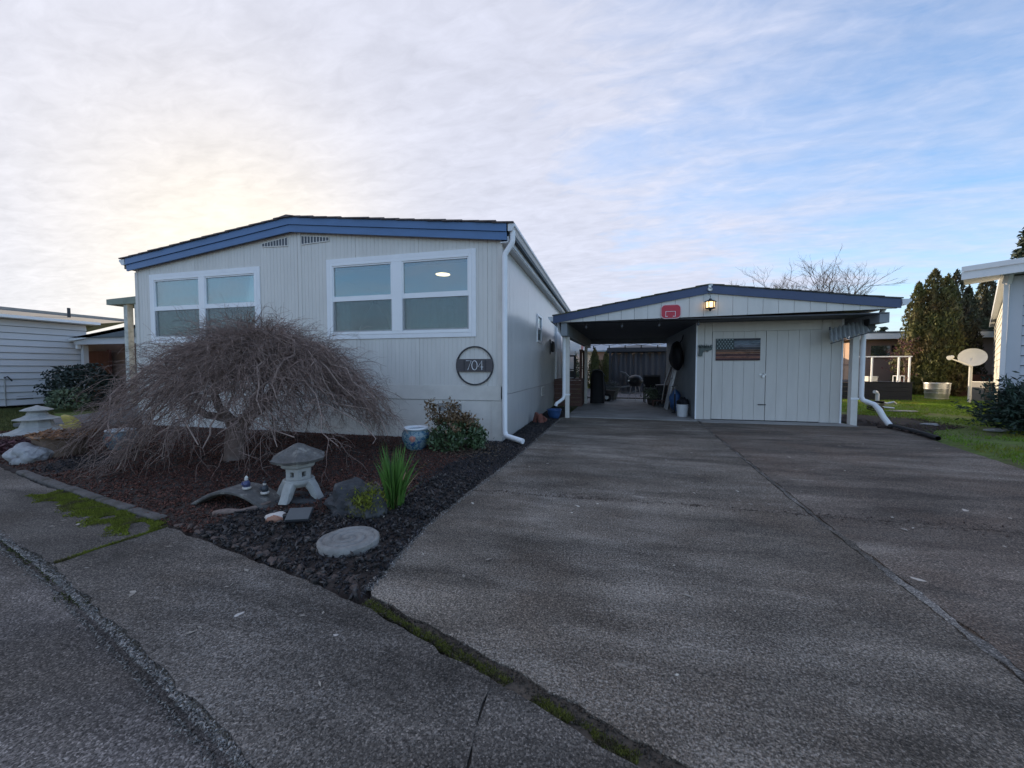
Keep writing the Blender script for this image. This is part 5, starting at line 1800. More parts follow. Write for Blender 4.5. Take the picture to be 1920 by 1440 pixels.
def wiggle(p, q, n, amp, up, rr_):
    out = []
    off = Vector((rr_.uniform(-1, 1), rr_.uniform(-1, 1), rr_.uniform(-1, 1)))
    for i in range(n + 1):
        t = i / n
        x = p.lerp(q, t)
        x = x + Vector((0, 0, up * 4 * t * (1 - t)))
        if 0 < i:
            x = x + Vector((mnoise.noise(off * 9 + x * 4.0), mnoise.noise(off * 7 + x * 4.0 + Vector((5, 0, 0))), mnoise.noise(off * 5 + x * 4 + Vector((0, 7, 0))))) * amp * min(1, t * 3)
        out.append(x)
    return out


def along(path, t):
    f_ = t * (len(path) - 1)
    i = min(int(f_), len(path) - 2)
    return path[i].lerp(path[i + 1], f_ - i), (path[i + 1] - path[i]).normalized()


NL = 168
for li_ in range(NL):
    phi = 2 * math.pi * (li_ + mr.uniform(-.4, .4)) / NL
    layer = mr.choice((1.0, 1.0, 1.0, .95, .86, .74))
    s_end = mr.uniform(.80, 1.06)
    face = math.cos(phi - R(-45))
    if face > .55:
        s_end = mr.uniform(.58, .92)
    if li_ % 6 == 0:
        s_end = mr.uniform(.28, .45)
    if li_ % 5 == 1 and face > -.2:
        s_end = mr.uniform(.75, 1.0)
        layer = mr.uniform(.62, .85)
    p0 = min(fork_pts, key=lambda q: (q - dome(phi, .35)[0]).length + mr.uniform(0, .5))
    s0 = mr.uniform(-.22, .12)
    pts_ = []
    n_ = 13
    kink = Vector((mr.uniform(-9, 9), mr.uniform(-9, 9), mr.uniform(-9, 9)))
    for i in range(n_ + 1):
        t = i / n_
        s = s0 + (s_end - s0) * t
        q, _ = dome(phi + .45 * mnoise.noise(Vector((li_ * 3.1, t * 3, 0))), max(s, .0))
        if s < 0:
            q = q + Vector((math.cos(phi) * s * 2, math.sin(phi) * s * 2, 0))
        q.z = .12 + (q.z - .12) * (layer if t < .9 else layer * .97) + .08 * mnoise.noise(Vector((li_, t * 5, 3)))
        if t < .30:
            q = p0.lerp(q, t / .30)
        pts_.append(q + Vector((mnoise.noise(kink + Vector((t * 8, 0, 0))), mnoise.noise(kink + Vector((0, t * 8, 0))), mnoise.noise(kink + Vector((0, 0, t * 8))))) * .13 * min(1, t * 4))
    rad0 = mr.choice((.009, .011, .014, .018, .025))
    limb.tube(pts_, [rad0 * (1 - .80 * i / n_) + .0015 for i in range(n_ + 1)], 5, cap=False)
    nsb = 17
    clump = Vector((math.cos(phi) * 2.4, math.sin(phi) * 2.4, 0))
    for b_ in range(nsb):
        t = .28 + .72 * (b_ + mr.random()) / nsb
        if mnoise.noise(clump + Vector((0, 0, t * 4.5))) < -.12:
            continue
        p, d = along(pts_, min(t, .999))
        out_ = Vector((math.cos(phi), math.sin(phi), 0))
        side_ = Vector((-math.sin(phi), math.cos(phi), 0))
        ln_ = mr.uniform(.20, .58)
        slope = .05 - 1.2 * t * t
        q = p + (out_ * mr.uniform(.15, 1.0) + side_ * mr.uniform(-1.1, 1.1) + Vector((0, 0, slope + mr.uniform(-.35, .40)))).normalized() * ln_
        q.z = max(q.z, .07)
        sp = wiggle(p, q, 7, .13, .06, mr)
        r0 = mr.uniform(.0026, .0054)
        tw.tube(sp, [r0 * (1 - .6 * i / 7) for i in range(8)], 3, cap=False)
        for c_ in range(9):
            tt_ = mr.uniform(.10, 1.0)
            p2, d2 = along(sp, min(tt_, .999))
            l2 = mr.uniform(.08, .30)
            q2 = p2 + (d2 * .5 + out_ * mr.uniform(-.2, .6) + side_ * mr.uniform(-.9, .9) + Vector((0, 0, mr.uniform(-.9, .45) + (.35 if t < .45 else 0)))).normalized() * l2
            q2.z = max(q2.z, .05)
            s2 = wiggle(p2, q2, 4, .075, .03, mr)
            r1 = mr.uniform(.0013, .0024)
            tw.tube(s2, [r1, r1 * .9, r1 * .8, r1 * .65, r1 * .5], 3, cap=False)
limb.build('limbs', M['limb'], mp_, smooth=True)
tw.build('twigs', M['twig'], mp_, smooth=True, kind='stuff')

# ---- stone lantern on a dark plinth
pz = bed_z(-2.68, 2.9)
pln = MB().obox((-2.66, 2.88, .01), .44, .30, .09, Matrix.Rotation(R(8), 3, 'Z')).build('plinth_stone', M['boulder'])
bevel(pln, .012, 2)
tag(pln, 'dark flat stone block under the pagoda lantern', 'stone')
LX, LY, LZ = -2.665, 2.86, .055
sl_ = thing('stone_lantern', 'pale cast stone pagoda lantern with dark lichened cap in the bed', 'stone lantern', (LX, LY, LZ))


def hexa(m_, prof, rot=R(8), n=6, c=(LX, LY, LZ)):
    m_.lathe(prof, n, c, rot)
    return m_


m = MB()
hexa(m, [(.115, .125), (.150, .165), (.152, .200), (.145, .205)], n=12)
for kk in range(4):
    t = R(-90 + 90 * kk + 6)
    dx_, dy_ = math.cos(t), math.sin(t)
    path_ = [(.085, .195), (.125, .165), (.165, .105), (.195, .045), (.235, .0)]
    wd = [.10, .098, .092, .09, .095]
    th = [.05, .055, .055, .05, .035]
    b = len(m.v)
    for (r_, z), w_, h_ in zip(path_, wd, th):
        for a, o_ in ((-1, -1), (1, -1), (1, 1), (-1, 1)):
            rr_ = r_ + o_ * h_ * .6
            m.v.append((LX + dx_ * rr_ - dy_ * a * w_ / 2, LY + dy_ * rr_ + dx_ * a * w_ / 2, LZ + z + (.0 if z == 0 else o_ * h_ * .25)))
    for i in range(4):
        for j in range(4):
            j2 = (j + 1) % 4
            m.f.append((b + i * 4 + j, b + i * 4 + j2, b + (i + 1) * 4 + j2, b + (i + 1) * 4 + j))
    m.f.append((b + 16, b + 17, b + 18, b + 19))
    m.f.append((b + 3, b + 2, b + 1, b))
o = m.build('legs', M['stone'], sl_)
bevel(o, .008, 2)
o.data.shade_smooth()
# light box with six window openings
m = MB()
hexa(m, [(.128, .207), (.130, .235)], R(8))
hexa(m, [(.130, .290), (.132, .322)], R(8))
for kk in range(6):
    t0, t1 = R(8 + 60 * kk), R(8 + 60 * (kk + 1))
    a = Vector((LX + .130 * math.cos(t0), LY + .130 * math.sin(t0), 0))
    b_ = Vector((LX + .130 * math.cos(t1), LY + .130 * math.sin(t1), 0))
    cc = Vector((LX, LY, 0))
    for u0, u1 in ((0, .33), (.67, 1)):
        p, q = a.lerp(b_, u0), a.lerp(b_, u1)
        pi_, qi = cc.lerp(p, .72), cc.lerp(q, .72)
        z0, z1 = LZ + .235, LZ + .29
        m.add([(p.x, p.y, z0), (q.x, q.y, z0), (q.x, q.y, z1), (p.x, p.y, z1), (pi_.x, pi_.y, z0), (qi.x, qi.y, z0), (qi.x, qi.y, z1), (pi_.x, pi_.y, z1)],
              [(0, 1, 2, 3), (1, 5, 6, 2), (4, 0, 3, 7), (5, 4, 7, 6)])
m.build('light_box', M['stone'], sl_)
m = MB()
hexa(m, [(.150, .324), (.178, .345), (.182, .382), (.150, .392)], R(8))
bevel(m.build('collar', M['stone'], sl_), .006, 2)
m = MB()
nn = 24
for r_, z in ((.16, .385), (.268, .395), (.285, .425), (.22, .462), (.13, .515), (.055, .560), (.012, .575)):
    for kk in range(nn):
        t = R(8) + 2 * math.pi * kk / nn
        hx = 1 / max(math.cos((t - R(8)) % R(60) - R(30)), .1) * math.cos(R(30))
        up = .018 * (hx - .93) / .15 if r_ > .2 else 0
        jj = 1 + .02 * mnoise.noise(Vector((math.cos(t) * 3, math.sin(t) * 3, z * 20)))
        m.v.append((LX + r_ * hx * jj * math.cos(t), LY + r_ * hx * jj * math.sin(t), LZ + z + up))
for i in range(6):
    for kk in range(nn):
        k2 = (kk + 1) % nn
        m.f.append((i * nn + kk, i * nn + k2, (i + 1) * nn + k2, (i + 1) * nn + kk))
m.f.append(tuple(reversed(range(nn))))
m.f.append(tuple(6 * nn + kk for kk in range(nn)))
m.build('cap', M['stonedark'], sl_, smooth=False)
smooth_edges(sl_.children[-1], 38)

for o in sl_.children:
    for v_ in o.data.vertices:
        v_.co = v_.co * 0.84

# ---- small arched bridge with figurines and driftwood
br = thing('garden_bridge', 'small dark mossy arched garden bridge on the mulch', 'ornament', (-3.1, 2.62, 0))
m = MB()
for i in range(17):
    t = i / 16
    x = -3.50 + .78 * t
    zt = -.0 + .15 * math.sin(math.pi * min(1, t * 1.02)) + .02
    yb = 2.52 + .06 * t
    for (yy, dz) in ((yb, 0), (yb + .26, .0), (yb + .26, -.032), (yb, -.032)):
        m.v.append((x, yy, zt + dz))
for i in range(16):
    for j in range(4):
        j2 = (j + 1) % 4
        m.f.append((i * 4 + j, i * 4 + j2, (i + 1) * 4 + j2, (i + 1) * 4 + j))
m.f += [(3, 2, 1, 0), (64, 65, 66, 67)]
m.build('arch_deck', M['stonedark'], br)
bevel(br.children[0], .008, 1)
bz = lambda x: .17


def figurine(x, y, z, h, robe, hat, label):
    fgo = thing('garden_figurine', label, 'figurine', (x, y, z), 'figurines on the little bridge')
    fgo.scale = (.72, .72, .72)
    MB().lathe([(.045, 0), (.048, .02), (.04, .028)], 14, (x, y, z)).build('base', M['shellrim'], fgo, smooth=True)
    m_ = MB().lathe([(.036, .026), (.040, .05), (.034, .085), (.020, .102)], 14, (x, y, z))
    m_.tube([(x - .03, y - .012, z + .085), (x - .042, y - .03, z + .065), (x - .012, y - .042, z + .06)], .010, 6)
    m_.tube([(x + .03, y - .012, z + .085), (x + .042, y - .03, z + .065), (x + .012, y - .042, z + .06)], .010, 6)
    m_.build('robe', robe, fgo, smooth=True)
    m_ = MB().blob((x, y - .004, z + .118), (.020, .020, .022), .02, 1, 2)
    m_.blob((x, y - .024, z + .116), (.004, .004, .004), 0, 1, 1)
    m_.build('head', M['shellrim'], fgo, smooth=True)
    MB().lathe([(.021, .128), (.019, .14), (.008, .155), (.002, .162)], 10, (x, y, z)).build('hat', hat, fgo, smooth=True)


figurine(-3.02, 2.66, .160, .16, mk('blue_glaze', (.06, .07, .16), .3, .3, 30), M['cream'], 'tiny blue robed figurine with pale hat on the bridge')
figurine(-2.87, 2.70, .118, .13, mk('dark_glaze', (.04, .045, .055), .4, .3, 30), M['iron'], 'tiny dark figurine right of the pale hatted one')
o = MB().tube([(-3.08, 2.42, .02), (-3.03, 2.44, .035), (-2.98, 2.45, .04), (-2.90, 2.50, .03), (-2.83, 2.58, .045), (-2.77, 2.66, .07)], [.030, .026, .028, .022, .018, .010], 8).build('driftwood', M['drift'], smooth=True)
tag(o, 'knotty reddish driftwood in front of the arched bridge', 'driftwood')
dw = MB()
dw.tube([(-2.05, 3.25, .02), (-2.08, 3.22, .07), (-2.12, 3.20, .12), (-2.10, 3.17, .135)], [.02, .018, .014, .012], 7)
dw.tube([(-2.08, 3.22, .08), (-2.02, 3.20, .13), (-1.94, 3.18, .15)], [.014, .012, .007], 6)
dw.tube([(-2.05, 3.25, .03), (-1.98, 3.12, .03), (-1.93, 3.0, .04)], [.016, .012, .010], 6)
tag(dw.build('driftwood', M['drift'], smooth=True), 'forked pale driftwood root behind the green iris clump', 'driftwood')

# ---- shell, solar light, swirl stone, boulder
sh = thing('split_stone', 'white edged stone with an orange face beside the solar light', 'stone', (-2.45, 2.41, 0))
MB().blob((-2.47, 2.43, .035), (.105, .055, .055), .10, 1.5, 3, 2.1).build('shell', M['shellrim'], sh, smooth=True)
m = MB()
m.prism_xz([(-2.535, .028), (-2.475, .012), (-2.405, .022), (-2.385, .058), (-2.43, .083), (-2.50, .068)], 2.368, 2.385)
m.blob((-2.455, 2.392, .05), (.075, .022, .034), .12, 1.4, 2, 4)
m.build('orange_face', M['shellin'], sh, smooth=True)
so = thing('solar_light', 'low black solar spotlight on a stake in the mulch', 'solar light', (-2.24, 2.34, 0))
mt = Matrix.Rotation(R(22), 3, 'Z') @ Matrix.Rotation(R(28), 3, 'X')
MB().obox((-2.205, 2.36, .125), .16, .11, .014, mt).build('panel', M['solar'], so)
MB().obox((-2.205, 2.362, .115), .172, .122, .012, mt).build('panel_frame', M['black'], so)
MB().tube([(-2.22, 2.34, .11), (-2.23, 2.33, .03), (-2.23, 2.33, -.03)], [.014, .012, .008], 7).build('stake', M['black'], so)
MB().lathe([(.026, 0), (.032, .05), (.030, .055)], 12, (-2.30, 2.35, .065)).build('lamp_head', M['black'], so)
MB().bar((-2.30, 2.35, .10), (-2.22, 2.34, .09), .012, .012).build('arm', M['black'], so)

ss = MB()
nr, na = 26, 72
SXc, SYc, SR, SH = -1.675, 2.215, .192, .075
for i in range(nr + 1):
    r_ = SR * i / nr
    for k_ in range(na):
        t = 2 * math.pi * k_ / na
        z = SH - .014 * (1 - abs(math.sin(t + r_ * 55))) ** 2 * min(1, r_ / .03) - (.012 * ((i / nr - .88) / .12) ** 2 if i / nr > .88 else 0)
        rr_ = r_ * (1 + .02 * mnoise.noise(Vector((math.cos(t) * 2, math.sin(t) * 2, 3))))
        ss.v.append((SXc + rr_ * math.cos(t) * 1.02, SYc + rr_ * math.sin(t), z))
for k_ in range(na):
    t = 2 * math.pi * k_ / na
    ss.v.append((SXc + SR * 1.01 * math.cos(t), SYc + SR * .98 * math.sin(t), -.01))
for i in range(nr + 1):
    for k_ in range(na):
        k2 = (k_ + 1) % na
        ss.f.append((i * na + k_, i * na + k2, (i + 1) * na + k2, (i + 1) * na + k_) if i else (k_ + na * 0, k2 + na * 0, na + k2, na + k_))
o = ss.build('stepping_stone', M['paver'], smooth=True)
smooth_edges(o, 60)
tag(o, 'round pale stepping stone with carved swirl at the bed point', 'stepping stone')

bo = thing('mossy_boulder', 'dark craggy boulder with moss beside the iris clump', 'boulder', (-1.98, 2.74, 0))
MB().blob((-2.0, 2.76, .06), (.24, .20, .20), .24, 1.9, 4, 8.3).build('rock', M['boulder'], bo, smooth=False)
MB().blob((-1.82, 2.70, .06), (.11, .12, .15), .2, 2, 3, 1.9).build('rock', M['boulder'], bo, smooth=False)
pp = np.column_stack([-1.83 + nrng.normal(0, .05, 2200), 2.66 + nrng.normal(0, .055, 2200), .13 + nrng.normal(0, .05, 2200)])
v, f = blades(pp, .022, .012, .7)
raw('moss', v, f, M['moss'], bo)

# ---- iris clump
ir = thing('iris_clump', 'clump of tall bright green iris blades in the mulch', 'plant', (-1.745, 2.90, 0))
m = MB()
mo = MB()
for i in range(150):
    a = mr.uniform(0, 2 * math.pi)
    r0 = mr.uniform(0, .07)
    h_ = mr.uniform(.32, .60)
    ln_ = mr.uniform(.0, .20) * (1.0 + .3 * math.cos(a))
    bx_, by_ = -1.745 + r0 * math.cos(a), 2.90 + r0 * math.sin(a)
    w_ = mr.uniform(.007, .013)
    ta = a + mr.uniform(-.5, .5)
    px0 = math.cos(mr.uniform(0, 3.14)) * w_, math.sin(mr.uniform(0, 3.14)) * w_
    prev = None
    tgt = m if i > 14 else mo
    if i <= 14:
        h_ *= .62
        ln_ = mr.uniform(.15, .3)
    b = len(tgt.v)
    for j in range(6):
        t = j / 5
        c = Vector((bx_ + math.cos(ta) * ln_ * t ** 1.8, by_ + math.sin(ta) * ln_ * t ** 1.8, h_ * t * (1 - .12 * t * (ln_ > .12))))
        ww = (1 - t ** 2.2) * (0.75 + .25 * min(1, t * 4))
        tgt.v.append((c.x - px0[0] * ww, c.y - px0[1] * ww, c.z))
        tgt.v.append((c.x + px0[0] * ww + .0002, c.y + px0[1] * ww, c.z))
    for j in range(5):
        tgt.f.append((b + 2 * j, b + 2 * j + 1, b + 2 * j + 3, b + 2 * j + 2))
m.build('blades', M['iris'], ir)
mo.build('dry_blades', M['irisold'], ir)


# ---- ceramic pots
def urn(x, y, z, s, label, name='porcelain_pot'):
    t_ = thing(name, label, 'pot', (x, y, z))
    MB().lathe([(.105 * s, 0), (.115 * s, .02 * s), (.165 * s, .10 * s), (.20 * s, .19 * s), (.195 * s, .26 * s), (.165 * s, .305 * s), (.155 * s, .315 * s)], 32, (x, y, z)).build('body', M['bluepot'], t_, smooth=True)
    MB().lathe([(.155 * s, .312 * s), (.178 * s, .318 * s), (.182 * s, .335 * s), (.172 * s, .345 * s), (.150 * s, .340 * s), (.14 * s, .30 * s)], 32, (x, y, z), close=False).build('rim', M['white'], t_, smooth=True)
    MB().lathe([(.145 * s, .285 * s), (.01, .29 * s)], 24, (x, y, z)).build('soil', M['soil'], t_)
    return t_


urn(-2.66, 5.02, .02, 1.0, 'blue porcelain pot with pink flower near the house wall')
urn(-6.72, 3.98, .02, .92, 'blue and white porcelain pot half hidden by maple twigs')

# ---- nandina
na_ = thing('nandina_shrub', 'bushy bronze and green nandina shrub against the grey skirting', 'shrub', (-2.12, 5.22, 0))
c_all = []
for i in range(70):
    a = nrng.random() * 2 * np.pi
    r_ = .30 * np.sqrt(nrng.random())
    z = .08 + .43 * nrng.random()
    rr_ = r_ * (1.2 - .5 * (z / .55) ** 2 + .1)
    c_all.append((-2.12 + rr_ * np.cos(a) * 1.05, 5.2 + rr_ * np.sin(a) * .8, z))
c_all += [(-2.42, 5.10, .55), (-2.44, 5.10, .62), (-2.47, 5.10, .68), (-2.40, 5.12, .48), (-2.16, 5.1, .66), (-2.12, 5.1, .64), (-1.80, 5.12, .42)]
c_all = np.array(c_all)
pos = np.repeat(c_all, 62, 0) + nrng.normal(0, .05, (len(c_all) * 62, 3))
pos = pos[pos[:, 2] > .02]
red = (pos[:, 2] > .28 + .22 * nrng.random(len(pos)))
v, f = leaves(pos[red], .058, .38)
raw('bronze_leaves', v, f, M['nandred'], na_)
v, f = leaves(pos[~red], .06, .40)
raw('green_leaves', v, f, M['nandgreen'], na_)
m = MB()
for i in range(14):
    c = c_all[i * 5]
    m.tube([(-2.12 + rnd.uniform(-.06, .06), 5.2 + rnd.uniform(-.05, .05), .0), tuple((Vector((-2.12, 5.2, 0)).lerp(Vector(c), .5)) + Vector((0, 0, .05))), tuple(c)], [.008, .006, .003], 5)
m.tube([(-2.2, 5.18, .05), (-2.36, 5.12, .4), (-2.44, 5.10, .66)], [.008, .006, .003], 5)
m.build('stems', M['stem'], na_)
pp = np.column_stack([-1.85 + nrng.normal(0, .22, 900), 5.15 + nrng.normal(0, .25, 900), .045 + np.abs(nrng.normal(0, .015, 900))])
pp = pp[pp[:, 0] < -1.3]
v, f = leaves(pp, .035, .3, flat=.8)
tag(raw('dry_leaf_litter', v, f, mk('dry_brown_leaf', (.13, .09, .06), .8, .2, island=.4), kind='stuff'), 'dry brown leaf litter beside the nandina shrub', 'litter')

# ---- left corner: stump, rock, small pagoda, yellow leaf
st = thing('tree_stump', 'old tree stump with crumbling orange top at the bed corner', 'stump', (-7.05, 3.52, 0))
m = MB()
nn = 26
for r_, z in ((.26, -.03), (.235, .06), (.225, .2), (.24, .29), (.25, .31)):
    for kk in range(nn):
        t = 2 * math.pi * kk / nn
        q = 1 + .14 * mnoise.noise(Vector((math.cos(t) * 1.6, math.sin(t) * 1.6, z * .8))) + .06 * mnoise.noise(Vector((math.cos(t) * 6, math.sin(t) * 6, z)))
        m.v.append((-7.05 + r_ * q * math.cos(t), 3.52 + r_ * q * math.sin(t), z + (.03 * mnoise.noise(Vector((kk * .9, 1, 0))) if z > .25 else 0)))
for i in range(4):
    for kk in range(nn):
        k2 = (kk + 1) % nn
        m.f.append((i * nn + kk, i * nn + k2, (i + 1) * nn + k2, (i + 1) * nn + kk))
m.f.append(tuple(4 * nn + kk for kk in range(nn)))
m.build('trunk', M['stump'], st, smooth=True)
a = nrng.random(420) * 2 * np.pi
rr_ = .36 * np.sqrt(nrng.random(420))
v, f = chips(np.column_stack([-7.03 + rr_ * np.cos(a) * 1.1, 3.53 + rr_ * np.sin(a) * .8, .325 + .04 * (1 - rr_ / .36) + nrng.normal(0, .008, 420)]), .07)
raw('crumbled_top', v, f, M['stumptop'], st)
MB().lathe([(.30, .30), (.38, .315), (.36, .335), (.05, .35)], 22, (-7.03, 3.53, 0), sy=.75).build('top_plate', M['stump'], st)
o = MB().blob((-7.12, 3.25, .10), (.26, .17, .15), .16, 1.3, 4, 2.6).build('white_rock', M['whiterock'])
tag(o, 'large pale white rock in front of the tree stump', 'rock')
pg = thing('tiered_pagoda', 'pale three tiered pagoda ornament at the far left of the bed', 'pagoda ornament', (-10.1, 4.75, 0))
MB().lathe([(.40, .0), (.46, .02), (.45, .04), (.33, .07), (.22, .13), (.19, .22), (.18, .27)], 8, (-10.1, 4.75, 0.01), R(22)).build('bottom_tier', M['stone'], pg)
MB().lathe([(.16, .27), (.29, .262), (.295, .275), (.19, .315), (.135, .35), (.125, .385)], 8, (-10.1, 4.75, 0.01), R(22)).build('middle_tier', M['stone'], pg)
MB().lathe([(.11, .385), (.125, .41), (.20, .425), (.205, .437), (.13, .475), (.05, .50), (.01, .52)], 8, (-10.1, 4.75, 0.01), R(22)).build('top_tier', M['stone'], pg)
MB().box(-10.5, -9.75, 4.45, 5.05, -.05, .012).build('footing', M['terracotta'], pg)
yl = thing('yellow_leaf_plant', 'leaning plant with broad yellow green leaves beside the stump', 'plant', (-8.05, 4.25, 0))
m = MB()
for bx_, tx, tz, w_ in ((-8.02, -8.46, .46, .085), (-8.0, -8.38, .40, .06), (-7.98, -8.12, .30, .03), (-8.05, -8.58, .30, .05)):
    b = len(m.v)
    for j in range(8):
        t = j / 7
        x = bx_ + (tx - bx_) * t
        z = .04 + tz * math.sin(t * 1.57) - (.06 * t ** 4)
        ww = w_ * (math.sin(min(1, t * 1.1 + .02) * 3.0) ** .7 if t > .35 else .18)
        m.v += [(x - ww * .3, 4.25 - ww, z), (x, 4.25, z + .012), (x + ww * .3, 4.25 + ww, z)]
    for j in range(7):
        for q in (0, 1):
            a_ = b + j * 3 + q
            m.f.append((a_, a_ + 1, a_ + 4, a_ + 3))
m.build('leaves', M['yellowleaf'], yl, smooth=True)
pp = np.column_stack([scatter_in([(-8.2, 3.45), (-7.35, 3.25), (-7.5, 3.7), (-8.6, 4.0), (-9.2, 3.8)], 2600), np.abs(nrng.normal(.05, .04, 2600))])
v, f = leaves(pp, .05, .45)
tag(raw('red_groundcover', v, f, M['redground'], kind='stuff'), 'dark red low groundcover left of the white rock', 'ground cover')

# ================================================================== NEIGHBOUR AT LEFT
nl = thing('left_neighbour_house', 'pale lap sided neighbour house at the left edge', 'house', (-18.5, 8, 0))
NX = -18.5
bm_ = MB()
bm_.add([(NX - .03, 3.0, 0), (NX + .034, 3.0, -.002), (NX + .034, 10.05, -.002), (NX - .03, 10.05, 0), (NX - .03, 3.0, .198), (NX - .010, 3.0, .198), (NX - .010, 10.05, .198), (NX - .03, 10.05, .198)],
        [(0, 3, 2, 1), (4, 5, 6, 7), (0, 1, 5, 4), (1, 2, 6, 5), (2, 3, 7, 6), (3, 0, 4, 7)])
proto = bm_.build('siding_board', M['lap'], nl)
base_z = proto.location.z
for i in range(13):
    o = proto if i == 0 else proto.copy()
    if i:
        COL.objects.link(o)
    o.parent = nl
    o.location = (0, 0, .02 + i * .212)
MB().box(NX - 8, NX - .031, 3.0, 10.04, 0, 2.78).build('wall', M['roofgrey'], nl)  # dark tone behind the boards paints shadow lines into the lap gaps
MB().box(NX - .02, NX + .30, 2.8, 10.22, 2.78, 2.80).build('soffit', M['white'], nl)
MB().box(NX + .30, NX + .40, 2.8, 10.25, 2.79, 2.88).build('gutter', M['white'], nl)
m = MB()
m.add([(NX + .34, 2.7, 2.86), (NX - 4.5, 2.7, 3.52), (NX - 4.5, 14.2, 3.52), (NX + .34, 10.3, 2.86), (NX - 9, 2.7, 2.86), (NX - 9, 14.2, 2.86)],
      [(0, 3, 2, 1), (1, 2, 5, 4), (0, 1, 4), (3, 5, 2), (0, 4, 5, 3)])
m.build('roof', M['roofgrey'], nl)
MB().bar((NX - 4.5, 2.7, 3.55), (NX - 4.5, 14.2, 3.55), .35, .10).build('ridge_cap', M['rooftan'], nl)
MB().tube([(NX - 2.5, 10.9, 3.1), (NX - 2.5, 10.9, 3.62)], .05, 8).build('vent_pipe', M['iron'], nl)
MB().blob((NX - 3.9, 9.2, 3.48), (.3, .3, .12), .1, 1, 2).build('roof_vent', M['roofgrey'], nl)
MB().box(NX + .005, NX + .02, 8.25, 8.62, .20, .30).build('foundation_vent', M['dark'], nl)
MB().tube([(NX + .04, 8.0, 0), (NX + .04, 8.0, .95)], .015, 6).build('water_pipe', M['galv'], nl)
MB().tube([(NX + .04, 8.0, .9), (NX + .14, 8.02, .95), (NX + .14, 8.12, .80)], .02, 6).build('tap', M['iron'], nl)
# its porch gable, gate under it
pgb = thing('left_neighbour_porch', 'white gabled porch roof between neighbour house and awning posts', 'porch', (-16, 9.6, 0))
m = MB()
m.prism_xz([(-18.30, 2.04), (-11.6, 2.04), (-11.7, 2.16), (-15.0, 2.58), (-18.40, 2.18)], 9.62, 9.66)
m.build('gable_panel', M['lap'], pgb)
MB().bar((-18.44, 9.57, 2.21), (-15.0, 9.57, 2.62), .08, .11).build('rake_board', M['white'], pgb)
MB().bar((-15.0, 9.57, 2.62), (-11.5, 9.57, 2.20), .08, .11).build('rake_board', M['white'], pgb)
m = MB()
m.add([(-18.44, 9.53, 2.27), (-15.0, 9.53, 2.68), (-11.5, 9.53, 2.26), (-18.44, 11.3, 2.27), (-15.0, 11.3, 2.68), (-11.5, 11.3, 2.26)], [(0, 1, 4, 3), (1, 2, 5, 4), (0, 3, 5, 2), (0, 2, 1), (3, 4, 5)])
m.build('roof', M['roofgrey'], pgb)
MB().box(-18.36, -18.26, 9.66, 9.76, 1.9, 2.04).build('gutter_end', M['white'], pgb)
MB().box(-11.8, -11.66, 9.70, 9.84, -.1, 2.04).build('post', M['white'], pgb)
MB().box(-18.36, -18.22, 9.80, 9.94, -.1, 2.04).build('post', M['lap'], pgb)
MB().box(-20.8, -11.4, 11.2, 11.28, -.1, 2.26).build('back_wall', M['taupe'], pgb)
gt = thing('red_brown_gate', 'red brown wooden gate below the neighbour porch gable', 'gate', (-19.3, 11.0, 0))
for i in range(5):
    MB().box(-20.25 + i * .235, -20.25 + i * .235 + .226, 10.98, 11.02, -.05, 1.88).build('gate_board', M['gate'], gt)
for x in (-20.31, -19.02):
    MB().box(x - .05, x + .05, 10.96, 11.04, -.1, 1.93).build('post', M['gate'], gt)


def bush(name, label, cat, c, r, n, size, mat, group=None, core=True, stems=True):
    t_ = thing(name, label, cat, (c[0], c[1], 0), group)
    d = nrng.normal(0, 1, (n, 3))
    d /= np.linalg.norm(d, axis=1)[:, None]
    rad = .55 + .45 * nrng.random(n) ** .6
    lump = np.array([1 + .28 * mnoise.noise(Vector(tuple(q * 2.2)) + Vector((c[0], c[1], 0))) for q in d])
    pos_ = np.array(c) + d * np.array(r) * (rad * lump)[:, None]
    pos_ = pos_[pos_[:, 2] > .0]
    v_, f_ = leaves(pos_, size, .45, nrm=d[:len(pos_)] * .6)
    raw('foliage', v_, f_, mat, t_)
    if stems:
        m_ = MB()
        for i in range(9):
            a_ = 2 * math.pi * i / 9
            m_.tube([(c[0], c[1], 0), (c[0] + r[0] * .3 * math.cos(a_), c[1] + r[1] * .3 * math.sin(a_), c[2] * .7), (c[0] + r[0] * .6 * math.cos(a_), c[1] + r[1] * .6 * math.sin(a_), c[2] + r[2] * .3)], [.02, .014, .006], 5)
        m_.build('stems', M['stem'], t_)
    return t_


bush('dark_shrub', 'dark evergreen shrub in front of the left neighbour house corner', 'shrub', (-16.35, 8.75, .50), (1.15, .8, .86), 5200, .11, M['darkleaf'])
bush('sage_shrub', 'small sage green shrub at the foot of the dark shrub', 'shrub', (-15.85, 8.15, .22), (.58, .45, .40), 1800, .08, M['sage'])

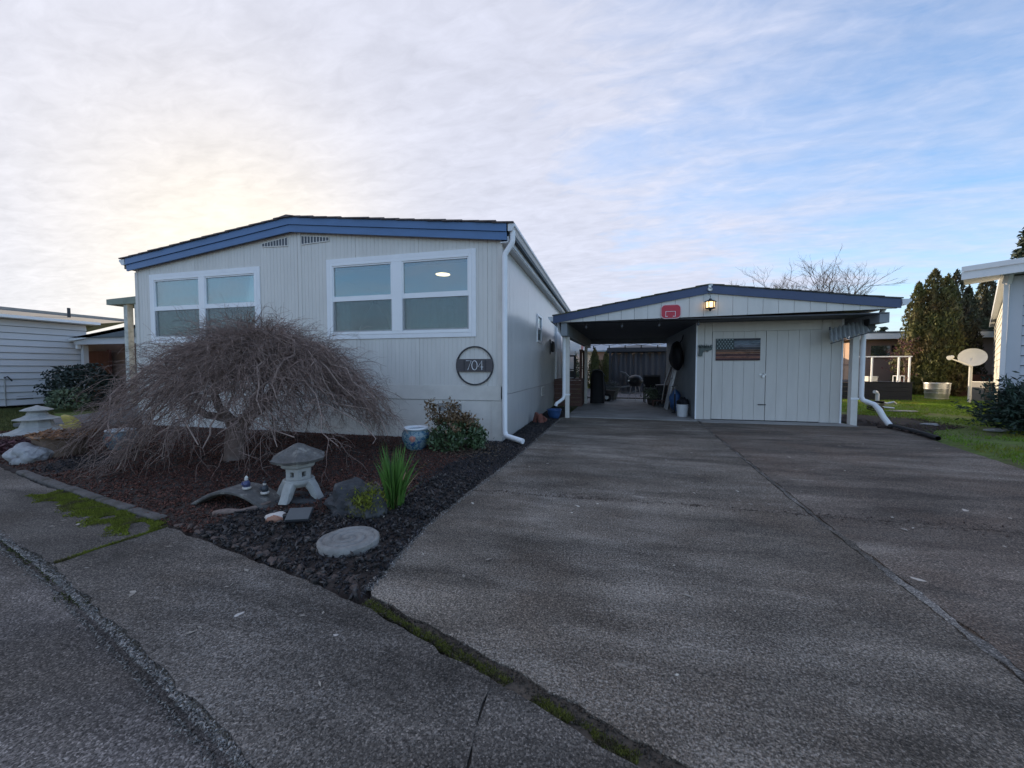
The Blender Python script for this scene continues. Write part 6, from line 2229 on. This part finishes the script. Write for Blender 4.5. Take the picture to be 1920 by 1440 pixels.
# ================================================================== RIGHT SIDE
rn = thing('right_neighbour_house', 'pale blue lap sided house at the right edge with gutter corner', 'house', (8.05, 10.3, 0), None, R(-36.5))
bmx = MB()
bmx.add([(.17, -.030, -.002), (7.0, -.030, -.002), (7.0, .03, 0), (.17, .03, 0), (.17, .004, .187), (7.0, .004, .187), (7.0, .03, .187), (.17, .03, .187)],
        [(0, 3, 2, 1), (4, 5, 6, 7), (0, 1, 5, 4), (1, 2, 6, 5), (2, 3, 7, 6), (3, 0, 4, 7)])
proto = bmx.build('siding_board', M['lapblue'], rn, world=False)
for i in range(15):
    o = proto if i == 0 else proto.copy()
    if i:
        COL.objects.link(o)
        o.parent = rn
    o.location = (0, 0, .05 + i * .203)
bmx = MB()
bmx.add([(-.012, .02, -.003), (-.012, 15.0, -.003), (.03, 15, 0), (.03, .02, 0), (.004, .02, .203), (.004, 15, .203), (.03, 15, .203), (.03, .02, .203)],
        [(0, 1, 2, 3), (4, 7, 6, 5), (0, 4, 5, 1), (1, 5, 6, 2), (2, 6, 7, 3), (3, 7, 4, 0)])
proto = bmx.build('siding_board', M['cream'], rn, world=False)  # cream puts the sun's warmth into the side boards; front boards stay bluish
for i in range(15):
    o = proto if i == 0 else proto.copy()
    if i:
        COL.objects.link(o)
        o.parent = rn
    o.location = (0, 0, .05 + i * .203)
MB().box(.031, 7, .031, 15, 0, 3.1).build('wall', M['roofgrey'], rn, world=False)  # backing coloured dark so gaps under each lap look shadowed
MB().box(-.016, .168, -.040, .02, 0, 3.09).build('corner_board', M['lapblue'], rn, world=False)
m = MB()
m.add([(-.14, -.45, 3.11), (8, -.45, 3.40), (8, 15.5, 3.40), (-.14, 15.5, 3.11), (-.14, -.45, 3.30), (8, -.45, 3.59), (8, 15.5, 3.59), (-.14, 15.5, 3.30)],
      [(0, 3, 2, 1), (4, 5, 6, 7), (0, 1, 5, 4), (1, 2, 6, 5), (2, 3, 7, 6), (3, 0, 4, 7)])
m.build('roof', M['lapblue'], rn, world=False)
m = MB()
m.add([(-.63, -.50, 3.06), (-.145, -.50, 3.10), (-.145, .30, 3.10), (-.63, .30, 3.06), (-.63, -.50, 3.28), (-.145, -.50, 3.30), (-.145, .30, 3.30), (-.63, .30, 3.28)],
      [(0, 3, 2, 1), (4, 5, 6, 7), (0, 1, 5, 4), (1, 2, 6, 5), (2, 3, 7, 6), (3, 0, 4, 7)])
m.build('eave_return', M['lapblue'], rn, world=False)
for z0, z1, y0 in ((.0, .16, -.545), (.165, .265, -.58)):
    m = MB()
    m.add([(-.66, y0, 3.06 + z0), (8, y0, 3.34 + z0), (8, y0 + .03, 3.34 + z0), (-.66, y0 + .03, 3.06 + z0), (-.66, y0, 3.06 + z1), (8, y0, 3.34 + z1), (8, y0 + .03, 3.34 + z1), (-.66, y0 + .03, 3.06 + z1)],
          [(0, 3, 2, 1), (4, 5, 6, 7), (0, 1, 5, 4), (1, 2, 6, 5), (2, 3, 7, 6), (3, 0, 4, 7)])
    m.build('rake_board', M['white'], rn, world=False)
m = MB()
m.box(-.09, -.02, -.10, -.03, .25, 2.95)
m.bar((-.055, -.065, 2.94), (-.02, -.10, 3.16), .08, .10)
m.build('downspout', M['white'], rn, world=False)

# juniper in front of it
ju = thing('juniper_shrub', 'large dark green juniper spreading in front of the right house', 'shrub', (7.55, 8.95, 0))
n_ = 1500
V_, F_ = [], []
for i in range(n_):
    a = rnd.uniform(0, 2 * math.pi)
    el = rnd.uniform(.02, 1.2)
    L_ = rnd.uniform(.55, 1.0)
    base_ = Vector((7.75 + .35 * rnd.uniform(-1, 1), 9.05 + .35 * rnd.uniform(-1, 1), rnd.uniform(.05, .45)))
    tip = base_ + Vector((math.cos(a) * math.cos(el) * 1.0, math.sin(a) * math.cos(el) * .8, math.sin(el) * .92)) * L_
    for j in range(14):
        t = .25 + .75 * rnd.random()
        V_.append(tuple(base_.lerp(tip, t) + Vector((rnd.gauss(0, .035), rnd.gauss(0, .035), rnd.gauss(0, .025) - .05 * t))))
        F_.append(tuple((tip - base_).normalized() * 1.6))
v, f = leaves(np.array(V_), .10, .26, nrm=np.array(F_))
raw('foliage', v, f, M['juniper'], ju)
m = MB()
for i in range(10):
    a = 2 * math.pi * i / 10
    m.tube([(7.75, 9.05, 0), (7.75 + .4 * math.cos(a), 9.05 + .35 * math.sin(a), .35), (7.75 + .8 * math.cos(a), 9.05 + .7 * math.sin(a), .55)], [.03, .02, .008], 5)
m.build('stems', M['stem'], ju)

# satellite dish on its pole
ds = thing('satellite_dish', 'cream satellite dish on a pole standing on the lawn', 'satellite dish', (11.95, 16.5, 0))
MB().tube([(11.95, 16.5, -.05), (11.95, 16.5, 1.45)], .045, 10).build('pole', M['cream'], ds)
MB().box(11.6, 12.2, 16.3, 16.7, -.02, .03).build('foot', M['galv'], ds)
m = MB()
nrm = Vector((-.56, -.78, .26)).normalized()
u_ = nrm.cross(Vector((0, 0, 1))).normalized()
w_v = u_.cross(nrm).normalized()
c0 = Vector((11.92, 16.42, 1.58))
nn = 36
for layer in (0, -.02):
    for i in range(9):
        r_ = i / 8
        for kk in range(nn):
            t = 2 * math.pi * kk / nn
            p = c0 + u_ * (r_ * .33 * math.cos(t)) + w_v * (r_ * .31 * math.sin(t)) - nrm * (.075 * (1 - r_ * r_)) + nrm * layer
            m.v.append(tuple(p))
for l_ in (0, 1):
    o_ = l_ * 9 * nn
    for i in range(8):
        for kk in range(nn):
            k2 = (kk + 1) % nn
            q = (o_ + i * nn + kk, o_ + i * nn + k2, o_ + (i + 1) * nn + k2, o_ + (i + 1) * nn + kk)
            m.f.append(q if l_ else q[::-1])
m.build('reflector', M['cream'], ds, smooth=True)
arm_end = c0 + nrm * .62 - u_ * .05 - w_v * .05
a0 = c0 - w_v * .31
arm_tip = Vector((11.04, 16.06, 1.55))
MB().bar(tuple(a0 - nrm * .05), tuple(arm_tip), .03, .04).build('feed_arm', M['cream'], ds)
MB().tube([tuple(arm_tip), tuple(arm_tip + Vector((.13, .05, .04)))], [.075, .05], 10).build('feed_horn', M['cream'], ds)
MB().bar((11.95, 16.5, 1.42), tuple(c0 - nrm * .11), .08, .1).build('mount', M['galv'], ds)

# galvanised tub
gtb = thing('galvanised_tub', 'round galvanised stock tub standing before the arborvitae', 'tub', (12.25, 18.3, 0))
MB().lathe([(.38, 0), (.40, .05), (.415, .055), (.415, .075), (.402, .08), (.43, .25), (.445, .255), (.445, .28), (.432, .285), (.45, .42), (.462, .425), (.462, .45), (.452, .455), (.465, .62), (.485, .63), (.48, .65), (.455, .645), (.44, .4)], 40, (12.25, 18.3, 0.0), sx=.78, sy=.78).build('tub', M['galv'], gtb, smooth=False)
smooth_edges(gtb.children[0], 30)
MB().lathe([(.35, .58), (.02, .64)], 20, (12.25, 18.3, 0)).build('soil', M['soil'], gtb)

# AC unit
ac = thing('air_conditioner', 'grey outdoor air conditioner unit beside the house corner', 'air conditioner', (13.2, 17.8, 0))
MB().box(13.10, 13.5, 17.5, 18.1, .03, .70).build('casing', M['acgrey'], ac)
for i in range(9):
    MB().box(13.08, 13.52, 17.485, 17.498, .08 + i * .065, .10 + i * .065).build('louvre', M['iron'], ac)
MB().box(13.05, 13.55, 17.45, 18.15, .0, .03).build('pad', M['kerbstone'], ac)
MB().box(13.08, 13.52, 17.48, 18.12, .70, .72).build('lid', M['cream'], ac)


# ---- arborvitae
def cone_tree(x, y, h, r, n, size, mat, label, name='arborvitae', group='arborvitae row at right', point=.6, spires=None):
    t_ = thing(name, label, 'tree', (x, y, 0), group)
    spires = spires or [(0, 0, 1.0, 1.0)]
    parts_, dirs_ = [], []
    m_ = MB()
    for (dx, dy, hs, rs) in spires:
        k_ = n // len(spires)
        hh, rr_, xx, yy = h * hs, r * rs, x + dx, y + dy
        z = nrng.random(k_) ** 1.1
        prof = np.clip(np.minimum(1.0, z * 6 + .55) * (1 - z ** 2.0) ** point, 0.015, 1)
        a_ = nrng.random(k_) * 2 * np.pi
        rad = rr_ * prof * (.60 + .40 * nrng.random(k_) ** .5)
        lump = np.array([1 + .36 * mnoise.noise(Vector((math.cos(q) * 1.8 + xx, math.sin(q) * 1.8 + yy, w * hh * .9))) + .22 * mnoise.noise(Vector((math.cos(q) * 6 + xx, math.sin(q) * 6 + yy, w * hh * 3))) for q, w in zip(a_, z)])
        rad = rad * lump
        parts_.append(np.column_stack([xx + rad * np.cos(a_), yy + rad * np.sin(a_), .08 + z * hh + nrng.normal(0, .04, k_)]))
        dirs_.append(np.column_stack([np.cos(a_) * .6, np.sin(a_) * .6, np.full(k_, 1.6)]))
        m_.lathe([(.03, .0), (rr_ * .5, .25), (rr_ * .55, hh * .35), (rr_ * .36, hh * .7), (.02, hh * .92)], 10, (xx, yy, .05))
    v_, f_ = leaves(np.vstack(parts_), size, .34, nrm=np.vstack(dirs_))
    raw('crown', v_, f_, mat, t_)
    m_.build('inner_growth', mat, t_)
    MB().tube([(x, y, -.05), (x, y, .6)], [.12, .10], 8).build('trunk', M['stem'], t_)
    return t_


cone_tree(13.75, 20.9, 5.40, 1.05, 17000, .17, M['arb'], 'broad front arborvitae with rusty tips behind the tub', point=.75, spires=[(0, 0, 1.0, .80), (-.48, .12, .90, .68), (.50, .05, .95, .66), (.12, -.40, .82, .72), (-.25, -.3, .74, .66)])
cone_tree(15.55, 22.4, 5.60, .88, 9000, .16, M['arb2'], 'second arborvitae just right of the broad front one', point=.75, spires=[(0, 0, 1.0, .85), (-.35, .1, .92, .6), (.4, -.1, .86, .7)])
cone_tree(17.25, 24.1, 4.65, .7, 4500, .17, M['arb2'], 'shorter arborvitae in the gap left of the house corner', point=.7)
cone_tree(18.0, 24.2, 5.65, .85, 5500, .17, M['arb2'], 'tall arborvitae touching the right house corner', point=.6)
# conical ones behind carport gap
cone_tree(-.72, 22.2, 2.25, .5, 3200, .09, M['arb'], 'slim conical arborvitae beside the gazebo, the taller left one', group='arborvitae beside the gazebo', point=.9)
cone_tree(-.08, 22.3, 2.05, .5, 3200, .09, M['arb'], 'slim conical arborvitae directly against the gazebo post', group='arborvitae beside the gazebo', point=.9)
bush('leafy_hedge', 'loose leafy hedge behind the brown landing', 'hedge', (-2.3, 20.5, 1.1), (1.1, 1.0, 1.15), 3500, .11, M['hedge'])

# low fence behind arborvitae
lf = thing('low_fence', 'low brown board fence behind the air conditioner', 'fence', (14.5, 21, 0))
for i in range(14):
    MB().box(14.3 + i * .31, 14.3 + i * .31 + .30, 20.3 + i * .02, 20.33 + i * .02, 0, .95).build('board', M['brownwood'], lf)
MB().box(14.3, 18.7, 20.62, 20.66, .7, .78).build('rail', M['brownwood'], lf)

# brown house behind, deck with white railing
bh = thing('brown_house', 'low taupe house with white fascia beyond the deck', 'house', (13.5, 24, 0))
m = MB()
m.box(12.0, 20, 23.3, 23.34, 0, 2.62)
m.build('front_wall', M['taupe'], bh)
MB().box(12.0, 12.04, 23.345, 31, 0, 2.62).build('side_wall', mk('sunlit_taupe', (.50, .33, .24), .8, .1, 3), bh)  # taupe wall turned peach: warm sunlight painted into its colour
m = MB()
for i in range(16):
    m.box(11.985, 11.998, 23.4 + i * .45, 23.425 + i * .45, 0, 2.6)
m.box(11.98, 11.998, 23.35, 31, 1.36, 1.42)
m.build('side_battens', M['taupe'], bh)
MB().box(11.6, 20.5, 22.8, 32, 2.63, 2.70).build('soffit', M['taupe'], bh)
MB().box(11.5, 20.5, 22.76, 22.80, 2.64, 2.92).build('fascia', M['white'], bh)
MB().box(11.5, 20.6, 22.74, 32.1, 2.925, 3.0).build('roof', M['roofgrey'], bh)
wn = MB()
wn.box(12.75, 14.45, 23.25, 23.30, 1.72, 1.78)
wn.box(12.75, 14.45, 23.25, 23.30, 2.34, 2.40)
wn.box(12.75, 12.81, 23.25, 23.30, 1.78, 2.34)
wn.box(14.39, 14.45, 23.25, 23.30, 1.78, 2.34)
wn.box(13.62, 13.66, 23.25, 23.30, 1.78, 2.34)
wo_ = wn.build('window', M['taupe'], bh)
MB().box(12.81, 13.62, 23.27, 23.29, 1.78, 2.34).build('pane', glass_mat('pale_pane', .55), wo_)
MB().box(13.66, 14.39, 23.27, 23.29, 1.78, 2.34).build('pane', M['dark'], wo_)
MB().box(12.81, 13.62, 23.292, 23.298, 1.78, 2.34).build('blind', M['interior'], wo_)

dk = thing('raised_deck', 'charcoal raised deck with white railing before the brown house', 'deck', (9.8, 18, 0))
for i in range(4):
    MB().box(8.3, 10.85, 17.30, 17.33, .01 + i * .165, .01 + i * .165 + .158).build('skirt_board', M['darkdeck'], dk)
MB().box(10.82, 10.85, 17.335, 20.5, .0, .66).build('side_panel', M['darkdeck'], dk)
for i in range(22):
    MB().box(8.3, 10.88, 17.28 + i * .147, 17.28 + i * .147 + .14, .675, .70).build('deck_board', M['darkdeck'], dk)
for x, zt in ((9.28, 1.62), (9.62, 1.62), (10.45, 1.62), (10.78, 1.62)):
    MB().box(x - .022, x + .022, 17.35, 17.395, .70, zt).build('rail_post', M['white'], dk)
MB().box(9.2, 10.84, 17.34, 17.41, 1.62, 1.66).build('top_rail', M['white'], dk)
cb = thing('cream_box', 'cream storage box standing on the charcoal deck', 'box', (9.75, 17.7, .7))
o = MB().box(9.62, 9.92, 17.55, 17.85, .70, .86).build('body', M['cream'], cb)
bevel(o, .015, 2)
MB().box(9.61, 9.93, 17.54, 17.86, .862, .90).build('lid', M['cream'], cb)
wg = thing('white_frame', 'small white wire stand at the right end of the deck', 'stand', (10.62, 17.6, .7))
m = MB()
m.tube([(10.52, 17.55, .70), (10.52, 17.55, .92), (10.74, 17.55, .92), (10.74, 17.55, .70)], .018, 6)
m.tube([(10.52, 17.75, .70), (10.52, 17.75, .92), (10.74, 17.75, .92), (10.74, 17.75, .70)], .018, 6)
m.tube([(10.52, 17.55, .92), (10.52, 17.75, .92)], .015, 6)
m.tube([(10.74, 17.55, .92), (10.74, 17.75, .92)], .015, 6)
m.build('frame', M['white'], wg)
wg.name = 'wire_stand'

# plum twig tree with red leaves
pt = thing('plum_tree', 'small red leaved plum tree beside the deck railing', 'tree', (11.15, 18.2, 0))
m = MB()
m.tube([(11.25, 18.2, -.02), (11.22, 18.2, .8), (11.1, 18.15, 1.5), (10.95, 18.1, 2.1)], [.05, .045, .03, .012], 7)
lv = []
for i in range(30):
    t = rnd.uniform(.35, 1)
    p = Vector((11.25, 18.2, 0)).lerp(Vector((10.95, 18.1, 2.15)), t)
    q = p + Vector((rnd.uniform(-.6, .5), rnd.uniform(-.4, .4), rnd.uniform(-.05, .45)))
    m.tube([tuple(p), tuple(p.lerp(q, .5) + Vector((0, 0, .05))), tuple(q)], [.012, .008, .004], 5)
    for j in range(12):
        lv.append(tuple(p.lerp(q, rnd.uniform(.3, 1.05)) + Vector((rnd.gauss(0, .04), rnd.gauss(0, .04), rnd.gauss(0, .04)))))
m.build('trunk', M['stem'], pt)
v, f = leaves(np.array(lv), .07, .6)
raw('leaves', v, f, M['redleaf'], pt)

# white standpipe and bench-like frame by the post, stones on lawn
wp = thing('white_standpipe', 'white yard standpipe with handles near the right carport post', 'standpipe', (7.1, 12.55, 0))
m = MB()
m.tube([(7.10, 12.55, -.02), (7.10, 12.55, .50), (7.06, 12.53, .56), (7.0, 12.5, .57)], .045, 8)
m.build('pipe', M['white'], wp)
m = MB()
m.tube([(7.10, 12.55, .30), (7.3, 12.5, .26), (7.42, 12.45, .30), (7.46, 12.44, .25)], .03, 7)
m.tube([(7.12, 12.5, .16), (7.4, 12.4, .14)], .03, 7)
m.tube([(6.78, 12.4, .25), (6.95, 12.5, .22), (7.1, 12.55, .2)], .03, 7)
m.build('arms', M['galv'], wp)
hr = thing('hose_reel', 'dark coiled hose heap at the foot of the white standpipe', 'hose', (6.85, 12.25, 0))
m = MB()
pth = []
for i in range(120):
    t = i / 119 * 6 * 2 * math.pi
    pth.append((6.90 + (.17 + .01 * math.sin(t * .3)) * math.cos(t), 12.25 + .12 * math.sin(t), .06 + .28 * abs(math.sin(i * .05))))
m.tube(pth, .016, 5)
m.build('hose', M['corrblack'], hr)
for i, (x, y, sx_, lb) in enumerate(((6.45, 9.75, .16, 'flat pale stone on the lawn nearest the drain pipe'), (7.05, 9.15, .2, 'long pale stone on the lawn before the juniper'), (7.7, 12.6, .35, 'pale plank lying on the lawn right of the standpipe'))):
    o = MB().blob((x, y, .05), (sx_, .07, .03), .2, 1.5, 3, i * 2.2).build('lawn_stone', M['whiterock'], smooth=True)
    tag(o, lb, 'stone')
o = MB().blob((5.45, 9.35, .015), (.12, .06, .035), .3, 1.6, 3, 3.7).build('dirt_clod', M['soil'], smooth=True)
tag(o, 'dark clod of earth at the driveway corner by the post', 'clod')


# ================================================================== FAR TREES
def bare_tree(x, y, h, label, seed):
    t_ = thing('bare_tree', label, 'tree', (x, y, 0), 'bare trees behind the carport roof')
    r2 = random.Random(seed)
    tk, tws = MB(), MB()
    tk.tube([(x, y, -.1), (x + r2.uniform(-.2, .2), y, h * .3), (x + r2.uniform(-.4, .4), y, h * .58)], [.16, .12, .07], 7)
    top = Vector(tk.v[-1]) if False else Vector((x, y, h * .42))

    def grow(p, d, L_, r_, depth):
        n = 4
        path = [p]
        q = p
        for i in range(n):
            d = (d + Vector((r2.gauss(0, .18), r2.gauss(0, .18), r2.gauss(.05, .10)))).normalized()
            q = q + d * (L_ / n)
            path.append(q)
        tws.tube(path, [r_ * (1 - .5 * i / n) for i in range(n + 1)], 4, cap=False)
        if depth == 0:
            return
        for i in range(r2.choice((3, 4, 5))):
            pp_, dd = along(path, r2.uniform(.35, .98))
            nd = (dd + Vector((r2.gauss(0, .55), r2.gauss(0, .55), r2.gauss(.1, .3)))).normalized()
            grow(pp_, nd, L_ * r2.uniform(.40, .62), r_ * .55, depth - 1)

    for i in range(9):
        a = r2.uniform(0, 2 * math.pi)
        p = Vector((x, y, h * r2.uniform(.28, .58)))
        grow(p, Vector((math.cos(a) * .28, math.sin(a) * .28, 1)).normalized(), h * r2.uniform(.34, .50), .034, 3)
    tk.build('trunk', M['barebark'], t_, smooth=True)
    tws.build('branches', M['barebark'], t_)
    return t_


bare_tree(11.4, 34.0, 7.7, 'leftmost bare tree rising behind the carport roof', 1)
bare_tree(13.6, 34.6, 7.4, 'second bare tree from the left behind the carport roof', 2)
bare_tree(15.4, 35.2, 8.4, 'tallest bare tree in the middle behind the carport roof', 3)
bare_tree(16.2, 35.6, 7.4, 'bare tree right of the tallest behind the carport roof', 4)
bare_tree(17.6, 36.2, 8.2, 'rightmost bare tree leaning right behind the carport roof', 5)


def conifer(x, y, h, r, label, n=1500, size=.5, group=None, seed=1):
    t_ = thing('conifer', label, 'tree', (x, y, 0), group)
    rg_ = np.random.default_rng(seed)
    nb = max(14, n // 40)
    P_, D_ = [], []
    m_ = MB()
    m_.tube([(x, y, -.1), (x, y, h * .97)], [r * .09, .03], 7)
    for i in range(nb):
        z = h * (.18 + .80 * i / nb)
        a_ = i * 2.4 + rg_.normal(0, .3)
        L_ = r * (1 - (z / h) ** 1.3) * (.65 + .5 * rg_.random()) + .15
        tip = np.array([x + L_ * np.cos(a_), y + L_ * np.sin(a_), z - L_ * .12])
        m_.tube([(x, y, z), tuple(tip)], [.05, .015], 4, cap=False)
        k_ = n // nb
        t = rg_.random(k_) ** .7
        base_ = np.array([x, y, z])
        P_.append(base_ + (tip - base_) * t[:, None] + rg_.normal(0, .13 * r / 2.2, (k_, 3)))
        D_.append(np.tile(np.array([np.cos(a_), np.sin(a_), .2]), (k_, 1)))
    v_, f_ = leaves(np.vstack(P_), size, .5, rg_, np.vstack(D_))
    raw('crown', v_, f_, M['conifer'], t_)
    m_.build('trunk', M['barebark'], t_)


conifer(41.8, 51.5, 15.6, 4.2, 'large conifer showing above the right house roof', 4200, .55, seed=3)
for i, (x, y, h_, lb) in enumerate(((38.0, 71, 7.2, 'small far conifer left of the pair above the brown house'), (39.6, 72, 8.1, 'pointed far conifer in the middle above the brown house'), (41.6, 73, 7.9, 'rounded far conifer right of the pair above the brown house'), (47.2, 72, 7.8, 'far conifer peeking out left of the broad arborvitae'))):
    conifer(x, y, h_, 2.2, lb, 900, .6, 'far conifers above the brown house', 10 + i)
